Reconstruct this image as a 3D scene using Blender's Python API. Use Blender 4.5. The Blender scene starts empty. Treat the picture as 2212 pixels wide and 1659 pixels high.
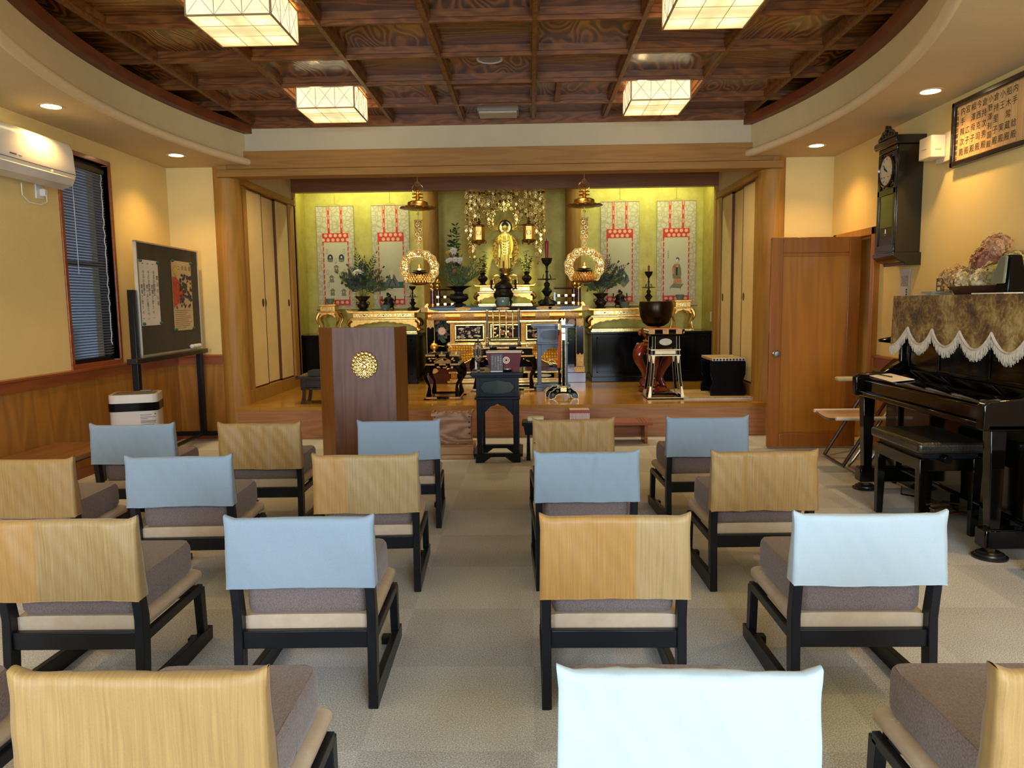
import bpy, math, random
from mathutils import Vector, Matrix
R=math.radians; PI=math.pi
sc=bpy.context.scene; COL=sc.collection
# ---------------- camera ----------------
F_PX=1610.0; PITCH=R(6.17); YAW=R(1.46); ROLL=0.0125
fw=Vector((-math.sin(YAW)*math.cos(PITCH), math.cos(YAW)*math.cos(PITCH), -math.sin(PITCH)))
r0=Vector((math.cos(YAW),math.sin(YAW),0)); u0=r0.cross(fw)
rr=r0*math.cos(ROLL)-u0*math.sin(ROLL); uu=r0*math.sin(ROLL)+u0*math.cos(ROLL)
cd=bpy.data.cameras.new('camera'); cam=bpy.data.objects.new('camera',cd); COL.objects.link(cam)
m=Matrix((( rr.x,uu.x,-fw.x,0),(rr.y,uu.y,-fw.y,0),(rr.z,uu.z,-fw.z,1.27),(0,0,0,1)))
cam.matrix_world=m
cd.sensor_width=36; cd.lens=F_PX/2212*36; cd.clip_start=.05; cd.clip_end=100
sc.camera=cam
sc.view_settings.view_transform='Standard'; sc.view_settings.look='None'
sc.view_settings.exposure=0.0; sc.view_settings.gamma=1; sc.view_settings.use_curve_mapping=False
sc.cycles.max_bounces=8; sc.cycles.diffuse_bounces=4; sc.cycles.glossy_bounces=4; sc.cycles.sample_clamp_indirect=6
sc.cycles.use_denoising=True
# ---------------- world ----------------
w=bpy.data.worlds.new('world'); sc.world=w; w.use_nodes=True
bg=w.node_tree.nodes['Background']; bg.inputs[0].default_value=(.55,.68,.95,1); bg.inputs[1].default_value=.30
# ---------------- lights ----------------
def light(name,kind,loc,energy,color,rot=(0,0,0),size=None,size_y=None,spot=None,blend=.5,radius=None):
    l=bpy.data.lights.new(name,kind); l.energy=energy; l.color=color
    if kind=='AREA':
        l.shape='RECTANGLE'; l.size=size; l.size_y=size_y or size
    if kind=='SPOT': l.spot_size=spot; l.spot_blend=blend
    if radius is not None: l.shadow_soft_size=radius
    o=bpy.data.objects.new(name,l); COL.objects.link(o); o.location=loc; o.rotation_euler=rot; return o
WARM=(1.0,.60,.20); LAMP=(1.0,.66,.28); DAY=(.70,.84,1.0)
# daylight through the windows of the rear wall (behind the camera)
light('daylight_left','AREA',(-1.85,-1.32,1.45),165,DAY,(R(90),0,0),1.7,1.7)
light('daylight_right','AREA',(1.25,-1.32,1.45),195,DAY,(R(90),0,0),1.7,1.7)
# recessed downlights
for x,y in ((-3.07,4.89),(-3.02,6.49),(2.54,4.94),(2.44,6.56),(-3.07,3.2),(2.54,3.2),(-3.0,1.4),(2.5,1.4)):
    light('downlight_lamp','SPOT',(x,y,2.555),46,WARM,(0,0,0),spot=R(118),blend=.9,radius=.035)
# strip lights over the two scroll alcoves, hidden behind the lintel
for x in (-2.1,1.42):
    light('alcove_strip','AREA',(x,9.18,2.80),10,(.92,1,.42),(R(24),0,0),1.3,.06)
light('statue_spot','SPOT',(-.31,9.16,2.72),90,(.95,1,.35),(R(36),0,0),spot=R(46),blend=.6,radius=.03)
for x in (-2.1,-.9,.3,1.5):
    light('stage_fill_spot','SPOT',(x,7.5,2.89),62,(1,.78,.44),(R(4),0,0),spot=R(125),blend=.9,radius=.04)  # unseen fill lamps added behind the beam to warm the stage
for x,y in ((-1.575,4.31),(.99,4.19),(-1.575,6.19),(1.01,6.14)):   # bulbs inside the paper lanterns
    for d in (-.12,.12): light('lantern_bulb','POINT',(x+d,y+d*.6,2.90),19,LAMP,radius=.035)
light('altar_spot_left','SPOT',(-1.5,7.35,2.36),45,(1,.84,.55),(R(32),0,R(-35)),spot=R(70),blend=.8,radius=.04)
light('altar_spot_right','SPOT',(.9,7.35,2.36),45,(1,.84,.55),(R(32),0,R(35)),spot=R(70),blend=.8,radius=.04)

# ---------------- materials ----------------
MATS={}
def _nt(name):
    m=bpy.data.materials.new(name); m.use_nodes=True; nt=m.node_tree
    return m,nt,nt.nodes['Principled BSDF']
def L(nt,a,b): nt.links.new(a,b)
def coords(nt,scale=(1,1,1),src='Object'):
    tc=nt.nodes.new('ShaderNodeTexCoord'); mp=nt.nodes.new('ShaderNodeMapping'); mp.inputs['Scale'].default_value=scale
    L(nt,tc.outputs[src],mp.inputs[0]); return mp.outputs[0]
def noise(nt,vec,scale=5,detail=3,rough=.5,dist=0):
    n=nt.nodes.new('ShaderNodeTexNoise'); n.inputs['Scale'].default_value=scale; n.inputs['Detail'].default_value=detail
    n.inputs['Roughness'].default_value=rough; n.inputs['Distortion'].default_value=dist
    if vec is not None: L(nt,vec,n.inputs['Vector'])
    return n
def ramp(nt,fac,stops):
    r=nt.nodes.new('ShaderNodeValToRGB'); e=r.color_ramp.elements
    while len(e)<len(stops): e.new(.5)
    for i,(p,c) in enumerate(stops): e[i].position=p; e[i].color=(*c,1)
    L(nt,fac,r.inputs[0]); return r.outputs[0]
def bump(nt,bs,h,strength=.3,dist=.01):
    b=nt.nodes.new('ShaderNodeBump'); b.inputs['Strength'].default_value=strength; b.inputs['Distance'].default_value=dist
    L(nt,h,b.inputs['Height']); L(nt,b.outputs[0],bs.inputs['Normal'])
def mat(name,c,rough=.5,metal=0,coat=0,var=.12,vs=6,bs=0,bscale=60,stretch=(1,1,1),emis=None,es=0,alpha=None,spec=None,sheen=0):
    if name in MATS: return MATS[name]
    m,nt,b=_nt(name); MATS[name]=m
    c=tuple(c); lo=tuple(max(0,x*(1-var)) for x in c); hi=tuple(min(1,x*(1+var)) for x in c)
    v=coords(nt,stretch); n=noise(nt,v,vs,4)
    L(nt,ramp(nt,n.outputs[0],[(.3,lo),(.7,hi)]),b.inputs['Base Color'])
    b.inputs['Roughness'].default_value=rough; b.inputs['Metallic'].default_value=metal
    if coat: b.inputs['Coat Weight'].default_value=coat; b.inputs['Coat Roughness'].default_value=.05
    if spec is not None: b.inputs['Specular IOR Level'].default_value=spec
    if sheen: b.inputs['Sheen Weight'].default_value=sheen
    if bs: bump(nt,b,noise(nt,v,bscale,3).outputs[0],bs)
    if emis: b.inputs['Emission Color'].default_value=(*emis,1); b.inputs['Emission Strength'].default_value=es
    if alpha is not None: b.inputs['Alpha'].default_value=alpha
    return m
def math_node(nt,op,a,bv=None):
    n=nt.nodes.new('ShaderNodeMath'); n.operation=op
    if hasattr(a,'links'): L(nt,a,n.inputs[0])
    else: n.inputs[0].default_value=a
    if bv is not None:
        if hasattr(bv,'links'): L(nt,bv,n.inputs[1])
        else: n.inputs[1].default_value=bv
    return n.outputs[0]
def wood(name,c1,c2,stretch=(1,1,.08),rings=9,scale=2.2,rough=.4,coat=0,bs=.05,island=False,contrast=.5,spec=None):
    """contour grain: sine of a stretched noise field"""
    if name in MATS: return MATS[name]
    m,nt,b=_nt(name); MATS[name]=m
    v=coords(nt,stretch)
    n=nt.nodes.new('ShaderNodeTexNoise'); n.noise_dimensions='4D'; n.inputs['Scale'].default_value=scale; n.inputs['Detail'].default_value=1.6; n.inputs['Roughness'].default_value=.4
    L(nt,v,n.inputs['Vector'])
    if island:
        g=nt.nodes.new('ShaderNodeNewGeometry'); L(nt,math_node(nt,'MULTIPLY',g.outputs['Random Per Island'],37.0),n.inputs['W'])
    s=math_node(nt,'SINE',math_node(nt,'MULTIPLY',n.outputs[0],rings*2*PI))
    s=math_node(nt,'ADD',math_node(nt,'MULTIPLY',s,contrast),.5)
    fine=noise(nt,v,scale*26,3,.6)
    mix=math_node(nt,'ADD',math_node(nt,'MULTIPLY',s,.7),math_node(nt,'MULTIPLY',fine.outputs[0],.3))
    L(nt,ramp(nt,mix,[(.12,c1),(.85,c2)]),b.inputs['Base Color'])
    b.inputs['Roughness'].default_value=rough
    if coat: b.inputs['Coat Weight'].default_value=coat; b.inputs['Coat Roughness'].default_value=.12
    if spec is not None: b.inputs['Specular IOR Level'].default_value=spec
    if bs: bump(nt,b,mix,bs,.004)
    return m
def emit(name,c,s):
    if name in MATS: return MATS[name]
    m,nt,b=_nt(name); MATS[name]=m
    b.inputs['Base Color'].default_value=(*c,1); b.inputs['Emission Color'].default_value=(*c,1); b.inputs['Emission Strength'].default_value=s
    return m
def fabric(name,c1,c2,stripes=0,weave=500,rough=.75,sheen=.2,bs=.25,two=None,wscale=(1,1,1)):
    """woven cloth; stripes = fine vertical slubs; two=(x,colour1,colour2) a differently dyed part right of x"""
    if name in MATS: return MATS[name]
    m,nt,b=_nt(name); MATS[name]=m
    v=coords(nt,wscale); n=noise(nt,v,weave,2,.6)
    if stripes:
        v2=coords(nt,(1,0,.02)); s=noise(nt,v2,stripes,3,.7); f=math_node(nt,'ADD',math_node(nt,'MULTIPLY',s.outputs[0],.75),math_node(nt,'MULTIPLY',n.outputs[0],.25))
    else: f=n.outputs[0]
    col=ramp(nt,f,[(.33,c1),(.66,c2)])
    if two:
        tc=nt.nodes.new('ShaderNodeTexCoord'); sp=nt.nodes.new('ShaderNodeSeparateXYZ'); L(nt,tc.outputs['Object'],sp.inputs[0])
        g=math_node(nt,'GREATER_THAN',sp.outputs[0],two[0]); mx=nt.nodes.new('ShaderNodeMix'); mx.data_type='RGBA'
        L(nt,g,mx.inputs[0]); L(nt,col,mx.inputs[6]); L(nt,ramp(nt,f,[(.33,two[1]),(.66,two[2])]),mx.inputs[7]); col=mx.outputs[2]
    L(nt,col,b.inputs['Base Color']); b.inputs['Roughness'].default_value=rough
    b.inputs['Sheen Weight'].default_value=sheen
    bump(nt,b,f,bs,.002)
    return m

# ---------------- mesh builder ----------------
class MB:
    def __init__(s): s.v=[]; s.f=[]; s.m=[]; s.k=0
    def _a(s,vs,fs):
        o=len(s.v); s.v+= [tuple(p) for p in vs]; s.f+=[tuple(i+o for i in f) for f in fs]; s.m+=[s.k]*len(fs); return o
    def mi(s,k): s.k=k; return s
    def box(s,x0,y0,z0,x1,y1,z1):
        if x0>x1:x0,x1=x1,x0
        if y0>y1:y0,y1=y1,y0
        if z0>z1:z0,z1=z1,z0
        s._a([(x0,y0,z0),(x1,y0,z0),(x1,y1,z0),(x0,y1,z0),(x0,y0,z1),(x1,y0,z1),(x1,y1,z1),(x0,y1,z1)],
             [(0,3,2,1),(4,5,6,7),(0,1,5,4),(1,2,6,5),(2,3,7,6),(3,0,4,7)]); return s
    def hexa(s,b,t):
        """8 corners: bottom 4 ccw, top 4 ccw"""
        s._a(list(b)+list(t),[(0,3,2,1),(4,5,6,7),(0,1,5,4),(1,2,6,5),(2,3,7,6),(3,0,4,7)]); return s
    def bar(s,a,b,wx,wy,wx2=None,wy2=None):
        """roughly vertical/any bar from a to b with horizontal section wx*wy"""
        wx2=wx if wx2 is None else wx2; wy2=wy if wy2 is None else wy2
        q=lambda p,x,y:[(p[0]-x/2,p[1]-y/2,p[2]),(p[0]+x/2,p[1]-y/2,p[2]),(p[0]+x/2,p[1]+y/2,p[2]),(p[0]-x/2,p[1]+y/2,p[2])]
        return s.hexa(q(a,wx,wy),q(b,wx2,wy2))
    def prism(s,poly,ax,a,b):
        n=len(poly)
        area=sum(poly[i][0]*poly[(i+1)%n][1]-poly[(i+1)%n][0]*poly[i][1] for i in range(n))
        if area<0: poly=poly[::-1]
        def P(p,t):
            return {'x':(t,p[0],p[1]),'y':(p[0],t,p[1]),'z':(p[0],p[1],t)}[ax]
        A,B=(a,b)
        vs=[P(p,A) for p in poly]+[P(p,B) for p in poly]
        fs=[tuple(range(n))[::-1],tuple(range(n,2*n))]+[(i,(i+1)%n,(i+1)%n+n,i+n) for i in range(n)]
        flip=(ax=='y')!=(A>B)
        if flip: fs=[f[::-1] for f in fs]
        s._a(vs,fs); return s
    def lathe(s,prof,c=(0,0,0),n=24,mat=None,sx=1,sy=1):
        vs=[];fs=[];rows=[]
        for r,z in prof:
            if r<1e-6: rows.append([len(vs)]); vs.append((0,0,z))
            else:
                rows.append(list(range(len(vs),len(vs)+n)))
                vs+=[(r*sx*math.cos(2*PI*i/n),r*sy*math.sin(2*PI*i/n),z) for i in range(n)]
        for a,b in zip(rows,rows[1:]):
            for i in range(n):
                j=(i+1)%n
                if len(a)==1 and len(b)==1: break
                if len(a)==1: fs.append((a[0],b[j],b[i]))
                elif len(b)==1: fs.append((a[i],a[j],b[0]))
                else: fs.append((a[i],a[j],b[j],b[i]))
        # close ends
        if len(rows[0])>1: fs.append(tuple(rows[0][::-1]))
        if len(rows[-1])>1: fs.append(tuple(rows[-1]))
        if prof[0][1]>prof[-1][1]: fs=[f[::-1] for f in fs]
        if mat is not None: vs=[tuple(mat@Vector(p)) for p in vs]
        vs=[(p[0]+c[0],p[1]+c[1],p[2]+c[2]) for p in vs]
        s._a(vs,fs); return s
    def cyl(s,c,r,h,n=20,r2=None): return s.lathe([(r,0),(r2 if r2 is not None else r,h)],c,n)
    def disc_y(s,c,r,t,n=24,sx=1,sz=1):
        """cylinder with axis along y"""
        return s.lathe([(r,-t/2),(r,t/2)],c,n,Matrix.Rotation(R(90),3,'X')@Matrix.Diagonal((sx,sz,1)))
    def sph(s,c,r,n=10,sx=1,sy=1,sz=1,mat=None):
        k=max(4,n//2+1); pr=[(r*math.sin(PI*i/k),-r*math.cos(PI*i/k)) for i in range(k+1)]
        pr[0]=(0,-r); pr[-1]=(0,r)
        M=Matrix.Diagonal((sx,sy,sz))
        if mat is not None: M=mat@M
        return s.lathe(pr,c,n,M)
    def tube(s,pts,r,n=8,closed=False,flat=1):
        pts=[Vector(p) for p in pts]; N=len(pts); rs=r if isinstance(r,(list,tuple)) else [r]*N
        vs=[];fs=[]; up=None
        for i,p in enumerate(pts):
            if closed: t=(pts[(i+1)%N]-pts[i-1])
            else: t=pts[min(i+1,N-1)]-pts[max(i-1,0)]
            t=t.normalized() if t.length>1e-9 else Vector((0,0,1))
            if up is None:
                up=Vector((0,0,1)) if abs(t.z)<.9 else Vector((0,1,0))
            a=t.cross(up)
            if a.length<1e-6: a=t.cross(Vector((1,0,0)))
            a.normalize(); b=a.cross(t).normalized(); up=b
            for k in range(n):
                an=2*PI*k/n; q=p+(a*math.cos(an)*flat+b*math.sin(an))*rs[i]; vs.append(tuple(q))
        for i in range(N if closed else N-1):
            j=(i+1)%N
            for k in range(n):
                l=(k+1)%n; fs.append((i*n+k,j*n+k,j*n+l,i*n+l))
        if not closed: fs+= [tuple(range(n)),tuple(range((N-1)*n,N*n))[::-1]]
        fs=[f[::-1] for f in fs]
        s._a(vs,fs); return s
    def torus(s,c,R0,r,n=24,k=8,axis='z'):
        P=[]
        for i in range(n):
            a=2*PI*i/n; x,y=R0*math.cos(a),R0*math.sin(a)
            P.append({'z':(c[0]+x,c[1]+y,c[2]),'y':(c[0]+x,c[1],c[2]+y),'x':(c[0],c[1]+x,c[2]+y)}[axis])
        return s.tube(P,r,k,True)
    def poly(s,pts): s._a(pts,[tuple(range(len(pts)))]); return s
    def grid(s,fn,nu,nv,close=False):
        vs=[fn(i/nu,j/nv) for j in range(nv+1) for i in range(nu+1)]
        fs=[(j*(nu+1)+i,j*(nu+1)+i+1,(j+1)*(nu+1)+i+1,(j+1)*(nu+1)+i) for j in range(nv) for i in range(nu)]
        s._a(vs,fs); return s
    def leaf(s,base,d,nrm,l,w,bend=.2,fold=.15):
        d=Vector(d).normalized(); nn=Vector(nrm); side=d.cross(nn)
        if side.length<1e-4: side=d.cross(Vector((1,.1,0)))
        side.normalize(); nn=side.cross(d).normalized(); b=Vector(base)
        pts=[b]; 
        m1=b+d*l*.35-nn*bend*l*.1; m2=b+d*l*.7-nn*bend*l*.4; tip=b+d*l-nn*bend*l
        vs=[b,m1+side*w/2+nn*fold*w,m1,m1-side*w/2+nn*fold*w,m2+side*w*.36+nn*fold*w,m2,m2-side*w*.36+nn*fold*w,tip]
        s._a(vs,[(0,1,2),(0,2,3),(1,4,5,2),(2,5,6,3),(4,7,5),(5,7,6)]); return s
    def text(s,body,org,size,ax=(1,0,0),az=(0,0,1),depth=0,align='CENTER',sx=1):
        """horizontal text with its baseline start/centre at org, in the plane ax/az"""
        for V,Fs,in (glyph(body,align),):
            ax=Vector(ax);az=Vector(az);o=Vector(org)
            s._a([tuple(o+ax*(p[0]*size*sx)+az*(p[1]*size)) for p in V],Fs)
        return s
    def vtext(s,chars,org,size,step,ax=(1,0,0),az=(0,0,1),jit=0):
        o=Vector(org);az=Vector(az);axv=Vector(ax)
        for i,ch in enumerate(chars):
            if ch in ' \u3000': continue
            if ch=='、': s.text('、',o-az*(step*i-step*.45)+axv*size*.05,size,ax,az,align='CENTER'); continue
            s.text(ch,o-az*(step*i+size*.8)+axv*(random.uniform(-jit,jit)*size),size,ax,az)
        return s
    def xf(s,M,start=0):
        for i in range(start,len(s.v)): s.v[i]=tuple(M@Vector(s.v[i]))
        return s
    def build(s,name,mats,parent=None,bevel=0,seg=2,smooth=38,label=None,category=None,group=None,kind=None,subsurf=0):
        if not isinstance(mats,(list,tuple)): mats=[mats]
        me=bpy.data.meshes.new(name)
        if parent is not None:
            root=parent
            while root.parent: root=root.parent
            Mi=root.matrix_basis.inverted(); vs=[tuple(Mi@Vector(p)) for p in s.v]; o_loc=None
        else:
            xs=[p[0] for p in s.v];ys=[p[1] for p in s.v];zs=[p[2] for p in s.v]
            o_loc=Vector(((min(xs)+max(xs))/2,(min(ys)+max(ys))/2,min(zs)))
            if kind=='structure': o_loc=Vector((0,0,0))
            vs=[tuple(Vector(p)-o_loc) for p in s.v]
        me.from_pydata(vs,[],s.f)
        for mm in mats: me.materials.append(mm)
        me.polygons.foreach_set('material_index',s.m)
        if smooth:
            me.polygons.foreach_set('use_smooth',[True]*len(me.polygons)); me.set_sharp_from_angle(angle=R(smooth))
        me.update()
        o=bpy.data.objects.new(name,me); COL.objects.link(o)
        if parent is not None: o.parent=parent
        else: o.location=o_loc
        if bevel:
            b=o.modifiers.new('bevel','BEVEL'); b.width=bevel; b.segments=seg; b.limit_method='ANGLE'; b.angle_limit=R(35)
        if subsurf:
            b=o.modifiers.new('sub','SUBSURF'); b.levels=subsurf; b.render_levels=subsurf
        tag(o,label,category,group,kind); return o
GL={}
def glyph(body,align='CENTER'):
    k=(body,align)
    if k not in GL:
        c=bpy.data.curves.new('t','FONT'); c.body=body; c.resolution_u=2; c.align_x=align
        o=bpy.data.objects.new('t',c); me=bpy.data.meshes.new_from_object(o)
        GL[k]=([tuple(v.co) for v in me.vertices],[tuple(p.vertices) for p in me.polygons])
        bpy.data.objects.remove(o); bpy.data.curves.remove(c); bpy.data.meshes.remove(me)
    return GL[k]
def tag(o,label=None,category=None,group=None,kind=None):
    if label: o['label']=label
    if category: o['category']=category
    if group: o['group']=group
    if kind: o['kind']=kind
    return o
def thing(name,label,category,loc=(0,0,0),rotz=0,group=None):
    o=bpy.data.objects.new(name,None); COL.objects.link(o); o.empty_display_size=.1
    o.location=loc; o.rotation_euler=(0,0,rotz); o.matrix_basis  # evaluated lazily
    tag(o,label,category,group); return o
def struct(mb,name,mats,**k): return mb.build(name,mats,kind='structure',**k)
def copy_tree(o,parent=None):
    c=o.copy(); COL.objects.link(c)
    if parent is not None: c.parent=parent
    for ch in [x for x in bpy.data.objects if x.parent==o]: copy_tree(ch,c)
    return c
def arc(cx,cz,rx,rz,a0,a1,n): return [(cx+rx*math.cos(R(a0+(a1-a0)*i/n)),cz+rz*math.sin(R(a0+(a1-a0)*i/n))) for i in range(n+1)]

# shared materials
wallM=mat('wallpaper_cream',(.80,.61,.245),.85,var=.03,vs=3,bs=.25,bscale=260)
soffM=mat('soffit_plaster',(.57,.45,.24),.8,var=.04,vs=2,bs=.1,bscale=30)
bandM=mat('band_plaster',(.56,.47,.27),.8,var=.03,bs=.1,bscale=90)
hinoki=wood('light_timber',(.33,.155,.020),(.43,.215,.035),(6,6,.5),rings=5,rough=.6,contrast=.3)
hinokiH=wood('light_timber_beam',(.25,.115,.016),(.34,.165,.026),(.5,6,6),rings=5,rough=.6,contrast=.3)
redwoodH=wood('red_brown_rail',(.24,.055,.014),(.34,.09,.022),(5,.4,5),rings=5,rough=.35,contrast=.35,coat=.2)
redwoodX=wood('red_brown_rail_cross',(.24,.055,.014),(.34,.09,.022),(.4,5,5),rings=5,rough=.35,contrast=.35,coat=.2)
wains=wood('wainscot_veneer',(.29,.115,.013),(.42,.18,.026),(2.4,2.4,.35),rings=6,scale=2.4,rough=.4,contrast=.35,coat=.15)
doorwood=wood('door_timber',(.34,.118,.010),(.46,.17,.016),(4,4,.25),rings=5,rough=.33,contrast=.3,coat=.3)
black=mat('black_lacquer',(.003,.003,.003),.12,coat=0,var=.2,spec=.16)
chairblk=mat('black_frame_paint',(.006,.007,.010),.33,var=.2,spec=.3)
pianoblk=mat('piano_black',(.003,.0024,.0018),.07,coat=.15,var=.1,spec=.4)
gold=mat('gold_leaf',(.86,.50,.13),.3,1,var=.18,vs=25,bs=.2,bscale=120)
goldb=mat('gold_bright',(.95,.70,.28),.24,1,var=.15,vs=40,bs=.15,bscale=90)
goldc=mat('gold_carved',(.80,.50,.16),.32,1,var=.35,vs=60,bs=.9,bscale=70)
brass=mat('aged_brass',(.46,.27,.10),.3,1,var=.35,vs=25)
bronze=mat('dark_bronze',(.028,.022,.018),.35,.6,var=.5,vs=20,bs=.3,bscale=60)
celadon=mat('celadon_glaze',(.10,.18,.16),.2,coat=.5,var=.15)
red=mat('vermilion_brocade',(.62,.045,.03),.6,var=.2,vs=30)
candlered=mat('red_wax',(.30,.012,.02),.35,var=.1)
maroon=mat('maroon_lacquer',(.07,.010,.012),.22,coat=.5,var=.2)
leafG=mat('dark_leaf_green',(.035,.075,.022),.5,var=.5,vs=30)
leafD=mat('deep_leaf_green',(.018,.040,.020),.45,var=.5,vs=30)
whitep=mat('white_plastic',(.72,.69,.62),.35,var=.03)
paper=mat('paper_white',(.80,.76,.68),.8,var=.04,bs=.1,bscale=20)
ink=mat('ink_black',(.02,.016,.015),.7)
steel=mat('tube_steel',(.55,.53,.5),.25,1,var=.05)
# ================= ROOM SHELL =================
XL,XR=-3.40,2.80; XC=-.30; YF=7.05; YB=-1.2; ZS=2.57; ZU=2.93; ZP=.31
# carpet: speckled loop pile laid as 50 cm tiles
def carpet_mat():
    m,nt,b=_nt('carpet'); MATS['carpet']=m
    v=coords(nt); n1=noise(nt,v,210,3,.75); n2=noise(nt,v,2.2,2)
    ck=nt.nodes.new('ShaderNodeTexChecker'); ck.inputs['Scale'].default_value=2; L(nt,v,ck.inputs['Vector'])
    ck.inputs[1].default_value=(.60,.60,.60,1); ck.inputs[2].default_value=(.48,.48,.48,1)
    f=math_node(nt,'ADD',math_node(nt,'MULTIPLY',n1.outputs[0],.84),math_node(nt,'MULTIPLY',n2.outputs[0],.10))
    f=math_node(nt,'ADD',math_node(nt,'ADD',f,.035),math_node(nt,'MULTIPLY',ck.outputs[1],.035))
    L(nt,ramp(nt,f,[(.36,(.22,.222,.22)),(.5,(.47,.473,.465)),(.65,(.79,.80,.79))]),b.inputs['Base Color'])
    b.inputs['Roughness'].default_value=.95; bump(nt,b,n1.outputs[0],.6,.004); return m
carpet=carpet_mat()
mb=MB(); mb.box(XL-.1,YB-.1,-.1,XR+.1,YF+.3,0); struct(mb,'floor',carpet,smooth=0)
# left wall with window hole (Y 5.455..6.08, Z .85..2.41)
mb=MB()
for a in ((XL-.18,YB,0,XL,5.455,ZS),(XL-.18,6.08,0,XL,YF+.25,ZS),(XL-.18,5.455,0,XL,6.08,.85),(XL-.18,5.455,2.41,XL,6.08,ZS)): mb.box(*a)
struct(mb,'wall_left',wallM,smooth=0)
# right wall with low door opening (Y 6.16..6.86, Z 0..1.79)
mb=MB()
for a in ((XR,YB,0,XR+.15,6.16,ZS),(XR,6.86,0,XR+.15,YF+.25,ZS),(XR,6.16,1.79,XR+.15,6.86,ZS)): mb.box(*a)
struct(mb,'wall_right',wallM,smooth=0)
mb=MB(); mb.box(XR+.9,6.0,0,XR+1.0,7.0,2.2); mb.box(XR+.15,6.0,0,XR+.9,6.1,2.2); mb.box(XR+.15,6.92,0,XR+.9,7.0,2.2); mb.box(XR+.15,6.0,2.1,XR+.9,7,2.2); mb.box(XR+.15,6.1,-.1,XR+.9,6.92,0)
struct(mb,'wall_passage',wallM,smooth=0)
# rear wall with two big windows
mb=MB()
for a in ((XL-.1,YB-.15,0,XR+.1,YB,.6),(XL-.1,YB-.15,2.3,XR+.1,YB,ZU+.2),(XL-.1,YB-.15,.6,-2.7,YB,2.3),(-1.0,YB-.15,.6,.4,YB,2.3),(2.1,YB-.15,.6,XR+.1,YB,2.3)): mb.box(*a)
struct(mb,'wall_rear',wallM,smooth=0)
mb=MB()
for x0,x1 in ((-2.7,-1.0),(.4,2.1)):
    for a in ((x0,.6,x1,.65),(x0,2.25,x1,2.3),(x0,.6,x0+.05,2.3),(x1-.05,.6,x1,2.3),((x0+x1)/2-.025,.6,(x0+x1)/2+.025,2.3)): mb.box(a[0],YB-.1,a[1],a[2],YB-.03,a[3])
struct(mb,'window_2',mat('bronze_aluminium',(.04,.03,.025),.4,.6),smooth=0)
# short walls either side of the stage opening
mb=MB(); mb.box(XL,YF+.03,0,-2.84,YF+.2,ZS); mb.box(2.27,YF+.03,0,XR,YF+.2,ZS); struct(mb,'wall_front',wallM,smooth=0)
# wainscot, rails, baseboards
mb=MB(); mb.box(XL,YB,.08,XL+.012,YF+.03,.735); struct(mb,'wall_left_wainscot',wains,smooth=0)
mb=MB(); mb.box(XL+.012,YF+.016,.08,-2.95,YF+.03,.735); mb.box(2.36,YF+.016,.08,XR,YF+.03,.735); struct(mb,'wall_front_wainscot',wains,smooth=0)
mb=MB(); mb.box(XR-.012,YB,.08,XR,6.10,.72); struct(mb,'wall_right_wainscot',wains,smooth=0)
def rail(y0,y1,x,sg): 
    mb.prism([(x,.725),(x+sg*.022,.725),(x+sg*.022,.795),(x+sg*.034,.80),(x+sg*.034,.815),(x,.82)],'y',y0,y1)
mb=MB(); rail(YB,YF+.03,XL,1); struct(mb,'trim_1',redwoodH,smooth=0)
mb=MB(); rail(YB,6.10,XR,-1); struct(mb,'trim_2',redwoodH,smooth=0)
mb=MB()
for x0,x1 in ((XL,-2.94),(2.35,XR)):
    mb.prism([(YF+.03,.725),(YF+.008,.725),(YF+.008,.795),(YF-.004,.80),(YF-.004,.815),(YF+.03,.82)],'x',x0,x1)
struct(mb,'trim_3',redwoodX,smooth=0)
mb=MB(); mb.box(XL,YB,0,XL+.018,YF+.03,.08); struct(mb,'baseboard_left',redwoodH,smooth=0)
mb=MB(); mb.box(XL+.018,YF+.012,0,-2.93,YF+.03,.08); mb.box(2.36,YF+.012,0,XR,YF+.03,.08); struct(mb,'baseboard_front',redwoodX,smooth=0)
mb=MB(); mb.box(XR-.018,YB,0,XR,6.10,.08); struct(mb,'baseboard_right',redwoodH,smooth=0)
# ---- window with casing, dark sash, glass ----
wf=MB(); C_=(5.455,6.08,.85,2.41)
for a in ((5.42,.81,6.115,.852),(5.42,2.41,6.115,2.445),(5.42,.852,5.455,2.41),(6.08,.852,6.115,2.41)): wf.box(XL-.12,a[0],a[1],XL+.012,a[2],a[3])
win=struct(wf,'window_1',redwoodH,smooth=0,bevel=.003)
alu=MATS['bronze_aluminium']
mb=MB()
for a in ((5.455,.852,6.08,.885),(5.455,2.37,6.08,2.41),(5.455,.885,5.482,2.37),(6.05,.885,6.08,2.37),(5.455,1.60,6.08,1.63)): mb.box(XL-.11,a[0],a[1],XL-.045,a[2],a[3])
mb.build('window_sash',alu,win)
gl,nt,b=_nt('window_glass'); b.inputs['Base Color'].default_value=(.75,.85,.95,1); b.inputs['Roughness'].default_value=.25; b.inputs['Transmission Weight'].default_value=1; b.inputs['IOR'].default_value=1.1
mb=MB(); mb.box(XL-.098,5.482,.885,XL-.094,6.05,2.37); mb.build('window_pane',gl,win)
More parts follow.
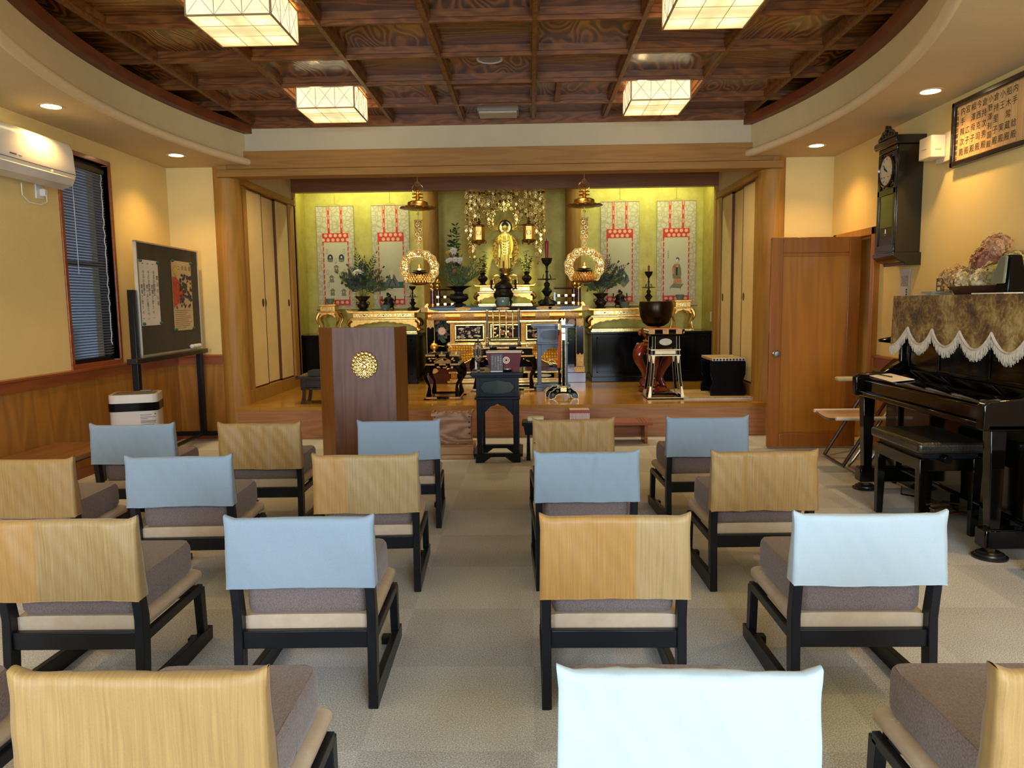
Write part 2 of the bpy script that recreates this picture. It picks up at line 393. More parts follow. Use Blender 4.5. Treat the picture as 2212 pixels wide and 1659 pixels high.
# pleated blind between sash and room
bl,nt,b=_nt('blind_slats'); b.inputs['Base Color'].default_value=(.30,.31,.34,1); b.inputs['Roughness'].default_value=.5
bl2=mat('blind_cord',(.62,.62,.6),.6)
bt=thing('window_blind','grey horizontal slatted blind lowered over the tall window on the left wall','blind',(XL-.03,5.76,.9))
mb=MB(); z=.90
while z<2.33:
    mb.hexa([(XL-.040,5.49,z),(XL-.020,5.49,z+.010),(XL-.020,6.045,z+.010),(XL-.040,6.045,z)],[(XL-.040,5.49,z+.0012),(XL-.020,5.49,z+.0112),(XL-.020,6.045,z+.0112),(XL-.040,6.045,z+.0012)]); z+=.0215
mb.build('slat_stack',bl,bt,smooth=0)
mb=MB(); mb.box(XL-.042,5.485,2.335,XL-.012,6.048,2.37); mb.build('head_rail',alu,bt)
mb=MB(); mb.tube([(XL-.012+.003*math.sin(i*2.1),6.0+.006*math.sin(i*1.7),2.33-i*.03) for i in range(46)],.004,6); mb.build('pull_cord',bl2,bt)
mb=MB(); mb.tube([(XL-.012,5.62,2.33-i*.1) for i in range(9)],.003,6); mb.build('ball_chain',bl2,bt)
# outdoor wall seen dimly through the slats
mb=MB(); mb.box(XL-.9,5.0,-.5,XL-.85,6.9,1.1); struct(mb,'ground_outside_wall',mat('outside_wall',(.35,.36,.36),.9),smooth=0)

mb=MB(); mb.box(XL-.3,YB-.2,3.06,XR+1.1,10.4,3.12); mb.box(XL-.3,YB-.2,ZS,XL-.18,YF+.4,3.06); mb.box(XL-.18,YB,ZS+.001,XL,YF+.4,3.06); mb.box(XR,YB,ZS+.001,XR+.15,YF+.4,3.06); mb.box(XL-.3,YF+.25,0,XL,YF+.4,3.06); mb.box(XR,YF+.25,0,XR+.3,YF+.4,3.06)
mb.box(XL-.3,7.3,0,-3.0,10.4,3.06); mb.box(2.4,7.3,0,XR+.3,10.4,3.06); mb.box(XL-.3,10.3,0,XR+.3,10.4,3.06); mb.box(XL,YB,ZS+.02,XR,2.4,3.06)
struct(mb,'roof',mat('light_seal_boards',(.10,.07,.05),.9),smooth=0)  # unseen shell, added to keep sky light from leaking in above the ceiling
# ================= CEILING =================
RA=5.5; YC=5.4
def off(y,base): 
    d=abs(y-YC); return base-(RA-math.sqrt(max(0,RA*RA-d*d)))
Y0=2.4
ys=[Y0+(YF+.03-Y0)*i/40 for i in range(41)]
mb=MB()
for sg,xw in ((-1,XL),(1,XR)):   # flat soffit between side wall and curved fascia
    top=[(XC+sg*off(y,2.55),y) for y in ys]
    poly=[(xw,ys[0])]+top+[(xw,ys[-1])]
    n=len(poly)
    o=[(p[0],p[1],ZS) for p in poly]; u=[(p[0],p[1],ZS+.05) for p in poly]
    for i in range(len(ys)-1):
        a,b_=ys[i],ys[i+1]; xa,xb=XC+sg*off(a,2.55),XC+sg*off(b_,2.55)
        q=[(xw,a,ZS),(xa,a,ZS),(xb,b_,ZS),(xw,b_,ZS)]
        if sg<0: q=q[::-1]
        mb._a(q,[(0,1,2,3)] if sg<0 else [(3,2,1,0)][::-1])
mb.box(XL,YB,ZS,XR,Y0,ZS+.05)
struct(mb,'ceiling_soffit',soffM,smooth=0)
mb=MB()   # curved fascia
for sg in (-1,1):
    mb.grid(lambda u,v:(XC+sg*off(Y0+(YF+.03-Y0)*u,2.57),Y0+(YF+.03-Y0)*u,ZS+(2.86-ZS)*v),40,1)
mb.box(XC-off(Y0,2.57),Y0-.02,ZS,XC+off(Y0,2.57),Y0,2.86)
struct(mb,'ceiling_fascia',bandM,smooth=60)
mb=MB()   # round moulding along the lower edge
ext=[Y0+(7.10-Y0)*i/44 for i in range(45)]
for sg in (-1,1):
    pts=[(XC+sg*off(y,2.535),y,2.598) for y in ext]
    mb.tube(pts,[.034]*(len(pts)-1)+[.02],12)
struct(mb,'trim_4',mat('moulding_cream',(.66,.54,.33),.6,var=.02))
mb=MB()   # dark wood trim above fascia
for sg in (-1,1):
    def S(u,v,sg=sg):
        y=Y0+(YF-Y0)*u; prof=[(2.575,2.855),(2.50,2.855),(2.50,2.93)][min(2,int(round(v*2)))]
        return (XC+sg*off(y,prof[0]),y,prof[1])
    mb.grid(S,40,2)
coffbar=wood('coffer_bar',(.10,.034,.006),(.20,.078,.016),(3,3,3),rings=6,scale=3,rough=.42,coat=0,contrast=.4)
struct(mb,'trim_5',wood('coffer_rim',(.10,.022,.006),(.17,.045,.012),(1,1,3),rings=4,scale=2,rough=.45,contrast=.3),smooth=30)
# coffer panels: one island per cell, alternate grain
pA=wood('coffer_panel_cathedral',(.040,.011,.001),(.27,.10,.012),(2.3,.8,1),rings=17,scale=1.7,rough=.25,coat=.0,spec=.9,island=True,contrast=.5,bs=.35)
pB=wood('coffer_panel_straight',(.055,.016,.001),(.21,.075,.009),(.45,3.2,1),rings=15,scale=1.5,rough=.25,coat=0,spec=.9,island=True,contrast=.45,bs=.25)
gx=[-3.17+.645*i for i in range(0,10)]; gy=[2.14+.622*j for j in range(0,9)]
gx=[.045+.646*i for i in range(-5,6)]; gy=[7.11-.6225*j for j in range(0,9)][::-1]
mb=MB()
for i in range(len(gx)-1):
    for j in range(len(gy)-1):
        mb.mi((i+j+1)%2); mb.box(gx[i],gy[j],3.0,gx[i+1],gy[j+1],3.02)
struct(mb,'ceiling',[pA,pB],smooth=0)
mb=MB()
for x in gx:
    mb.box(x-.028,gy[0],2.955,x+.028,YF+.02,3.0); mb.box(x-.014,gy[0],2.93,x+.014,YF+.02,2.955)
struct(mb,'trim_6',coffbar,smooth=0)
mb=MB()
for y in gy[:-1]:
    mb.box(gx[0],y-.028,2.957,gx[-1],y+.028,3.0); mb.box(gx[0],y-.014,2.931,gx[-1],y+.014,2.957)
mb.box(gx[0],YF-.03,2.90,gx[-1],YF+.03,3.0)
# small nested frame around the hatch
for a in ((-.80,5.88,.26,5.91),(-.80,5.88,-.76,6.50),(.22,5.88,.26,6.50),(-.58,6.0,.03,6.03),(-.58,6.42,.03,6.45)): mb.box(a[0],a[1],2.94,a[2],a[3],3.0)
struct(mb,'trim_7',wood('coffer_bar_cross',(.09,.026,.003),(.21,.070,.011),(1,5,5),rings=6,scale=3,rough=.42,coat=0,contrast=.4),smooth=0)
# white band, beams, nageshi
mb=MB(); mb.box(-2.67,YF-.02,2.68,2.07,YF+.12,2.90); struct(mb,'wall_band',mat('band_white',(.50,.43,.29),.8,var=.02),smooth=0)
mb=MB(); mb.box(-2.80,YF-.05,2.535,2.22,YF+.12,2.695); struct(mb,'trim_8',hinokiH,smooth=0,bevel=.004)
mb=MB(); mb.box(-2.88,YF-.08,2.462,2.31,YF+.1,2.528); mb.box(-2.80,YF-.04,2.528,2.22,YF+.1,2.536); struct(mb,'trim_9',hinokiH,smooth=0,bevel=.004)
mb=MB()
for x in (-2.855,2.255): mb.cyl((x,7.14,0),.122,ZS,36)
struct(mb,'trim_10',hinoki)
# ================= STAGE =================
def plank_mat():
    m,nt,b=_nt('stage_planks'); MATS['stage_planks']=m
    v=coords(nt,(1,1,1)); br=nt.nodes.new('ShaderNodeTexBrick'); L(nt,v,br.inputs['Vector'])
    br.inputs['Scale'].default_value=1; br.inputs['Brick Width'].default_value=1.3; br.inputs['Row Height'].default_value=.11; br.inputs['Mortar Size'].default_value=.0012
    br.inputs['Color1'].default_value=(.56,.28,.045,1); br.inputs['Color2'].default_value=(.47,.225,.032,1); br.inputs['Mortar'].default_value=(.18,.07,.012,1)
    v2=coords(nt,(.7,9,1)); n=noise(nt,v2,3,4,.6); mx=nt.nodes.new('ShaderNodeMix'); mx.data_type='RGBA'; mx.blend_type='MULTIPLY'; mx.inputs[0].default_value=.8
    L(nt,br.outputs[0],mx.inputs[6]); L(nt,ramp(nt,n.outputs[0],[(.3,(.72,.68,.6)),(.7,(1,1,1))]),mx.inputs[7]); L(nt,mx.outputs[2],b.inputs['Base Color'])
    b.inputs['Roughness'].default_value=.22; b.inputs['Coat Weight'].default_value=.4; b.inputs['Coat Roughness'].default_value=.12; return m
mb=MB(); mb.box(-2.84,7.05,0,2.25,10.3,ZP-.001); mb.box(-2.83,7.02,ZP-.035,2.24,7.3,ZP); mb.box(-2.84,7.3,ZP-.01,2.25,10.3,ZP)
struct(mb,'floor_stage',plank_mat(),smooth=0)
mb=MB(); mb.box(-2.83,7.027,.004,2.24,7.06,ZP-.033); struct(mb,'trim_11',wood('riser_board',(.36,.15,.055),(.47,.22,.09),(.5,5,5),rings=7,rough=.4,contrast=.35),smooth=0)
stceil=mat('stage_ceiling',(.32,.25,.14),.8)
mb=MB(); mb.box(-3.0,7.1,2.90,2.4,10.3,3.0); struct(mb,'ceiling_stage',stceil,smooth=0)
kinu=mat('cream_paper_wall',(.66,.54,.33),.8,var=.04)
mb=MB(); mb.box(-3.0,7.17,ZP,-2.86,8.95,2.9); mb.box(-2.86,7.17,2.50,-2.80,8.95,2.9); struct(mb,'wall_stage_left',kinu,smooth=0)
mb=MB(); mb.box(2.26,7.17,ZP,2.4,8.95,2.9); mb.box(2.2,7.17,2.50,2.26,8.95,2.9); struct(mb,'wall_stage_right',kinu,smooth=0)
fus=mat('sliding_door_paper',(.78,.59,.28),.75,var=.05,vs=4,bs=.15,bscale=200)
darkr=mat('dark_red_wood_edge',(.10,.028,.010),.4)
def side(sg,x):      # sliding screens; x = wall plane, sg = direction into the stage
    ex=lambda d:x+sg*d
    mb=MB()
    mb.box(ex(-.06),7.17,ZP,ex(.012),8.95,.438); mb.box(ex(-.06),7.17,2.445,ex(.035),8.95,2.505)
    mb.box(ex(-.06),7.385,.438,ex(.0),7.475,2.445); mb.box(ex(-.06),8.76,.438,ex(.02),8.95,2.445)
    struct(mb,'trim_12' if sg>0 else 'trim_13',hinokiH if 0 else hinoki,smooth=0,bevel=.002)
    n0=1 if sg>0 else 5
    for k,(a,b_) in enumerate(((7.18,7.383),(7.478,7.905),(7.90,8.325),(8.32,8.757))):
        off_=(-.03,-.012,-.035,-.012)[k]
        mb=MB(); mb.box(ex(off_-.02),a+.008,.452,ex(off_),b_-.008,2.43)
        d=struct(mb,'door_%d'%(n0+k),fus,smooth=0)
        mb=MB()
        for q in ((a,.44,a+.010,2.44),(b_-.010,.44,b_,2.44),(a,.44,b_,.456),(a,2.426,b_,2.44)): mb.box(ex(off_-.022),q[0],q[1],ex(off_+.004),q[2],q[3])
        mb.build('door_frame',darkr,d,smooth=0)
        if k: 
            yy={1:b_-.07,2:a+.07,3:b_-.08}[k]
            mb=MB(); mb.lathe([(.034,-.003),(.034,.004)],(ex(off_),yy,1.31),20,Matrix.Rotation(R(90),3,'Y')@Matrix.Diagonal((1.25,.85,1)))
            mb.build('finger_pull',mat('pull_dark',(.03,.012,.01),.3),d)
side(1,-2.80); side(-1,2.20)
# inner lintel and alcoves
lintel=wood('lintel_timber',(.17,.062,.014),(.25,.10,.025),(.5,6,6),rings=5,rough=.4,contrast=.3)
mb=MB(); mb.box(-2.80,8.90,2.60,2.20,9.0,2.90); struct(mb,'trim_14',lintel,smooth=0)
goldwall,nt,b=_nt('gold_leaf_wall'); MATS['gold_leaf_wall']=goldwall
v=coords(nt); n=noise(nt,v,9,5,.65); L(nt,ramp(nt,n.outputs[0],[(.3,(.47,.37,.07)),(.7,(.62,.52,.13))]),b.inputs['Base Color'])
b.inputs['Metallic'].default_value=.35; b.inputs['Roughness'].default_value=.5; bump(nt,b,noise(nt,v,30,4).outputs[0],.15,.003)
mb=MB(); mb.box(-2.95,8.97,ZP,-2.87,9.75,2.9); mb.box(-2.95,9.65,ZP,-1.32,9.72,2.9); mb.box(-1.33,9.72,ZP,-1.25,10.15,2.9)
mb.box(2.195,8.97,ZP,2.3,9.75,2.9); mb.box(.62,9.65,ZP,2.28,9.72,2.9); mb.box(.545,9.72,ZP,.62,10.15,2.9)
struct(mb,'wall_alcove',goldwall,smooth=0)
mb=MB(); mb.box(-1.3,10.1,ZP,.6,10.18,2.9); struct(mb,'wall_altar_back',goldwall,smooth=0)
mb=MB()
for x in (-1.287,.580): mb.cyl((x,9.74,ZP),.118,2.9-ZP,36)
struct(mb,'trim_15',hinoki)
mb=MB(); mb.box(-2.87,8.9,ZP,-2.78,8.99,2.6); mb.box(2.17,8.9,ZP,2.26,8.99,2.6); struct(mb,'trim_16',hinoki,smooth=0)
mb=MB(); mb.box(-2.862,9.10,1.02,-2.855,9.16,1.14); mb.box(2.185,9.10,1.02,2.192,9.16,1.14); 
o=mb.build('wall_outlet_plate',whitep,kind='structure')
# ---- low swing door standing open at the right ----
mb=MB(); mb.box(2.03,6.385,.012,2.765,6.42,1.785)
d=struct(mb,'door_9',doorwood,smooth=0,bevel=.002)
st=wood('door_stile',(.27,.085,.010),(.37,.12,.016),(4,4,.25),rings=5,rough=.3,contrast=.3,coat=.3)
mb=MB(); mb.box(2.025,6.372,.01,2.125,6.386,1.79); mb.box(2.67,6.372,.01,2.77,6.386,1.79); mb.box(2.125,6.372,1.66,2.67,6.386,1.79); mb.box(2.125,6.372,.01,2.67,6.386,.13)
mb.build('door_frame',st,d,bevel=.004)
mb=MB()
for a in ((2.125,1.63,2.67,1.66),(2.125,.13,2.67,.15)): mb.box(a[0],6.378,a[1],a[2],6.386,a[3])
mb.build('panel_moulding',st,d,bevel=.003)
mb=MB(); mb.lathe([(.022,0),(.022,.008),(.011,.012),(.011,.035),(.026,.045),(.03,.058),(.022,.07),(0,.073)],(2.075,6.372,.82),20,Matrix.Rotation(R(90),3,'X')); mb.build('door_knob',mat('knob_pewter',(.35,.32,.27),.3,.9),d)
mb=MB(); mb.box(XR-.05,6.10,0,XR+.02,6.16,1.845); mb.box(XR-.05,6.86,0,XR+.02,6.92,1.845); mb.box(XR-.05,6.10,1.785,XR+.02,6.92,1.845); struct(mb,'trim_17',doorwood,smooth=0,bevel=.003)
# ================= CHAIRS =================
cGold=fabric('gold_slub_cover',(.25,.145,.040),(.37,.225,.070),stripes=170,rough=.55,sheen=.1,bs=.2)
cGold2=fabric('gold_two_tone_cover_split_right',(.29,.142,.026),(.40,.21,.046),stripes=170,rough=.5,two=(.065,(.27,.175,.064),(.40,.265,.105)))
cGold3=fabric('gold_two_tone_cover_split_left',(.29,.15,.035),(.40,.22,.06),stripes=170,rough=.5,two=(-.085,(.24,.15,.05),(.37,.25,.095)))
cBlue=fabric('light_blue_cover',(.185,.250,.312),(.25,.318,.385),weave=900,rough=.8,bs=.15)
cPale=fabric('pale_blue_cover',(.34,.43,.48),(.42,.51,.56),weave=900,rough=.8,bs=.1)
cush=fabric('grey_brown_weave',(.115,.080,.072),(.22,.163,.147),weave=420,rough=.85,bs=.5,wscale=(1,.5,.5))
vm,nt,b=_nt('beige_vinyl'); MATS['beige_vinyl']=vm
v=coords(nt); n=noise(nt,v,14,5,.7); L(nt,ramp(nt,n.outputs[0],[(.30,(.46,.34,.23)),(.60,(.54,.42,.30)),(.66,(.56,.44,.31)),(.70,(.74,.67,.57))]),b.inputs['Base Color'])
b.inputs['Roughness'].default_value=.45; bump(nt,b,n.outputs[0],.15,.004)
def frame_parts(t):
    for sg in (-1,1):
        x0,x1=sorted((sg*.196,sg*.225))
        # rear leg up to the back frame (bent board)
        mb=MB(); mb.prism([(-.030,0),(.012,0),(.030,.20),(.034,.29),(.008,.43),(-.009,.585),(-.021,.585),(-.030,.43),(-.012,.29),(-.018,.20)],'x',x0,x1); mb.build('rear_leg',chairblk,t,bevel=.003)
        mb=MB(); mb.prism([(.420,.045),(.456,.045),(.448,.225),(.405,.225)],'x',x0,x1); mb.build('front_leg',chairblk,t,bevel=.003)
        mb=MB(); mb.prism([(-.030,0),(.49,0),(.495,.050),(.44,.056),(.02,.072),(-.018,.075)],'x',*sorted((sg*.203,sg*.227))); mb.build('sled_runner',chairblk,t,bevel=.002)
        mb=MB(); mb.prism([(.01,.212),(.43,.212),(.43,.240),(.01,.245)],'x',*sorted((sg*.205,sg*.225))); mb.build('side_rail',chairblk,t,bevel=.002)
        mb=MB(); mb.box(min(sg*.16,sg*.20),.42,.0,max(sg*.16,sg*.20),.455,.03); mb.build('foot_block',chairblk,t,bevel=.002)
    mb=MB(); mb.box(-.198,-.006,.192,.198,.018,.250); mb.build('rear_rail',chairblk,t,bevel=.003)
    mb=MB(); mb.box(-.198,.41,.19,.198,.435,.235); mb.build('front_rail',chairblk,t,bevel=.003)
    mb=MB(); mb.box(-.198,.0,.44,.198,.012,.57); mb.build('backrest',chairblk,t,bevel=.003)
    mb=MB()
    def pad(u,v):
        a=2*PI*u; z=.268+.026*math.copysign(abs(math.sin(a))**.6,math.sin(a)); x=.216*math.copysign(abs(math.cos(a))**.25,math.cos(a))
        return (x,.022+.425*v,z)
    mb.grid(pad,28,6); N=29
    mb._a([pad(i/28,0) for i in range(28)],[tuple(range(28))]); mb._a([pad(i/28,1) for i in range(28)],[tuple(range(28))[::-1]])
    o=mb.build('seat_pad',vm,t,smooth=60,bevel=.006); return t
def cover(t,seed,m,wr):
    rnd=random.Random(seed); ph=[rnd.uniform(0,6.28) for _ in range(8)]; ty=rnd.uniform(-.008,.008)
    U,V=34,16; W2=.227; zt=.617; zb=.404 if m in (cBlue,cPale) else .366
    folds=[(rnd.uniform(-.19,.19),rnd.uniform(.008,.018),rnd.uniform(.6,1)) for _ in range(5)]
    def pt(side):
        def fn(u,v):   # u across, v from bottom to top
            x=(-1+2*u)*(W2+.004*(1-v)); z=zb+(zt-zb)*v
            th=.062*(1-v)+.036*v
            yc=-.006-.009*v
            y=yc+side*th/2
            e=abs(-1+2*u); pin=(e**10)
            y=yc+(y-yc)*(1-.25*pin*v)
            # ears: corners pulled up and out
            k=max(0,(e-.90)/.10)*max(0,(v-.86)/.14)
            z+=.013*k; x*=1+.02*k
            z-=.005*(1-e**4)*0
            if v>.999: y=yc+(y-yc)*.88
            wv=0
            for fx,fwid,fa in folds: wv+=fa*math.exp(-((x-fx-.04*(v-.5)*math.sin(ph[3]))/fwid)**2)*(.35+.65*v)
            y+=side*wr*(.0052*wv+.0022*math.sin(x*38+ph[0]+v*3)+.0015*math.sin(x*90+z*60+ph[1]))
            y+=side*.002*math.sin(u*7+v*5+ph[2])
            z+=.0022*math.sin(x*14+ph[4]+ty*100)*(1 if v<.5 else .5)
            return (x,y,z)
        return fn
    mb=MB(); B=pt(-1); A=pt(1)
    mb.grid(B,U,V); mb.grid(lambda u,v:A(1-u,v),U,V)
    mb.grid(lambda u,v:tuple(Vector(B(u,1)).lerp(Vector(A(u,1)),v)+Vector((0,0,.004*math.sin(PI*v)))),U,4)
    for uu_ in (0,1):
        mb.grid((lambda u,v,q=uu_:tuple(Vector(B(q,v)).lerp(Vector(A(q,v)),u if q else 1-u))),3,V)
    # bottom hem
    mb.tube([tuple(Vector(B(i/U,0))+Vector((0,-.0005,.0))) for i in range(U+1)],.0022,5)
    o=mb.build('backrest_cover',m,t,smooth=70)
    # weld so the cloth shades as one sheet
    import bmesh
    bm=bmesh.new(); bm.from_mesh(o.data); bmesh.ops.remove_doubles(bm,verts=bm.verts,dist=.0004); bm.to_mesh(o.data); bm.free()
    return o
proto=thing('low_chair','x','chair'); frame_parts(proto)
cushproto=MB()
def cpt(u,v):
    a=2*PI*u; c,s_=math.cos(a),math.sin(a); q=.16
    x=.196*math.copysign(abs(c)**q,c); y=.233+.209*math.copysign(abs(s_)**q,s_)
    return x,y
cushproto.grid(lambda u,v:(lambda p,vv:(p[0]*(1-.04*abs(vv*2-1)**6),.233+(p[1]-.233)*(1-.04*abs(vv*2-1)**6),.2955+.112*vv+.004*math.sin(u*40)*math.sin(vv*9)))(cpt(u,v),v),56,8)
cushproto.poly([(lambda p:(p[0]*.96,.233+(p[1]-.233)*.96,.4075))(cpt(i/56,1)) for i in range(56)]); cushproto.poly([(lambda p:(p[0]*.96,.233+(p[1]-.233)*.96,.2955))(cpt(i/56,1)) for i in range(56)][::-1])
# a nested, slightly crowned top so the cushion reads as stuffed
CM=cushproto.build('seat_cushion',cush,None,smooth=50,bevel=.008)
cushmesh=CM.data; coff=CM.location.copy()
bpy.data.objects.remove(CM)
CH=[ # x, y(rear legs), angle, cover, wrinkle, label of the chair, label of the cushion
 (-.705,1.27,.8,cGold,.8,'low black chair with striped gold back cover, closest to the camera on the left','grey-brown cushion on the gold-covered chair closest to the camera on the left'),
 (.272,1.275,-1.2,cPale,1.0,'low black chair under pale blue cover at the bottom edge right of the aisle','grey-brown cushion hidden behind the pale blue cover at the bottom edge'),
 (1.035,1.28,0,cGold,1.6,'low chair in the bottom right corner, only its shiny gold cover edge showing','large grey-brown cushion filling the bottom right corner of the view'),
 (-1.455,2.235,1.0,cGold3,1.0,'gold-covered chair at left with faded right part of cover, second row from the camera','grey-brown cushion on the left gold-covered chair of the second row'),
 (-.72,2.245,1.5,cBlue,.4,'bright light blue covered chair in second row, left of the aisle','grey-brown cushion on the bright light blue chair left of the aisle'),
 (.252,2.245,.2,cGold2,.7,'gold-covered chair whose cover is paler on its right third, right of the aisle','grey-brown cushion on the gold chair with the paler right third'),
 (1.025,2.25,.1,cPale,.7,'pale blue covered chair nearest to the piano pedals, second row','grey-brown cushion sticking out left of the pale blue covered chair'),
 (-2.225,3.15,3.0,cGold,.8,'gold-covered chair cut by the left picture edge, third row','grey-brown cushion on the third-row gold chair at the left picture edge'),
 (-1.545,3.19,3.0,cBlue,.8,'light blue covered chair with a crease across the cover, third row left','grey-brown cushion on the creased light blue chair, third row left'),
 (-.725,3.20,3.0,cGold3,.8,'gold-covered chair standing right in front of the wooden lectern','grey-brown cushion on the gold chair in front of the lectern'),
 (.24,3.225,2.5,cBlue,1.2,'light blue covered chair right of the aisle with a diagonal fold in its cover','grey-brown cushion on the blue chair with the diagonal fold'),
 (1.005,3.21,1.6,cGold,2.0,'heavily creased gold-covered chair in front of the half-height door','grey-brown cushion on the heavily creased gold chair, third row right'),
 (-2.235,4.09,4.0,cBlue,.9,'dim blue-grey covered chair in front of the white air purifier','grey-brown cushion on the blue chair in front of the air purifier'),
 (-1.52,4.10,1.5,cGold,1.8,'dim wrinkled gold-covered chair just left of the lectern','grey-brown cushion on the gold chair just left of the lectern'),
 (-.745,4.14,4.0,cBlue,.6,'blue-grey covered chair overlapping the foot of the lectern','grey-brown cushion on the blue chair at the foot of the lectern'),
 (.235,4.15,3.0,cGold,2.0,'olive gold covered chair with hanging pleats beside the dark incense desk','grey-brown cushion on the pleated olive gold chair of the front row'),
 (.985,4.17,2.5,cBlue,.8,'blue-grey covered chair in front of the red-brown step bench','grey-brown cushion on the front-row blue chair near the step bench'),
 (-1.46,1.27,0,cGold,.8,'chair almost wholly beyond the left edge at bottom, showing cushion and arm-side roll','grey-brown cushion corner at the bottom left edge'),
]
G='low chairs with cloth covers set out in rows'
for i,(x,y,a,cm,wr,lb,lc) in enumerate(CH):
    r=proto if i==0 else copy_tree(proto)
    if i==0: pass
    r['label']=lb; r['group']=G; r['category']='chair'
chairs=[proto]+[o for o in bpy.data.objects if o.name.startswith('low_chair.')]
chairs.sort(key=lambda o:o.name)
for i,(x,y,a,cm,wr,lb,lc) in enumerate(CH):
    r=chairs[i]; r['label']=lb
    cover(r,100+i,cm,wr)
    r.location=(x,y,0); r.rotation_euler=(0,0,R(a))
    M=r.matrix_basis
    c=bpy.data.objects.new('seat_cushion',cushmesh); COL.objects.link(c)
    b_=c.modifiers.new('bevel','BEVEL'); b_.width=.008; b_.segments=2; b_.limit_method='ANGLE'; b_.angle_limit=R(35)
    c.location=M@coff; c.rotation_euler=r.rotation_euler
    tag(c,lc,'cushion','grey-brown seat cushions on the low chairs')
# ================= CEILING FITTINGS =================
def paper_shade(name,base,glow,spots):
    m,nt,b=_nt(name); MATS[name]=m; out=nt.nodes['Material Output']; nt.nodes.remove(b)
    em=nt.nodes.new('ShaderNodeEmission'); tr=nt.nodes.new('ShaderNodeBsdfTransparent'); df=nt.nodes.new('ShaderNodeBsdfDiffuse'); df.inputs[0].default_value=(.10,.09,.06,1)
    em.inputs[0].default_value=(*glow,1); em.inputs[1].default_value=base
    if spots:   # paper is brighter where the bulbs sit close behind it
        tc=nt.nodes.new('ShaderNodeTexCoord'); sp=nt.nodes.new('ShaderNodeSeparateXYZ'); L(nt,tc.outputs['Object'],sp.inputs[0])
        ax=math_node(nt,'ABSOLUTE',sp.outputs[0]); ay=math_node(nt,'ABSOLUTE',sp.outputs[1])
        dx=math_node(nt,'MULTIPLY',math_node(nt,'SUBTRACT',ax,.13),11.0); dy=math_node(nt,'MULTIPLY',math_node(nt,'SUBTRACT',ay,.13),13.0)
        d2=math_node(nt,'ADD',math_node(nt,'MULTIPLY',dx,dx),math_node(nt,'MULTIPLY',dy,dy)); g=math_node(nt,'EXPONENT',math_node(nt,'MULTIPLY',d2,-1.0))
        L(nt,math_node(nt,'ADD',math_node(nt,'MULTIPLY',g,1.5),base),em.inputs[1])
    ad=nt.nodes.new('ShaderNodeAddShader'); L(nt,em.outputs[0],ad.inputs[0]); L(nt,df.outputs[0],ad.inputs[1])
    mx=nt.nodes.new('ShaderNodeMixShader'); mx.inputs[0].default_value=.38; L(nt,ad.outputs[0],mx.inputs[1]); L(nt,tr.outputs[0],mx.inputs[2]); L(nt,mx.outputs[0],out.inputs[0]); return m
shade=paper_shade('lamp_paper_bottom',.80,(1,.74,.34),True)
shtop=paper_shade('lamp_paper_side',1.15,(1,.88,.58),False)
lframe=mat('lamp_frame_bronze',(.42,.30,.14),.45,.2)
lamps=[(-1.575,4.31,'nearer square paper ceiling lantern on the left, cut by top edge'),(.99,4.19,'nearer square paper ceiling lantern on the right, cut by top edge'),
       (-1.575,6.19,'farther square paper ceiling lantern on the left of the coffered ceiling'),(1.01,6.14,'farther square paper ceiling lantern on the right of the coffered ceiling')]
def make_lamp():
    t=thing('ceiling_lantern','x','lamp',(0,0,0),0,'square paper lanterns in the coffered ceiling')
    h=.225; d=.235; z0,z1=2.80,2.985
    mb=MB()
    for sx in (-1,1): mb.box(sx*h-.002,-d,z0,sx*h+.002,d,z1)
    for sy in (-1,1): mb.box(-h,sy*d-.002,z0,h,sy*d+.002,z1)
    mb.build('side_paper',shtop,t,smooth=0)
    mb=MB(); mb.box(-h,-d,z0,h,d,z0+.003); mb.build('bottom_paper',shade,t,smooth=0)
    mb=MB(); r=.0045
    for sx in (-1,1):
        for sy in (-1,1): mb.bar((sx*h,sy*d,z0),(sx*h,sy*d,z1),.010,.010)
    for z in (z0,z1):
        mb.box(-h-.005,-d-.005,z-.004,h+.005,-d+.004,z+.004); mb.box(-h-.005,d-.004,z-.004,h+.005,d+.005,z+.004)
        mb.box(-h-.005,-d,z-.004,-h+.004,d,z+.004); mb.box(h-.004,-d,z-.004,h+.005,d,z+.004)
    mb.build('frame',lframe,t,smooth=0)
    mb=MB(); q=.0016
    for k in (1,2):
        x=-h+2*h*k/3; y=-d+2*d*k/3
        mb.box(x-q,-d,z0-.002,x+q,d,z0); mb.box(-h,y-q,z0-.002,h,y+q,z0)
        for sy in (-1,1): mb.box(x-q,sy*(d+.003)-.001,z0,x+q,sy*(d+.003)+.001,z1)
        for sx in (-1,1): mb.box(sx*(h+.003)-.001,y-q,z0,sx*(h+.003)+.001,y+q,z1)
    for k in range(3):
        xa,xb=-h+2*h*k/3,-h+2*h*(k+1)/3; ya,yb=-d+2*d*k/3,-d+2*d*(k+1)/3
        for sy in (-1,1):
            mb.tube([(xa,sy*(d+.003),z0),(xb,sy*(d+.003),z1)],.0014,4); mb.tube([(xb,sy*(d+.003),z0),(xa,sy*(d+.003),z1)],.0014,4)
        for sx in (-1,1):
            mb.tube([(sx*(h+.003),ya,z0),(sx*(h+.003),yb,z1)],.0014,4); mb.tube([(sx*(h+.003),yb,z0),(sx*(h+.003),ya,z1)],.0014,4)
    mb.build('lattice',lframe,t,smooth=0); return t
lp=make_lamp()
for i,(x,y,lb) in enumerate(lamps):
    o=lp if i==0 else copy_tree(lp); o.location=(x,y,0); o['label']=lb
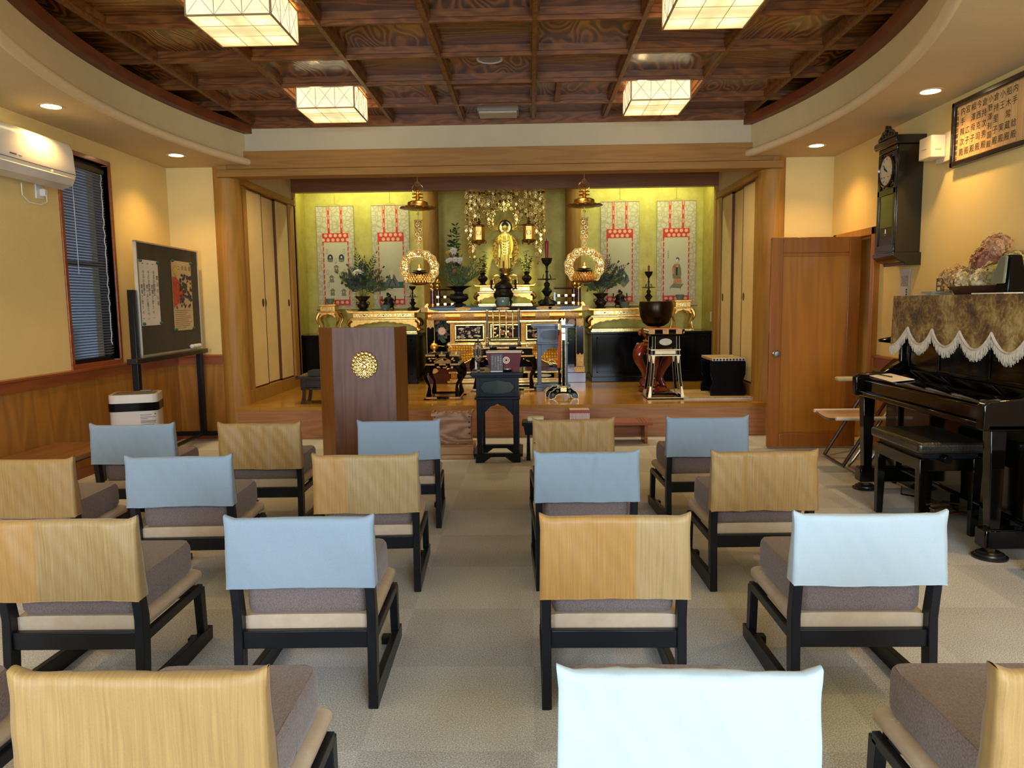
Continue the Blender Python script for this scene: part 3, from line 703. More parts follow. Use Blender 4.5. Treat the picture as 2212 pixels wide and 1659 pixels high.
# downlights
dlM=emit('downlight_glow',(1,.80,.40),16)
dl_lab=['recessed downlight near the air conditioner on the left soffit','recessed downlight at the far end of the left soffit','recessed downlight above the framed name board','recessed downlight above the clock end of the right soffit']
def downl():
    t=thing('downlight','x','light',(0,0,0),0,'round recessed downlights in the side soffits')
    mb=MB(); mb.lathe([(.062,0),(.078,-.004),(.080,0),(.062,.0)],(0,0,ZS-.0005),32); mb.lathe([(.062,0),(.062,.002)],(0,0,ZS-.004),32); mb.build('trim_ring',mat('downlight_ring',(.75,.6,.35),.3,.4),t)
    mb=MB(); mb.lathe([(.0,-.0005),(.058,-.0005),(.058,.001)],(0,0,ZS-.0045),28); mb.build('lens',dlM,t); return t
dp=downl()
for i,(x,y) in enumerate(((-3.07,4.89),(-3.02,6.49),(2.54,4.94),(2.44,6.56))):
    o=dp if i==0 else copy_tree(dp); o.location=(x,y,0); o['label']=dl_lab[i]
t=thing('ceiling_speaker','round white ceiling speaker with grey mesh between the lanterns','speaker',(-.268,5.46,2.99))
mb=MB(); mb.lathe([(.075,0),(.092,-.008),(.095,0.008),(.075,.008)],(-.268,5.46,2.985),36); mb.build('rim',mat('speaker_rim',(.52,.50,.46),.5),t)
mb=MB(); mb.lathe([(0,-.003),(.076,-.003),(.076,.004)],(-.268,5.46,2.985),36); mb.build('mesh_grille',mat('speaker_mesh',(.25,.245,.22),.8,bs=.6,bscale=400),t)
t=thing('ceiling_vent','small white rectangular vent plate on the coffered ceiling near the white band','vent',(-.28,6.86,2.96))
mb=MB(); mb.box(-.435,6.76,2.935,-.10,6.96,2.955); mb.build('plate',mat('vent_plate',(.42,.36,.27),.6),t,bevel=.004)
mb=MB(); mb.box(-.45,6.745,2.955,-.085,6.975,2.999); mb.build('back_box',mat('vent_plate_box',(.30,.25,.18),.6),t,bevel=.004)

# ================= LEFT SIDE =================
# air conditioner
t=thing('air_conditioner','white wall air conditioner high on the left wall with open louver','air conditioner',(XL,4.86,2.1))
pr=[(XL,2.42),(XL+.17,2.42),(XL+.205,2.40),(XL+.225,2.36),(XL+.235,2.19),(XL+.205,2.135),(XL+.12,2.115),(XL,2.13)]
mb=MB(); mb.prism(pr,'y',4.46,5.27); mb.build('body',whitep,t,bevel=.012,seg=3)
mb=MB(); mb.prism([(XL+.232,2.175),(XL+.243,2.168),(XL+.22,2.118),(XL+.14,2.095),(XL+.13,2.103),(XL+.21,2.125)],'y',4.48,5.24); mb.build('louver',mat('louver_grey_white',(.62,.58,.52),.35),t,bevel=.003)
mb=MB(); mb.box(XL+.2345,4.46,2.196,XL+.2385,5.27,2.199); mb.build('panel_seam',ink,t)
mb=MB(); mb.box(XL+.232,4.60,2.222,XL+.236,4.66,2.229); mb.box(XL+.232,4.68,2.222,XL+.2358,4.71,2.225); mb.build('badge',mat('badge_dark',(.06,.05,.05),.4),t)
mb=MB(); mb.sph((XL+.237,5.0,2.185),.005,8); mb.build('status_light',emit('led_yellow',(1,.7,.1),3),t)
t=thing('power_plug','white plug with short looped cable below the air conditioner','plug',(XL,5.2,2.0))
mb=MB(); mb.box(XL,5.16,2.03,XL+.012,5.24,2.13); mb.build('socket_plate',whitep,t,bevel=.003)
mb=MB(); mb.box(XL+.012,5.19,2.05,XL+.05,5.225,2.10); mb.build('plug_body',whitep,t,bevel=.005)
mb=MB(); mb.tube([(XL+.05,5.207,2.06),(XL+.055,5.20,2.01),(XL+.04,5.15,1.985),(XL+.03,5.05,1.99),(XL+.02,5.0,2.03),(XL+.02,5.0,2.11)],.004,6); mb.build('cable',whitep,t)

# dark board on a wheeled stand
P0=Vector((-3.045,5.77,0)); P1=Vector((-3.105,6.96,0)); D=(P1-P0).normalized(); N=Vector((D.y,-D.x,0))
bw=(P1-P0).length
t=thing('display_board','dark green-grey display board on a black wheeled stand by the left wall','board',tuple((P0+P1)/2))
def onb(s,z,o=0): p=P0+D*s+N*o; return (p.x,p.y,z)
def slab(mb,s0,s1,z0,z1,o0,o1):
    return mb.hexa([onb(s0,z0,o1),onb(s1,z0,o1),onb(s1,z0,o0),onb(s0,z0,o0)],[onb(s0,z1,o1),onb(s1,z1,o1),onb(s1,z1,o0),onb(s0,z1,o0)])
mb=MB(); slab(mb,0,bw,.90,1.78,-.012,.0); mb.build('panel',mat('board_felt',(.065,.058,.038),.75,bs=.2,bscale=300),t,smooth=0)
mb=MB()
for a in ((-.012,.0,.89,1.79),(bw,bw+.012,.89,1.79),(-.012,bw+.012,1.78,1.792),(-.012,bw+.012,.885,.90)): slab(mb,*a,-.018,.008)
mb.build('edge_frame',mat('board_aluminium',(.62,.58,.5),.35,.6),t,smooth=0)
mb=MB(); slab(mb,-.22,bw+.0,.845,.885,-.02,.06); mb.build('tray',mat('tray_dark',(.015,.012,.010),.3),t,bevel=.004)
for s in (-.05,bw+.02):
    mb=MB(); a=P0+D*s-N*.03
    mb.bar((a.x,a.y,.06),(a.x,a.y,1.41),.05,.05); mb.build('upright',chairblk,t,bevel=.005)
    mb=MB(); b0=a-N*.28; b1=a+N*.28; q=D*.02
    mb.hexa([tuple(b0-q+Vector((0,0,.05))),tuple(b0+q+Vector((0,0,.05))),tuple(b1+q+Vector((0,0,.05))),tuple(b1-q+Vector((0,0,.05)))],[tuple(b0-q+Vector((0,0,.09))),tuple(b0+q+Vector((0,0,.09))),tuple(b1+q+Vector((0,0,.09))),tuple(b1-q+Vector((0,0,.09)))])
    mb.build('foot_bar',chairblk,t,bevel=.004)
    for e in (b0,b1):
        mb=MB(); mb.disc_y((e.x,e.y,.025),.025,.02,16); mb.build('caster',black,t)
mb=MB(); a=P0-N*.03+Vector((0,0,.07)); b_=P1-N*.03+Vector((0,0,.07)); mb.tube([tuple(a),tuple(b_)],.018,8); mb.build('cross_bar',chairblk,t)
def sheet(name,lab,s0,s1,z0,z1,mt,wave=.006):
    tt=thing(name,lab,'poster',onb((s0+s1)/2,z0,.004))
    mb=MB(); mb.grid(lambda u,v:onb(s0+(s1-s0)*u,z0+(z1-z0)*v,.0035+.3*wave*(math.sin(u*PI)*.6+.5*math.sin(v*5+u*3))*(1 if .02<u<.98 else .4)),10,16)
    mb.grid(lambda u,v:onb(s1-(s1-s0)*u,z0+(z1-z0)*v,.0025+.3*wave*(math.sin((1-u)*PI)*.6+.5*math.sin(v*5+(1-u)*3))*(1 if .02<u<.98 else .4)),10,16)
    mb.build('paper',mt,tt,smooth=80); return tt
tt=sheet('calligraphy_sheet','white sheet of brush calligraphy pinned to left half of the dark board',.02,.355,1.13,1.65,paper)
AX=tuple(D); mb=MB(); O=.0078
def bp(s,z): return onb(s,z,O)
mb.vtext('聞法の心得',bp(.322,1.53),.040,.052,AX,jit=.05)
for s,w_ in ((.262,'初事と思うべ—'),(.172,'我一人と思うべ—'),(.082,'最後と思うべ—')):
    mb.vtext('一、今日の御縁は',bp(s,1.635),.036,.034,AX,jit=.05)
    mb.vtext(w_,bp(s-.036,1.455),.036,.036 if len(w_)>7 else .041,AX,jit=.05)
mb.build('brush_writing',ink,tt,smooth=0)
tt=sheet('illustrated_sheet','painted sheet with red field above small print pinned to right half of the board',.615,1.03,1.07,1.675,mat('old_paper_tan',(.60,.46,.25),.8,var=.08),.005)
mb=MB()
for k,ch in enumerate('二河白道'): mb.text(ch,bp(.755+k*.078,1.60),.045,AX)
mb.build('title_writing',ink,tt,smooth=0)
rnd=random.Random(3)
def bp2(s,z,o=0): return onb(s,z,O-.0012+o)
def blob(mb,s,z,w_,h_,n=9,o=0):
    o*=.4; mb.poly([bp2(s+w_*math.cos(2*PI*i/n)*rnd.uniform(.7,1.1),z+h_*math.sin(2*PI*i/n)*rnd.uniform(.7,1.1),o) for i in range(n)])
mb=MB(); mb.poly([bp2(.620,1.535),bp2(.620,1.265),bp2(.68,1.29),bp2(.78,1.33),bp2(.86,1.38),bp2(.82,1.45),bp2(.75,1.50),bp2(.69,1.535)]); mb.build('red_field',mat('print_red',(.50,.075,.03),.7,var=.35,vs=60),tt,smooth=0)
mb=MB()
for k in range(60): blob(mb,rnd.uniform(.76,1.01),rnd.uniform(1.32,1.56),.030,.016,7,.001*rnd.random())
for k in range(10): blob(mb,rnd.uniform(.66,1.0),rnd.uniform(1.27,1.32),.014,.016,7,.001)
mb.build('dark_print',mat('print_dark',(.05,.045,.06),.7,var=.6,vs=90),tt,smooth=0)
mb=MB(); blob(mb,.69,1.595,.045,.05,12,0); blob(mb,.95,1.46,.035,.05,12,.002); mb.build('golden_print',mat('print_gold',(.62,.45,.10),.7,var=.4,vs=80),tt,smooth=0)
mb=MB()
for k in range(10):
    z=1.245-k*.017; e=rnd.uniform(.80,1.0); s=.645
    while s<e: mb.poly([bp2(s,z-.0022),bp2(s+.011,z-.0022),bp2(s+.011,z+.0022),bp2(s,z+.0022)]); s+=.017
mb.build('small_print',mat('print_brown',(.20,.13,.06),.7),tt,smooth=0)
mg=mat('magnet_green',(.01,.09,.06),.3)
for s,z,lb in ((.035,1.64,'upper left of the calligraphy sheet'),(.335,1.635,'upper right of the calligraphy sheet'),(.04,1.145,'lower left of the calligraphy sheet'),(.34,1.145,'lower right of the calligraphy sheet'),(.63,1.672,'upper left of the painted sheet'),(1.015,1.667,'upper right of the painted sheet'),(.63,1.080,'lower left of the painted sheet'),(1.01,1.082,'lower right of the painted sheet')):
    mb=MB(); mb.sph(onb(s,z,.013),.013,12); o=mb.build('magnet',mg,None,label='small round green magnet at '+lb,category='magnet',group='green magnets on the board')
for k in range(5):
    mb=MB(); mb.sph(onb(.915+k*.045,.918,.022),.020,12,1,1,1); mb.build('white_magnet',whitep,None,label=['leftmost','second from left','middle','second from right','rightmost'][k]+' of the five white magnets at the lower right of the board',category='magnet',group='white round magnets in a row')

# air purifier
t=thing('air_purifier','white boxy air purifier with black band standing by the left wainscot','air purifier',(-2.93,5.40,0),R(0))
def rbox(w_,d_,r_,n=6):
    P=[]
    for cx,cy,a in ((w_/2-r_,d_/2-r_,0),(-w_/2+r_,d_/2-r_,90),(-w_/2+r_,-d_/2+r_,180),(w_/2-r_,-d_/2+r_,270)):
        P+=[(cx+r_*math.cos(R(a+90*i/n)),cy+r_*math.sin(R(a+90*i/n))) for i in range(n+1)]
    return P
def rot2(P,a,c): return [(c[0]+x*math.cos(a)-y*math.sin(a),c[1]+x*math.sin(a)+y*math.cos(a)) for x,y in P]
pc=(-2.93,5.42); pa=R(18)
mb=MB(); mb.prism(rot2(rbox(.325,.27,.05),pa,pc),'z',0.01,.525); mb.build('body',mat('purifier_white',(.60,.52,.46),.3,coat=.3,var=.03),t)
mb=MB(); mb.prism(rot2(rbox(.34,.285,.055),pa,pc),'z',.525,.585); mb.build('band',black,t)
mb=MB(); mb.prism(rot2(rbox(.33,.275,.05),pa,pc),'z',.585,.645); mb.build('top_cover',mat('purifier_white_top',(.62,.56,.48),.3,coat=.3,var=.03),t)
mb=MB(); mb.prism(rot2(rbox(.28,.225,.05),pa,pc),'z',.645,.6465); mb.build('grille',mat('grille_brown',(.16,.13,.09),.5,bs=1,bscale=200),t)
mb=MB(); fx=lambda u,z,o=.1365:rot2([(u,-o)],pa,pc)[0]+(z,)
for k,(z,wd) in enumerate(((.494,.075),(.478,.105),(.466,.05),(.452,.105),(.444,.10),(.436,.10),(.424,.09),(.412,.03))):
    a,b_=fx(.045,z),fx(.045+wd,z); mb.poly([a,b_,(b_[0],b_[1],z+.003),(a[0],a[1],z+.003)])
mb.build('printed_lines',ink,t,smooth=0)
mb=MB(); mb.text('▲',fx(.145,.498),.014,(math.cos(pa),math.sin(pa),0)); mb.build('printed_mark',ink,t,smooth=0)
mb=MB(); mb.prism(rot2([(-.05,-.02),(.03,-.02),(.03,.0),(-.05,.0)],pa,(-2.88,5.50)),'z',.6475,.66); mb.build('remote_control',mat('remote_body',(.10,.09,.08),.4),None,label='slim remote control lying on top of the white air purifier',category='remote control',bevel=.003)
# low folding table at left wall
t=thing('low_table','long low table with brown top and black folding legs along the left wainscot','table',(-3.1,4.5,0))
mb=MB(); mb.box(-3.36,3.55,.305,-2.90,5.12,.335); mb.build('tabletop',wood('table_top_wood',(.17,.072,.022),(.26,.12,.04),(6,.5,6),rings=5,rough=.4,contrast=.3),t,bevel=.004)
mb=MB(); mb.box(-3.32,3.6,.285,-2.94,5.08,.305); mb.build('apron',chairblk,t)
for x in (-3.30,-2.97):
    for y in (3.75,4.98): mb=MB(); mb.bar((x,y,0),(x+.01,y-.03,.29),.055,.04,.06,.05); mb.build('leg',chairblk,t,bevel=.003)
mb=MB(); mb.tube([(-3.35,4.7,.01),(-3.0,4.9,.008),(-2.9,5.15,.008),(-2.96,5.35,.008),(-3.1,5.55,.01)],.005,6); mb.build('floor_cable',black,None,label='black power cord lying on the carpet beside the low table leg',category='cord')

# ================= LECTERN =================
lw=wood('lectern_walnut',(.12,.052,.034),(.20,.095,.064),(5,5,.35),rings=6,rough=.42,contrast=.3)
lws=wood('lectern_walnut_lit',(.19,.075,.014),(.27,.11,.022),(5,5,.35),rings=6,rough=.4,contrast=.3)  # light falling on the sides is put into this brighter walnut colour
t=thing('lectern','tall dark wooden lectern with angled sides and round gold crest','lectern',(-1.27,5.8,0))
F=[(-1.505,5.62),(-1.028,5.62)]; S1=[(-1.665,5.83),(-.975,5.86)]
mb=MB(); mb.prism([F[0],F[1],(F[1][0],F[1][1]+.022),(F[0][0],F[0][1]+.022)],'z',0,1.105); mb.build('front_panel',lw,t,bevel=.002)
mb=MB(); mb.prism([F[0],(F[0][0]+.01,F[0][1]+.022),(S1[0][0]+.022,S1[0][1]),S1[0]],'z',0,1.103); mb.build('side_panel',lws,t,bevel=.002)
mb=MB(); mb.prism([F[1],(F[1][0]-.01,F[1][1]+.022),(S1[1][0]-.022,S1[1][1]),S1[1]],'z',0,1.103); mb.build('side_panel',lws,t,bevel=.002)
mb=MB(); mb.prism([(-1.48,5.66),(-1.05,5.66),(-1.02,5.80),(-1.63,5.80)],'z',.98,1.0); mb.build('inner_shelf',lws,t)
cx,cy,cz=-1.262,5.617,.818
mb=MB(); mb.disc_y((cx,cy-.004,cz),.088,.008,48); mb.build('crest_disc',goldb,t)
mb=MB()
for sg in (-1,1):
    for ring,(rad,n,sz) in enumerate(((.088,9,.016),(.062,7,.013),(.040,5,.010))):
        for k in range(n):
            a=R(90+sg*(10+ (160 if ring==0 else 150)*k/(n-1)))
            s_=sz*(1.15-.5*k/(n-1))
            mb.sph((cx+rad*math.cos(a),cy-.010,cz+rad*math.sin(a)),s_,10,1,.5,1.15)
mb.build('crest_petals',goldb,t)
mb=MB()
pts=[(cx+.018*math.sin(PI*2*i/24)*1.0,cy-.016,cz+.045-.075*i/24) for i in range(25)]
mb.tube(pts,.0042,8); mb.tube([(2*cx-p[0],p[1]-.002,p[2]) for p in pts],.0042,8)
for sg in (-1,1): mb.tube([(cx+sg*(.002+.018*i/10+.012*math.sin(i/10*PI)),cy-.016,cz-.03-.012*math.sin(i/10*PI*1.3)) for i in range(11)],.0035,8)
mb.torus((cx,cy-.012,cz),.052,.003,40,6,'y'); mb.torus((cx,cy-.008,cz),.096,.003,48,6,'y')
for k in range(9): a=R(-150+15*k); mb.sph((cx+.078*math.cos(a),cy-.010,cz+.078*math.sin(a)),.009,8,1,.5,1)
mb.build('crest_knot',goldb,t)

# ================= INCENSE DESK and similar tall desk on the stage =================
def tall_desk(cx,cy,z0,h,w_,d_,m,inset,nm,lab,cat='table',topw=None):
    t=thing(nm,lab,cat,(cx,cy,z0)); tw=topw or w_+.11; zt=z0+h; x0,x1=cx-w_/2,cx+w_/2; y0,y1=cy-d_/2,cy+d_/2
    mb=MB(); mb.box(cx-tw/2,y0-.035,zt-.030,cx+tw/2,y1+.035,zt); mb.build('tabletop',m,t,bevel=.005)
    mb=MB(); mb.box(cx-w_/2-.035,y0-.012,zt-.045,cx+w_/2+.035,y1+.012,zt-.030); mb.build('top_moulding',m,t,bevel=.004)
    zb=zt-.045-.155
    mb=MB(); mb.box(x0,y0,zb,x1,y1,zt-.045); mb.build('upper_box',m,t,bevel=.003)
    # cusped inset plate
    n=40; pl=[]
    for i in range(n):
        a=2*PI*i/n; r_=1+.035*math.cos(a*8); X=math.copysign(abs(math.cos(a))**.75,math.cos(a)); Z=math.copysign(abs(math.sin(a))**.8,math.sin(a))
        zz=.052*Z*r_+(.006 if abs(a-PI/2)<.1 else 0); pl.append((cx+X*w_*.39*r_,(zb+zt-.045)/2+zz))
    mb=MB(); mb.prism(pl,'y',y0-.0035,y0+.001); mb.build('inset_plate',inset,t)
    mb=MB(); mb.tube([(p[0],y0-.003,p[1]) for p in pl],.0022,6,True); mb.build('inset_rim',m,t)
    for sx in (-1,1): 
        mb=MB(); mb.box(cx+sx*w_/2-.03*(sx>0)-.0,y0-.006,zb,cx+sx*w_/2+.03*(sx<0),y0,zt-.045); mb.build('corner_strip',m,t,bevel=.002)
    mb=MB(); mb.box(x0-.014,y0-.014,zb-.022,x1+.014,y1+.014,zb); mb.build('waist_moulding',m,t,bevel=.006,seg=3)
    zl=zb-.022; zf=z0+.075
    # apron with cusped arch, front and back
    def ap(yA,yB):
        w2=w_/2-.035; ar=[(-w2,zl-.20),(-w2*.93,zl-.13),(-w2*.75,zl-.10),(-w2*.62,zl-.085),(-w2*.42,zl-.055),(-w2*.22,zl-.05),(0,zl-.035)]
        ar=ar+[(-a,b_) for a,b_ in ar[:-1][::-1]]
        for (xa,za),(xb,zb_) in zip(ar,ar[1:]):
            mb.hexa([(cx+xa,yA,za),(cx+xb,yA,zb_),(cx+xb,yB,zb_),(cx+xa,yB,za)],[(cx+xa,yA,zl),(cx+xb,yA,zl),(cx+xb,yB,zl),(cx+xa,yB,zl)])
    mb=MB(); ap(y0+.004,y0+.022); mb.build('apron',m,t,smooth=0); mb=MB(); ap(y1-.022,y1-.004); mb.build('apron',m,t,smooth=0)
    for sx in (-1,1):
        for yy in (y0,y1-.045):
            mb=MB(); xa=cx+sx*(w_/2-.022); mb.bar((xa,yy+.0225,zf),(xa,yy+.0225,zl),.044,.045,.044,.045); mb.build('leg',m,t,bevel=.004)
    mb=MB()
    for yy in (y0-.01,y1-.04): mb.box(x0-.012,yy,zf-.03,x1+.012,yy+.05,zf)
    for sx in (-1,1): mb.box(cx+sx*w_/2-.03,y0,zf-.028,cx+sx*w_/2+.03,y1,zf-.002)
    for sx in (-1,1):
        for yy in (y0-.01,y1-.04): mb.prism([(cx+sx*(w_/2+.012),z0),(cx+sx*(w_/2-.05),z0),(cx+sx*(w_/2-.11),zf-.03),(cx+sx*(w_/2+.012),zf-.03)],'y',yy,yy+.05)
    mb.build('base_frame',m,t,bevel=.003)
    return t
navy=mat('navy_black_lacquer',(.008,.011,.018),.25,coat=0,var=.2,spec=.22)
slate=mat('slate_blue_lacquer',(.065,.105,.18),.25,coat=.2,var=.12)
tall_desk(-.268,6.08,0,.732,.335,.40,navy,mat('green_black_inset',(.008,.022,.018),.2,coat=.3),'incense_desk','dark navy incense desk with green-black oval inset in front of the altar step',topw=.42)
tall_desk(.238,8.22,ZP,.735,.33,.26,slate,mat('black_inset',(.006,.008,.006),.3),'side_desk','slate blue tall desk standing on the stage in front of the gold altar',topw=.46)
# red box with prayer card etc. on the incense desk
zt=.732
t=thing('incense_box','maroon flared box with cream rim on top of the dark incense desk','box',(-.215,6.0,zt))
mb=MB(); mb.hexa([(-.325,5.95,zt),(-.095,5.95,zt),(-.095,6.08,zt),(-.325,6.08,zt)],[(-.357,5.935,zt+.150),(-.072,5.935,zt+.150),(-.072,6.095,zt+.150),(-.357,6.095,zt+.150)]); mb.build('box_body',mat('box_maroon',(.13,.010,.018),.35),t)
mb=MB(); 
for a in ((-.362,5.930,-.067,5.938),(-.362,6.092,-.067,6.100),(-.362,5.930,-.354,6.1),(-.075,5.930,-.067,6.1)): mb.box(a[0],a[1],zt+.148,a[2],a[3],zt+.157)
mb.build('rim',mat('box_rim_cream',(.72,.60,.36),.4),t)
mb=MB(); mb.torus((-.195,5.936,zt+.088),.024,.005,28,6,'y'); mb.torus((-.195,5.936,zt+.088),.013,.004,24,6,'y'); mb.build('crest',mat('crest_pink_gold',(.75,.55,.42),.4,.3),t)
t=thing('etiquette_card','dark standing card with vertical white writing leaning on the maroon box','card',(-.285,5.92,zt))
mb=MB(); mb.hexa([(-.318,5.905,zt+.004),(-.222,5.905,zt+.004),(-.222,5.910,zt+.004),(-.318,5.910,zt+.004)],[(-.318,5.925,zt+.138),(-.222,5.925,zt+.138),(-.222,5.930,zt+.138),(-.318,5.930,zt+.138)]); mb.build('card',mat('card_dark',(.030,.008,.010),.4),t,smooth=0)
mb=MB(); az=Vector((0,.02,.134)).normalized()
for s,tx,st in ((-.239,'お焼香作法',.017),(-.259,'お香を押しいただかず',.0118),(-.281,'一回だけくべて',.0135),(-.305,'お念仏します',.0135)):
    mb.vtext(tx,(s,5.9215,zt+.126),.011,st,(1,0,0),tuple(az))
mb.build('card_writing',mat('writing_white',(.75,.72,.66),.6),t,smooth=0)
mb=MB(); mb.box(-.318,5.885,zt,-.222,5.905,zt+.006); mb.build('card_foot',whitep,t)
t=thing('incense_container','small glazed incense cup with gold stripe at the right end of the desk top','cup',(-.085,5.95,zt))
mb=MB(); mb.cyl((-.052,5.96,zt),.018,.03,20); mb.build('cup_body',mat('cup_black_gold',(.25,.16,.05),.3,.4,var=.6,vs=60),t)
t=thing('rosary_stand','prayer beads draped over a small stand at the left end of the incense desk','prayer beads',(-.43,6.02,zt))
mb=MB(); mb.lathe([(.05,0),(.05,.006),(.012,.014),(.008,.02),(.008,.24),(.004,.27)],(-.425,6.05,zt),20); mb.build('stand_post',mat('stand_chrome_dark',(.10,.08,.06),.25,.6),t)
for k,(a_,b_) in enumerate(((.036,.085),(.028,.068),(.018,.05))):
    mb=MB()
    for i in range(30-4*k):
        an=2*PI*i/(30-4*k); mb.sph((-.425+a_*math.cos(an),6.03-.008*k,zt+.15+b_*math.sin(an)),.0062-.0006*k,8)
    mb.build('bead_string',[mat('beads_black',(.012,.008,.008),.15,coat=.5),mat('beads_amber',(.30,.16,.07),.25),mat('beads_pale',(.55,.50,.40),.3)][k],t)
mb=MB(); mb.box(-.452,6.03,zt+.01,-.438,6.038,zt+.10); mb.build('white_tassel',mat('tassel_white',(.75,.68,.62),.8),t)
mb=MB(); mb.disc_y((-.165,5.91,zt+.03),.001,.001,4)
t=thing('small_incense_tin','low round silver-lidded tin in front of the maroon box','tin',(-.17,5.90,zt))
mb=MB(); mb.lathe([(.034,0),(.036,.012),(.030,.018)],(-.185,5.905,zt),24); mb.build('tin_body',black,t)
mb=MB(); mb.lathe([(.031,0),(.031,.006),(.0,.012)],(-.185,5.905,zt+.0175),24); mb.build('tin_lid',mat('tin_lid_cream',(.6,.55,.4),.25,.5),t)

# offering box, step blocks, bench, little stool, books
tan=wood('offering_box_wood',(.24,.105,.045),(.50,.27,.14),(.8,1,2.2),rings=9,scale=3,rough=.5,contrast=.5)
t=thing('offering_box','wooden offering box with round studs and zigzag edges left of the incense desk','box',(-.66,6.3,.09))
mb=MB(); mb.box(-.83,6.22,.092,-.512,6.40,.345); mb.build('box_body',tan,t,bevel=.003)
def zig(z,dz,n=6):
    P=[(-.845,z)]
    for i in range(n): P+=[(-.845+.348*(i+.5)/n,z+dz),(-.845+.348*(i+1)/n,z)]
    return P
mb=MB(); P=zig(.345,.022); mb.prism(P+[(-.497,.33),(-.845,.33)],'y',6.206,6.222); mb.build('zigzag_top',tan,t,smooth=0)
mb=MB(); mb.box(-.845,6.22,.345,-.83,6.41,.362); mb.box(-.512,6.22,.345,-.497,6.41,.362); 
for k in range(5): mb.box(-.82+.065*k,6.225,.335,-.80+.065*k,6.40,.352)
mb.build('top_bars',tan,t,smooth=0)
mb=MB()
for sx in (-.832,-.512):
    for k in range(5): mb.sph((sx+(.014 if sx<-.7 else -.012),6.219,.325-k*.048),.0075,10,1,.6,1)
mb.build('iron_stud',mat('stud_iron',(.03,.02,.02),.4,.5),t)
mb=MB(); mb.prism([(-.845,.092),(-.80,.092),(-.79,.105),(-.72,.092),(-.69,.106),(-.62,.092),(-.59,.106),(-.53,.092),(-.497,.092),(-.497,.135),(-.845,.135)],'y',6.205,6.219); mb.build('skirt',tan,t,smooth=0)
pale=wood('pale_plank',(.46,.26,.13),(.60,.37,.20),(.4,4,4),rings=5,rough=.55,contrast=.35)
mb=MB(); mb.box(-.84,6.02,.0,-.472,6.42,.030); mb.build('wooden_step',pale,None,bevel=.003,label='lower pale plank under the offering box',category='step',group='pale planks under the offering box')
mb=MB(); mb.box(-.84,6.06,.031,-.480,6.42,.090); mb.build('wooden_step',pale,None,bevel=.003,label='upper thicker pale plank directly beneath the offering box',category='step',group='pale planks under the offering box')
t=thing('step_bench','low red-brown slatted step bench against the stage front','bench',(.72,6.8,0))
rb=wood('step_red_brown',(.24,.065,.02),(.36,.115,.04),(.5,5,5),rings=5,rough=.35,contrast=.3,coat=.2)
mb=MB(); mb.box(.36,6.60,.172,1.085,6.88,.20)
mb.build('bench_top',rb,t,bevel=.004)
mb=MB()
for x in (.97,1.0,1.03,.42,.45,.48): mb.box(x-.0015,6.605,.2002,x+.0015,6.875,.2012)
mb.build('groove_line',ink,t,smooth=0)
for x in (.40,1.03): mb=MB(); mb.box(x-.014,6.63,0,x+.014,6.86,.172); mb.build('bench_side',rb,t,bevel=.003)
mb=MB(); mb.box(.41,6.84,.03,1.02,6.852,.172); mb.build('bench_back',rb,t)
for k in range(14):
    mb=MB(); x=.345+.0128*k; mb.box(x,6.62,.201,x+.0118,6.76,.312)
    o=mb.build('hymn_book',mat('book_red_cover',(.42,.06,.05),.5,var=.15),None,label='',category='book')
    o['label']=['leftmost','2nd from left','3rd from left','4th from left','5th from left','6th from left','7th from left','8th from left','9th from left','10th from left','11th from left','12th from left','13th from left','rightmost'][k]+' thin red book in the upright row at the stage front'
    o['group']='thin red books standing in a row'
    mb=MB(); mb.box(x+.002,6.6195,.215,x+.0095,6.6202,.285); mb.build('spine_label',paper,o,smooth=0)
    mb=MB(); mb.box(x+.001,6.622,.3115,x+.0108,6.758,.3135); mb.build('pages',mat('page_edges',(.68,.55,.40),.8),o,smooth=0)
t=thing('small_stool','small black stool with slender legs right of the incense desk','stool',(.02,6.05,0))
mb=MB(); mb.box(-.075,5.93,.285,.15,6.12,.315); mb.build('stool_top',navy,t,bevel=.004)
mb=MB(); mb.hexa([(-.05,5.945,.21),(.12,5.945,.21),(.12,6.10,.21),(-.05,6.10,.21)],[(-.062,5.94,.285),(.135,5.94,.285),(.135,6.11,.285),(-.062,6.11,.285)]); mb.build('stool_apron',navy,t,bevel=.003)
for x in (-.025,.10):
    for y in (5.96,6.085): mb=MB(); mb.bar((x,y,0),(x,y,.21),.034,.024,.022,.02); mb.build('leg',navy,t,bevel=.002)
mb=MB(); mb.box(-.03,6.0,.316,.10,6.09,.345); mb.build('card_box',mat('card_box_cream',(.75,.68,.48),.5),None,label='small cream box lying on the little black stool',category='box',bevel=.003)
# ================= RIGHT SIDE =================
# upright piano
t=thing('upright_piano','black glossy upright piano along the right wall','piano',(2.5,4.3,0))
Y0p,Y1p=3.56,5.02
mb=MB(); mb.box(2.45,Y0p,.05,2.778,Y0p+.035,1.26); mb.box(2.45,Y1p-.035,.05,2.778,Y1p,1.26); mb.box(2.43,Y0p+.035,1.225,2.778,Y1p-.035,1.262); mb.box(2.75,Y0p,.05,2.778,Y1p,1.2); mb.build('case',pianoblk,t,bevel=.006)
mb=MB(); mb.box(2.47,Y0p+.035,.78,2.49,Y1p-.035,1.225); mb.build('upper_panel',pianoblk,t,bevel=.004)
mb=MB()
for a in ((.82,.835),(1.19,1.205)): mb.box(2.462,Y0p+.10,a[0],2.47,Y1p-.10,a[1])
for y in (Y0p+.10,4.05,4.55,Y1p-.115): mb.box(2.462,y,.82,2.47,y+.015,1.205)
mb.build('panel_moulding',pianoblk,t,bevel=.002)
mb=MB(); mb.box(2.47,Y0p+.035,.14,2.49,Y1p-.035,.64); mb.box(2.44,Y0p+.035,.05,2.49,Y1p-.035,.14); mb.build('lower_panel',pianoblk,t,bevel=.004)
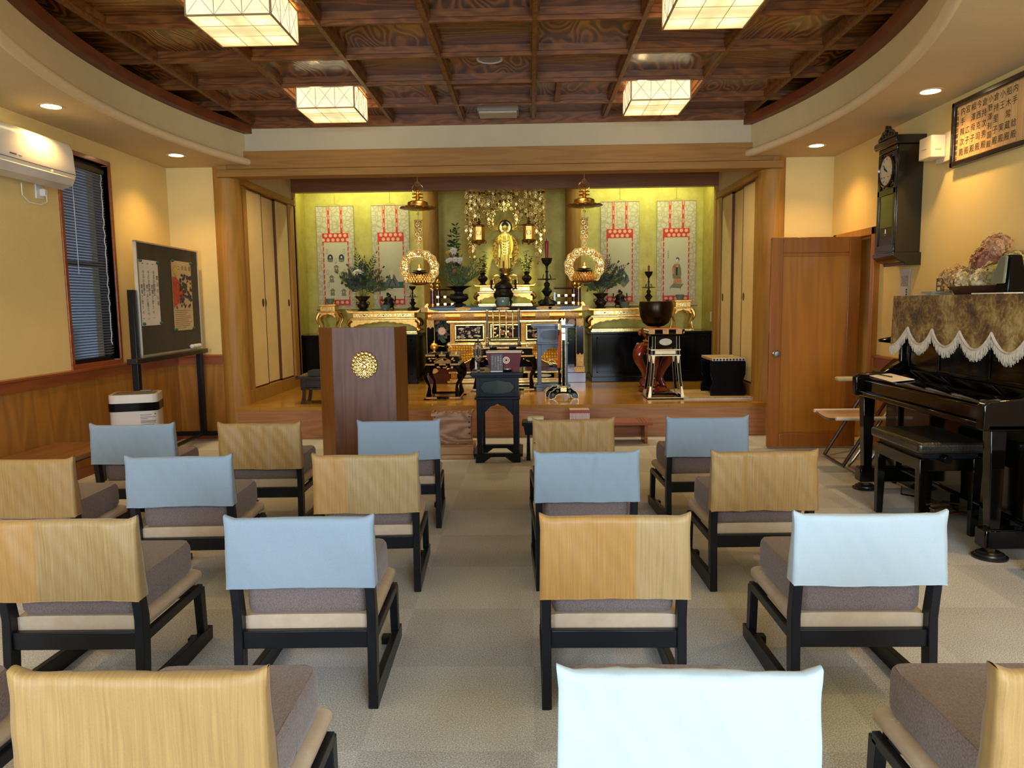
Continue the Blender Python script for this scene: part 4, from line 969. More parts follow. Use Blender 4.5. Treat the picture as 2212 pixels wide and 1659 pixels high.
mb=MB(); mb.prism([(2.175,.635),(2.46,.635),(2.46,.665),(2.175,.665)],'y',Y0p,Y1p); mb.build('key_bed',pianoblk,t,bevel=.006)
mb=MB(); mb.prism([(2.205,.665),(2.205,.735),(2.225,.752),(2.36,.768),(2.375,.775),(2.44,.805),(2.465,.815),(2.465,.665)],'y',Y0p+.06,Y1p-.06); mb.build('key_lid',pianoblk,t,bevel=.004)
mb=MB(); mb.box(2.212,Y0p+.07,.7585,2.225,Y1p-.07,.7595); mb.build('lid_hinge',mat('hinge_brass',(.6,.42,.16),.2,1),t)
for y0,y1 in ((Y0p,Y0p+.06),(Y1p-.06,Y1p)):
    mb=MB(); mb.prism([(2.15,.635),(2.15,.76),(2.175,.778),(2.33,.79),(2.45,.86),(2.46,.86),(2.46,.635)],'y',y0,y1); mb.build('key_block',pianoblk,t,bevel=.008,seg=3)
for y in (Y0p+.045,Y1p-.045):
    mb=MB(); mb.bar((2.245,y,.14),(2.235,y,.635),.052,.055,.078,.07); mb.build('leg',pianoblk,t,bevel=.004)
    mb=MB(); mb.box(2.19,y-.045,.055,2.46,y+.045,.15); mb.build('toe_block',pianoblk,t,bevel=.008)
    mb=MB(); mb.disc_y((2.245,y,.040),.018,.02,14); mb.build('caster',brass,t)
for k,y in enumerate((4.18,4.29,4.40)):
    mb=MB(); mb.hexa([(2.32,y-.028,.045),(2.45,y-.012,.06),(2.45,y+.012,.06),(2.32,y+.028,.045)],[(2.32,y-.028,.055),(2.45,y-.012,.07),(2.45,y+.012,.07),(2.32,y+.028,.055)]); mb.build('pedal',brass,t,bevel=.003)
for y,lb in ((Y0p+.045,'black stepped caster cup under the near front leg of the piano'),(Y1p-.045,'black stepped caster cup under the far front leg of the piano')):
    mb=MB(); mb.lathe([(.078,0),(.080,.010),(.066,.016),(.064,.024),(.052,.028),(.046,.034),(.0,.034)],(2.245,y,0),32)
    mb.build('caster_cup',mat('rubber_black',(.012,.012,.012),.35),None,label=lb,category='caster cup',group='caster cups under the piano')
# cover with scalloped fringe
cv,nt,b=_nt('tapestry_cover'); v=coords(nt)
n1=noise(nt,v,4.5,8,.72,0); n3=noise(nt,v,42,3,.7,0)
vo=nt.nodes.new('ShaderNodeTexVoronoi'); vo.inputs['Scale'].default_value=6.5; L(nt,v,vo.inputs['Vector'])
vr=math_node(nt,'SINE',math_node(nt,'MULTIPLY',vo.outputs['Distance'],40)); vr=math_node(nt,'POWER',math_node(nt,'MAXIMUM',vr,0.0),4.0)
f=math_node(nt,'ADD',math_node(nt,'MULTIPLY',n1.outputs[0],.85),math_node(nt,'MULTIPLY',n3.outputs[0],.15)); f=math_node(nt,'ADD',f,math_node(nt,'MULTIPLY',vr,.045))
L(nt,ramp(nt,f,[(.40,(.045,.020,.003)),(.48,(.17,.082,.010)),(.54,(.30,.18,.035)),(.62,(.50,.36,.13))]),b.inputs['Base Color']); b.inputs['Roughness'].default_value=.85; b.inputs['Sheen Weight'].default_value=.1; bump(nt,b,f,.3,.006)
t=thing('piano_cover','patterned brown tapestry cover with scalloped white fringe over the piano top','piano cover',(2.6,4.3,1.26))
ya,yb=3.46,5.045; zt_=1.288; xf_=2.415
NS=4.35  # scallops along the front
def edge(y):
    if y>4.82: return 1.09-.125*math.sin(PI/2*(y-4.82)/.225)
    return 1.09-.098*math.sin(PI*(((4.82-y)/.289)%1.0))**.8
mb=MB()
n=190
mb.grid(lambda u,v:(xf_-.008*(1-v)+.004*math.sin(u*47)*(1-v),yb+(ya-yb)*u,zt_+.0-(zt_-edge(yb+(ya-yb)*u))*(1-v)),n,12)
mb.grid(lambda u,v:(xf_+(2.785-xf_)*v,yb+(ya-yb)*u,zt_+.004*math.sin(u*20)*math.sin(v*3)*0),40,4)
mb.grid(lambda u,v:(2.785-(2.785-xf_)*u,yb+.012*(1-v),zt_-(zt_-(.965+.10*abs(math.sin(u*PI*1.0))))*(1-v)),24,10)
mb.grid(lambda u,v:(xf_+(2.785-xf_)*u,ya,zt_-(.3)*(1-v)),6,4)
mb.build('cover_cloth',cv,t,smooth=80)
frM=mat('fringe_cream',(.66,.57,.43),.8,var=.12,vs=60)
mb=MB(); P=[(xf_-.011,yb+(ya-yb)*i/260,edge(yb+(ya-yb)*i/260)-.003) for i in range(261)]
mb.tube(P,.0075,6); P2=[(2.785-(2.785-xf_)*i/24,yb+.014,(.965+.10*abs(math.sin(i/24*PI)))-.003) for i in range(25)]; mb.tube(P2,.0075,6); mb.build('braid_edge',frM,t)
mb=MB(); rnd=random.Random(5)
for i in range(430):
    y=yb+(ya-yb)*(i+rnd.random()*.6)/430; z=edge(y)-.004; l=.064+rnd.uniform(-.008,.006)
    mb.tube([(xf_-.010,y,z),(xf_-.013,y+rnd.uniform(-.003,.003),z-l*.5),(xf_-.009+rnd.uniform(-.004,.004),y+rnd.uniform(-.006,.006),z-l)],[.0019,.0017,.0012],4)
for i in range(90):
    u=(i+rnd.random()*.6)/90; x=2.785-(2.785-xf_)*u; z=.965+.10*abs(math.sin(u*PI))-.004; mb.tube([(x,yb+.014,z),(x+rnd.uniform(-.005,.005),yb+.016,z-.068)],[.0019,.0013],4)
mb.build('fringe',frM,t)
# items on the piano
t=thing('dried_hydrangeas','dried hydrangea heads heaped in a shallow brown tray on the piano','flower arrangement',(2.62,4.62,zt_))
trM=mat('tray_brown',(.075,.030,.022),.4,bs=.3)
mb=MB(); mb.lathe([(.13,0),(.165,.035),(.175,.042),(.165,.042),(.12,.012),(0,.012)],(2.62,4.42,zt_+.0005),36,Matrix.Diagonal((.80,1.55,1.15))); mb.build('tray',trM,t)
hyd=[(-.02,.155,.07,.062,(.50,.33,.14)),(.02,.06,.085,.062,(.40,.30,.15)),(-.04,.05,.05,.058,(.58,.46,.24)),(-.03,-.04,.05,.06,(.62,.52,.30)),(.01,-.02,.13,.072,(.30,.13,.09)),(.04,.04,.155,.06,(.34,.16,.11)),(.03,-.035,.215,.055,(.50,.27,.13)),(.0,-.10,.075,.07,(.40,.36,.15)),(.04,-.13,.12,.06,(.46,.38,.14)),(.02,-.02,.18,.05,(.42,.20,.12)),(-.02,.10,.04,.05,(.44,.34,.22))]
rnd=random.Random(8)
for k,(dx,dy,dz,r,c) in enumerate(hyd):
    mb=MB(); dx*=1.4; dy*=1.55; dz=dz*1.18+.015; r*=1.38; C0=Vector((2.62+dx,4.42+dy,zt_+dz))
    mb.sph(tuple(C0),r*.72,8)
    for i in range(120):
        d=Vector((rnd.gauss(0,1),rnd.gauss(0,1),rnd.gauss(0,1)+.3)).normalized(); p=C0+d*r*rnd.uniform(.75,1.05)
        a1=d.cross(Vector((rnd.random(),rnd.random(),rnd.random()))).normalized(); a2=d.cross(a1)
        for q in range(4):
            an=q*PI/2; e=(a1*math.cos(an)+a2*math.sin(an)); f_=(a1*math.cos(an+.7)+a2*math.sin(an+.7)); g_=(a1*math.cos(an-.7)+a2*math.sin(an-.7))
            s_=rnd.uniform(.011,.016); mb.poly([tuple(p),tuple(p+g_*s_*.7+d*.002),tuple(p+e*s_+d*.004),tuple(p+f_*s_*.7+d*.002)])
    mb.build('flower_head',mat('dried_petal_%d'%k,c,.8,var=.35,vs=40),t,smooth=0)
t=thing('metronome','dark tapered metronome with clear front cover on the piano','metronome',(2.55,4.31,zt_))
mb=MB(); mb.hexa([(2.50,4.00,zt_),(2.62,4.00,zt_),(2.62,4.12,zt_),(2.50,4.12,zt_)],[(2.525,4.03,zt_+.205),(2.59,4.03,zt_+.205),(2.59,4.08,zt_+.205),(2.525,4.08,zt_+.205)]); mb.build('case',black,t,bevel=.008)
gm,nt,b=_nt('smoky_clear_plastic'); b.inputs['Base Color'].default_value=(.22,.24,.17,1); b.inputs['Roughness'].default_value=.1; b.inputs['Metallic'].default_value=.2
mb=MB(); mb.hexa([(2.488,4.02,zt_+.055),(2.498,4.01,zt_+.055),(2.50,4.14,zt_+.055),(2.488,4.13,zt_+.055)],[(2.512,4.04,zt_+.20),(2.522,4.035,zt_+.20),(2.522,4.095,zt_+.20),(2.512,4.09,zt_+.20)]); mb.build('clear_cover',gm,t,bevel=.004)
def papers(lab,x0,y0,x1,y1,z,th,nm='paper_sheets',mt=paper,a=0,cat='papers'):
    mb=MB(); c=((x0+x1)/2,(y0+y1)/2); P=rot2([(x0-c[0],y0-c[1]),(x1-c[0],y0-c[1]),(x1-c[0],y1-c[1]),(x0-c[0],y1-c[1])],R(a),c); mb.prism(P,'z',z,z+th)
    return mb.build(nm,mt,None,label=lab,category=cat,smooth=0)
papers('thin pale songbook lying on the far end of the piano cover',2.52,4.80,2.72,5.0,zt_+.001,.010,'songbook',mat('book_cream',(.62,.58,.44),.6),4,'book')
papers('grey-green booklet between the flower tray and the pale songbook',2.50,4.76,2.66,4.86,zt_+.0125,.012,'booklet',mat('book_greygreen',(.30,.32,.24),.6),8,'book')
papers('loose white sheets sticking out at the metronome on the piano',2.43,3.94,2.54,4.18,zt_+.001,.006,a=6)
o=papers('open sheet music lying on the closed keyboard lid',2.225,4.60,2.36,4.96,.7695,.003,'sheet_music',paper,-4)
o.rotation_euler=(0,R(-6),0)
mb=MB(); mb.tube([(2.27,4.93,.7795),(2.29,4.76,.7775)],.004,6); mb.build('pencil',ink,None,label='dark pencil on the sheet music on the keyboard lid',category='pencil')
# dark wing-shaped lamp behind the far end of the piano
t=thing('piano_lamp','black curved desk lamp at the far end of the piano','lamp',(2.50,5.2,.70))
mb=MB(); mb.tube([(2.40,5.20,.985),(2.48,5.19,.988),(2.58,5.18,.975)],[.010,.024,.012],10,False,1.5); mb.build('lamp_head',black,t)
mb=MB(); mb.tube([(2.55,5.18,.98),(2.565,5.18,.90),(2.545,5.18,.86)],[.014,.010,.014],8); mb.build('neck',black,t)
mb=MB(); mb.prism([(2.42,.77),(2.60,.77),(2.585,.85),(2.52,.86)],'y',5.13,5.23); mb.build('lamp_base',black,t,bevel=.008)
t2=thing('plant_stand','narrow black side stand carrying the curved lamp beyond the piano','stand',(2.55,5.2,0))
mb=MB(); mb.box(2.40,5.09,.745,2.68,5.28,.77); mb.build('shelf_top',black,t2,bevel=.003)
for x in (2.64,):
    for y in (5.11,5.26): mb=MB(); mb.box(x,y-.012,0,x+.024,y+.012,.745); mb.build('leg',black,t2)
mb=MB(); mb.box(2.50,5.11,0,2.52,5.26,.745); mb.build('side_board',black,t2)
# piano bench (adjustable) and a second one at the right edge
vinb=mat('bench_vinyl_black',(.022,.019,.013),.3,coat=.3,bs=.25,bscale=90)
def bench(x0,y0,x1,y1,lab):
    t=thing('piano_bench',lab,'bench',((x0+x1)/2,(y0+y1)/2,0),0,'padded black benches at the piano')
    mb=MB(); mb.box(x0,y0,.455,x1,y1,.515); mb.build('seat_cushion_top',vinb,t,bevel=.018,seg=4)
    mb=MB(); mb.box(x0+.02,y0+.02,.36,x1-.02,y1-.02,.425); mb.build('apron',pianoblk,t,bevel=.004)
    mb=MB(); mb.box(x0+.04,y0+.04,.425,x1-.04,y1-.04,.456); mb.build('lift_mechanism',chairblk,t)
    for x in (x0+.045,x1-.045):
        for y in (y0+.045,y1-.045): mb=MB(); mb.bar((x,y,0),(x,y,.425),.036,.036,.052,.052); mb.build('leg',pianoblk,t,bevel=.003)
    mb=MB(); mb.disc_y(((x0+x1)/2-.04,y0-.002,.43),.022,.04,18); mb.build('height_knob',black,t,bevel=.003); return t
bench(2.03,3.90,2.40,4.46,'black padded adjustable piano bench standing at the middle of the piano')
t=thing('side_cabinet','black furniture post cut off by the right picture edge below the piano','stand',(2.3,3.2,0))
mb=MB(); mb.bar((2.30,3.36,0),(2.30,3.36,.50),.042,.042); mb.build('leg',pianoblk,t,bevel=.003)
mb=MB(); mb.bar((2.62,3.30,0),(2.62,3.30,.50),.042,.042); mb.build('leg',pianoblk,t,bevel=.003)
mb=MB(); mb.bar((2.30,2.95,0),(2.30,2.95,.50),.042,.042); mb.build('leg',pianoblk,t,bevel=.003)
mb=MB(); mb.bar((2.62,2.95,0),(2.62,2.95,.50),.042,.042); mb.build('leg',pianoblk,t,bevel=.003)
mb=MB(); mb.box(2.28,2.92,.40,2.66,3.40,.50); mb.build('stand_top',vinb,t,bevel=.01)
# folding stool chair with woven seat
t=thing('folding_chair','tubular folding chair with tan canvas seat beyond the piano','chair',(2.45,5.6,0))
cane=fabric('tan_canvas',(.40,.22,.07),(.52,.30,.11),weave=300,bs=.3)
mb=MB(); mb.grid(lambda u,v:(2.21+.40*u,5.38+.42*v,.418-.025*math.sin(PI*v)),10,8); mb.grid(lambda u,v:(2.61-.40*u,5.38+.42*v,.405-.025*math.sin(PI*v)),10,8); mb.build('canvas_seat',cane,t,smooth=60)
mb=MB(); mb.tube([(2.20,5.38,.412),(2.62,5.38,.412)],.014,8); mb.tube([(2.20,5.80,.412),(2.62,5.80,.412)],.014,8)
mb.build('seat_edge_lacing',mat('lacing_white',(.70,.62,.50),.7),t)
brownm=mat('brown_metal',(.06,.03,.018),.35,.4)
mb=MB(); mb.tube([(2.70,5.98,.60),(2.38,6.02,.02),(2.36,5.61,.016),(2.70,5.57,.60)],.014,8); mb.tube([(2.24,5.80,.40),(2.60,5.80,.39),(2.66,5.9,.014)],.011,8); mb.build('rear_frame',brownm,t)
mb=MB(); mb.tube([(2.70,5.50,.56),(2.41,5.55,.075),(2.375,5.555,.03),(2.365,5.54,.015),(2.37,5.36,.015),(2.375,5.335,.03),(2.41,5.33,.08),(2.70,5.31,.56)],.0135,10); mb.build('front_frame',steel,t)
mb=MB(); mb.box(2.30,5.60,.66,2.60,5.68,.69); mb.build('backrest_strip',mat('back_cream',(.60,.50,.30),.6),t,bevel=.01)
mb=MB(); mb.box(2.50,5.34,.03,2.66,5.56,.17); mb.build('carton',mat('carton_grey',(.36,.32,.25),.7),None,label='low pale carton on the floor behind the far piano leg',category='box')
mb=MB(); mb.tube([(2.50,5.0,.006),(2.40,4.8,.006),(2.62,4.6,.006),(2.70,4.4,.006)],.005,6); mb.build('electric_cable',black,None,label='thin dark cable on the carpet under the piano',category='cable')

# wall clock
t=thing('wall_clock','black wooden pendulum wall clock with round white dial on right wall','clock',(2.7,5.63,1.5))
cb=mat('clock_black_wood',(.010,.008,.006),.22,coat=.5)
ya_,yb_=5.49,5.77; xw=2.8; xfr=2.62
mb=MB(); mb.box(xfr,ya_,1.60,xw,yb_,2.36); mb.build('case',cb,t,bevel=.004)
mb=MB(); mb.prism([(xw,2.36),(xfr-.02,2.36),(xfr-.035,2.375),(xfr-.035,2.405),(xfr-.02,2.42),(xw,2.42)],'y',ya_-.03,yb_+.03); mb.build('cornice',cb,t,bevel=.004)
ped=[(5.50,2.42),(5.76,2.42),(5.76,2.44),(5.72,2.455),(5.70,2.475),(5.665,2.485),(5.655,2.505),(5.63,2.515),(5.605,2.505),(5.595,2.485),(5.56,2.475),(5.54,2.455),(5.50,2.44)]
mb=MB(); mb.prism(ped,'x',xfr-.025,xfr-.005); 
for dy,dz,r in ((0,.045,.022),(.045,.03,.014),(-.045,.03,.014),(.085,.02,.010),(-.085,.02,.010),(0,.085,.012)): mb.sph((xfr-.028,5.63+dy,2.42+dz),r,10,.6,1,1)
mb.build('carved_crest',cb,t)
mb=MB(); mb.prism([(xw,1.60),(xfr-.02,1.60),(xfr-.02,1.575),(xfr+.03,1.535),(xfr+.06,1.53),(xfr+.065,1.508),(xw,1.508)],'y',ya_-.022,yb_+.022); mb.build('base_moulding',cb,t,bevel=.003)
mb=MB(); 
for a in ((ya_,yb_,2.325,2.36),(ya_,yb_,1.60,1.66),(ya_,ya_+.035,1.66,2.325),(yb_-.035,yb_,1.66,2.325),(ya_,yb_,2.02,2.065)): mb.box(xfr-.012,a[0],a[2],xfr,a[1],a[3])
mb.build('door_frame',cb,t,bevel=.004)
mb=MB(); mb.box(xfr-.004,ya_+.035,1.66,xfr-.001,yb_-.035,2.02); mb.build('lower_glass',mat('clock_glass_olive',(.075,.058,.015),.08,coat=.8),t)
mb=MB(); mb.box(xfr-.005,ya_+.04,1.66,xfr-.0045,yb_-.04,1.79); mb.build('dark_lower_field',mat('clock_lower_brown',(.025,.014,.008),.15),t)
Rx=Matrix.Rotation(R(-90),3,'Y')
mb=MB(); mb.lathe([(.115,0),(.118,.012),(.108,.018),(.104,.010),(.1,.004)],(xfr-.008,5.63,2.195),48,Rx); mb.build('bezel',cb,t)
mb=MB(); mb.lathe([(0,.006),(.105,.006),(.105,.0)],(xfr-.008,5.63,2.195),48,Rx); mb.build('dial',mat('dial_ivory',(.66,.58,.42),.35,var=.03),t)
mb=MB()
for k in range(12):
    a=PI/2-2*PI*(k if k else 12)/12
    num=['XII','I','II','III','IIII','V','VI','VII','VIII','IX','X','XI'][k]
    # seen from inside the room, the dial's right hand side points towards the camera (-Y)
    mb.text(num,(xfr-.0150,5.63-.084*math.cos(a),2.195+.084*math.sin(a)-.007),.021,(0,-1,0),(0,0,1),sx=.8)
mb.build('numerals',ink,t,smooth=0)
mb=MB()
def hand(a,l,w_):
    c,s_=math.cos(a),math.sin(a); q=lambda u,v:(xfr-.017,5.63-(u*c-v*s_),2.195+(u*s_+v*c)); mb.poly([q(-.015,-w_),q(l*.7,-w_*1.4),q(l,0),q(l*.7,w_*1.4),q(-.015,w_)])
hand(R(90+62),.052,.004); hand(R(90+48),.078,.003); mb.sph((xfr-.016,5.63,2.195),.006,8); mb.sph((xfr-.015,5.60,2.15),.004,8);mb.sph((xfr-.015,5.66,2.15),.004,8)
mb.build('clock_hands',ink,t,smooth=0)
mb=MB(); rnd=random.Random(2)
for sy in (-1,1):
    for z in (2.30,2.095): 
        for k in range(6): mb.sph((xfr-.014,5.63+sy*(.075+.012*rnd.random()+.008*k%.03),z+rnd.uniform(-.016,.016)),.006,8)
mb.build('corner_ornament',mat('corner_silver_black',(.10,.095,.085),.2,.8),t)
mb=MB(); mb.tube([(xfr+.0-.006,5.63,1.775),(xfr-.006,5.63,1.745)],.002,5); mb.tube([(xfr-.006,5.60+.0025*i,1.752-.02*math.sin(PI*i/24)) for i in range(25)],.0018,5); mb.build('pendulum_glint',mat('pendulum_pale',(.5,.45,.35),.3,.8),t)
# paper strip calendar, switch, speaker-sensor, plaque
t=thing('wall_calendar','narrow white paper strip with small print hanging below the clock','poster',(2.79,5.68,1.2))
mb=MB(); mb.box(2.792,5.60,1.12,2.796,5.745,1.485); mb.build('paper',mat('strip_paper',(.62,.58,.54),.7),t,smooth=0)
mb=MB(); mb.box(2.7905,5.62,1.36,2.792,5.725,1.44); mb.build('picture',mat('strip_print',(.40,.36,.33),.7,var=.5,vs=90),t,smooth=0)
mb=MB()
for y,z0,n_ in ((5.70,1.25,5),(5.64,1.33,7)):
    for k in range(n_): mb.box(2.790,y-.008,z0-.018*k,2.7905,y+.008,z0-.018*k+.011)
mb.build('small_print',ink,t,smooth=0)
t=thing('light_switch','dark plate light switch on right wall beside the flower tray','switch',(2.79,5.19,1.3))
mb=MB(); mb.box(2.785,5.145,1.295,2.799,5.225,1.405); mb.build('plate',mat('switch_plate_dark',(.08,.06,.04),.35),t,bevel=.003)
mb=MB(); mb.box(2.780,5.17,1.32,2.786,5.20,1.345); mb.box(2.780,5.17,1.355,2.786,5.20,1.38); mb.build('rocker',whitep,t,bevel=.002)
t=thing('wall_box','small cream junction box on right wall between clock and name board','box',(2.76,5.22,2.2))
mb=MB(); mb.box(2.76,5.09,2.17,2.799,5.26,2.36); mb.build('back_plate',mat('box_cream_plastic',(.70,.60,.42),.4,var=.02),t,bevel=.004)
mb=MB(); mb.box(2.665,5.14,2.20,2.76,5.30,2.345); mb.build('cover',MATS['box_cream_plastic'],t,bevel=.006)
mb=MB(); mb.box(2.664,5.20,2.262,2.6655,5.26,2.266); mb.box(2.69,5.138,2.25,2.73,5.1405,2.253);mb.build('seam_mark',mat('seam_brown',(.35,.25,.12),.6),t)
t=thing('name_board','framed wooden board of brushed donor names high on the right wall','sign',(2.77,4.6,2.1))
fr=mat('frame_black_brown',(.018,.010,.008),.25,coat=.3)
ya_,yb_=3.95,5.085; za,zb=2.115,2.525
pb=wood('name_board_pine',(.60,.34,.13),(.74,.46,.20),(1,6,.4),rings=4,rough=.5,contrast=.25)
mb=MB(); mb.box(2.775,ya_+.03,za+.03,2.785,yb_-.03,zb-.03); mb.build('board',pb,t,smooth=0)
mb=MB()
for a in ((ya_,yb_,zb-.035,zb),(ya_,yb_,za,za+.035),(ya_,ya_+.035,za,zb),(yb_-.035,yb_,za,zb)): mb.box(2.755,a[0],a[2],2.795,a[1],a[3])
mb.build('frame',fr,t,bevel=.007,seg=2)
cols=['仏具懇志寄進者芳名','内手精次殿','宮　広子殿','相澤舜子殿','今西克司殿','倉持次男殿','小野澤利国殿','倉持里子殿','小王　実殿','船木常蔵殿','内手　稔殿']
mb=MB()
for i,cst in enumerate(cols):
    y=5.035-.050*(i if i else 0)-(.0 if i==0 else .012)
    if i==0: mb.vtext(cst,(2.7735,5.040,2.470),.032,.0365,(0,-1,0),jit=.03)
    else:
        y=5.040-.0575*i; n_=len(cst); stp=.32/(n_)*1.02; mb.vtext(cst,(2.7735,y,2.475),.050 if n_<6 else .044,.318/n_,(0,-1,0),jit=.03)
mb.build('brush_writing',ink,t,smooth=0)
mb=MB()
for i in range(0,18): y=5.012-.0575*i; mb.box(2.7745,y-.0006,za+.035,2.7752,y+.0006,zb-.035)
mb.build('joint_line',mat('joint_brown',(.30,.15,.05),.6),t,smooth=0)
# ================= STAGE FURNITURE =================
GP=[gold,goldb,goldc]
# ---- black lacquer cabinets in the alcoves ----
for x0,x1,lb in ((-2.865,-1.36,'black lacquer cabinet filling the left scroll alcove'),(.715,2.19,'black lacquer cabinet filling the right scroll alcove')):
    t=thing('altar_cabinet',lb,'cabinet',((x0+x1)/2,9.3,ZP))
    mb=MB(); mb.box(x0+.03,9.02,ZP+.06,x1-.03,9.64,.885); mb.build('body',black,t,bevel=.004)
    mb=MB(); mb.box(x0,8.985,.885,x1,9.645,.915); mb.build('top_board',black,t,bevel=.004)
    mb=MB(); mb.box(x0+.015,9.0,ZP,x1-.015,9.64,ZP+.065); mb.build('plinth',black,t,bevel=.006)
    n=4; wd=(x1-x0-.12)/n
    for k in range(n):
        a=x0+.06+wd*k; mb=MB(); 
        for q in ((a+.02,.42,a+wd-.02,.44),(a+.02,.83,a+wd-.02,.85),(a+.02,.42,a+.04,.85),(a+wd-.04,.42,a+wd-.02,.85)): mb.box(q[0],9.012,q[1],q[2],9.02,q[3])
        mb.build('door_moulding',black,t,bevel=.003)
# ---- hanging scrolls ----
broc,nt,b=_nt('scroll_brocade'); v=coords(nt); vo=nt.nodes.new('ShaderNodeTexVoronoi'); vo.feature='DISTANCE_TO_EDGE'; vo.inputs['Scale'].default_value=17; L(nt,v,vo.inputs['Vector'])
vo2=nt.nodes.new('ShaderNodeTexVoronoi'); vo2.inputs['Scale'].default_value=17; L(nt,v,vo2.inputs['Vector']); rg=math_node(nt,'SINE',math_node(nt,'MULTIPLY',vo2.outputs['Distance'],60))
f=math_node(nt,'ADD',math_node(nt,'MULTIPLY',vo.outputs[0],2.4),math_node(nt,'MULTIPLY',rg,.12))
L(nt,ramp(nt,f,[(.05,(.42,.34,.17)),(.22,(.56,.47,.36)),(.6,(.60,.51,.42))]),b.inputs['Base Color']); b.inputs['Roughness'].default_value=.75
redB=mat('red_brocade_band',(.62,.035,.02),.65,var=.1)
pinkf=mat('brocade_flower_pink',(.78,.45,.30),.7)
silk=mat('scroll_silk',(.62,.54,.38),.75,var=.03)
sGreen=mat('paint_green',(.02,.14,.07),.7); sGrey=mat('paint_grey',(.13,.15,.15),.7,var=.5,vs=60); sSkin=mat('paint_skin',(.72,.60,.45),.7)
sOr=mat('paint_orange',(.60,.22,.09),.7,var=.4,vs=70); sBlue=mat('paint_blue',(.05,.07,.17),.7); sOl=mat('paint_olive',(.22,.20,.10),.7,var=.5,vs=80); sDk=mat('paint_dark',(.03,.03,.035),.7,var=.6,vs=90)
rod=mat('scroll_rod_wood',(.42,.30,.15),.5)
def ell(cx,cz,rx,rz,n=16,a0=0,a1=360): return [(cx+rx*math.cos(R(a0+(a1-a0)*i/n)),cz+rz*math.sin(R(a0+(a1-a0)*i/n))) for i in range(n+(a1-a0<360))]
def scroll(x0,x1,lab,figs,zt=2.53,zb=1.235):
    t=thing('hanging_scroll',lab,'hanging scroll',((x0+x1)/2,9.62,zb),0,'hanging scrolls on the gold alcove walls')
    ys=9.625; cx=(x0+x1)/2
    mb=MB(); mb.box(x0,ys,zb,x1,ys+.003,zt); mb.build('mounting',broc,t,smooth=0)
    for sx in (-1,1):
        mb=MB(); xx=cx+sx*.082; mb.box(xx-.013,ys-.004,2.19,xx+.013,ys-.001,zt-.005)
        mb.build('ribbon',redB,t,smooth=0); mb=MB()
        for k in range(3): mb.poly([(xx-.006,ys-.0045,2.26+.11*k),(xx+.006,ys-.0045,2.255+.11*k),(xx+.005,ys-.0045,2.31+.11*k),(xx-.004,ys-.0045,2.315+.11*k)])
        mb.build('ribbon_pattern',pinkf,t,smooth=0)
    ix0,ix1=cx-.165,cx+.165
    mb=MB(); mb.box(ix0-.003,ys-.003,2.075,ix1+.003,ys-.0005,2.19); mb.build('brocade_band',redB,t,smooth=0)
    mb=MB(); mb.box(ix0-.003,ys-.003,1.275,ix1+.003,ys-.0005,1.345); mb.build('brocade_band',redB,t,smooth=0)
    mb=MB()
    for xx in (ix0,ix1-.014): mb.box(xx,ys-.003,1.345,xx+.014,ys-.0005,2.075)
    mb.build('side_strip',redB,t,smooth=0)
    mb=MB()
    for r_,zz in ((5,2.160),(6,2.105),(5,1.31)):
        for k in range(r_):
            xx=cx+(k-(r_-1)/2)*.062; P=[]
            for i in range(24):
                a=2*PI*i/24; q=.021*(1+.18*math.cos(a*6)); P.append((xx+q*math.cos(a),ys-.0036,zz+q*math.sin(a)))
            if abs(xx-cx)<.155: mb.poly(P)
    for xx in (ix0+.007,ix1-.007):
        for k in range(10): 
            z=1.38+.07*k; mb.poly([(xx-.005,ys-.0036,z),(xx+.004,ys-.0036,z+.008),(xx+.005,ys-.0036,z+.030),(xx-.004,ys-.0036,z+.024)])
    mb.build('brocade_pattern',pinkf,t,smooth=0)
    mb=MB(); mb.box(ix0+.014,ys-.003,1.345,ix1-.014,ys-.001,2.075); pa_=mb.build('painting',silk,t,smooth=0)
    for gi,(nm,mm,polys) in enumerate(figs(cx)):
        single=nm in ('brush_writing','painted_fold')
        mb=MB()
        for i,P in enumerate(polys):
            mb.poly([(p[0],ys-.0036-.0007*gi-.00002*i,p[1]) for p in P])
            if not single or i==len(polys)-1: mb.build(nm,mm,pa_,smooth=0); mb=MB()
    mb=MB(); mb.tube([(x0-.004,ys,zt),(x1+.004,ys,zt)],.006,8); mb.build('top_rod',rod,t)
    mb=MB(); mb.tube([(x0-.035,ys-.004,zb-.012),(x1+.035,ys-.004,zb-.012)],.013,12); mb.build('roller',rod,t)
    mb=MB(); mb.tube([(cx-.10,ys,zt),(cx,ys+.0,zt+.03),(cx,ys+.005,2.86)],.0018,5); mb.tube([(cx+.10,ys,zt),(cx,ys,zt+.03)],.0018,5); mb.build('hanging_cord',mat('cord_brown',(.22,.16,.08),.7),t)
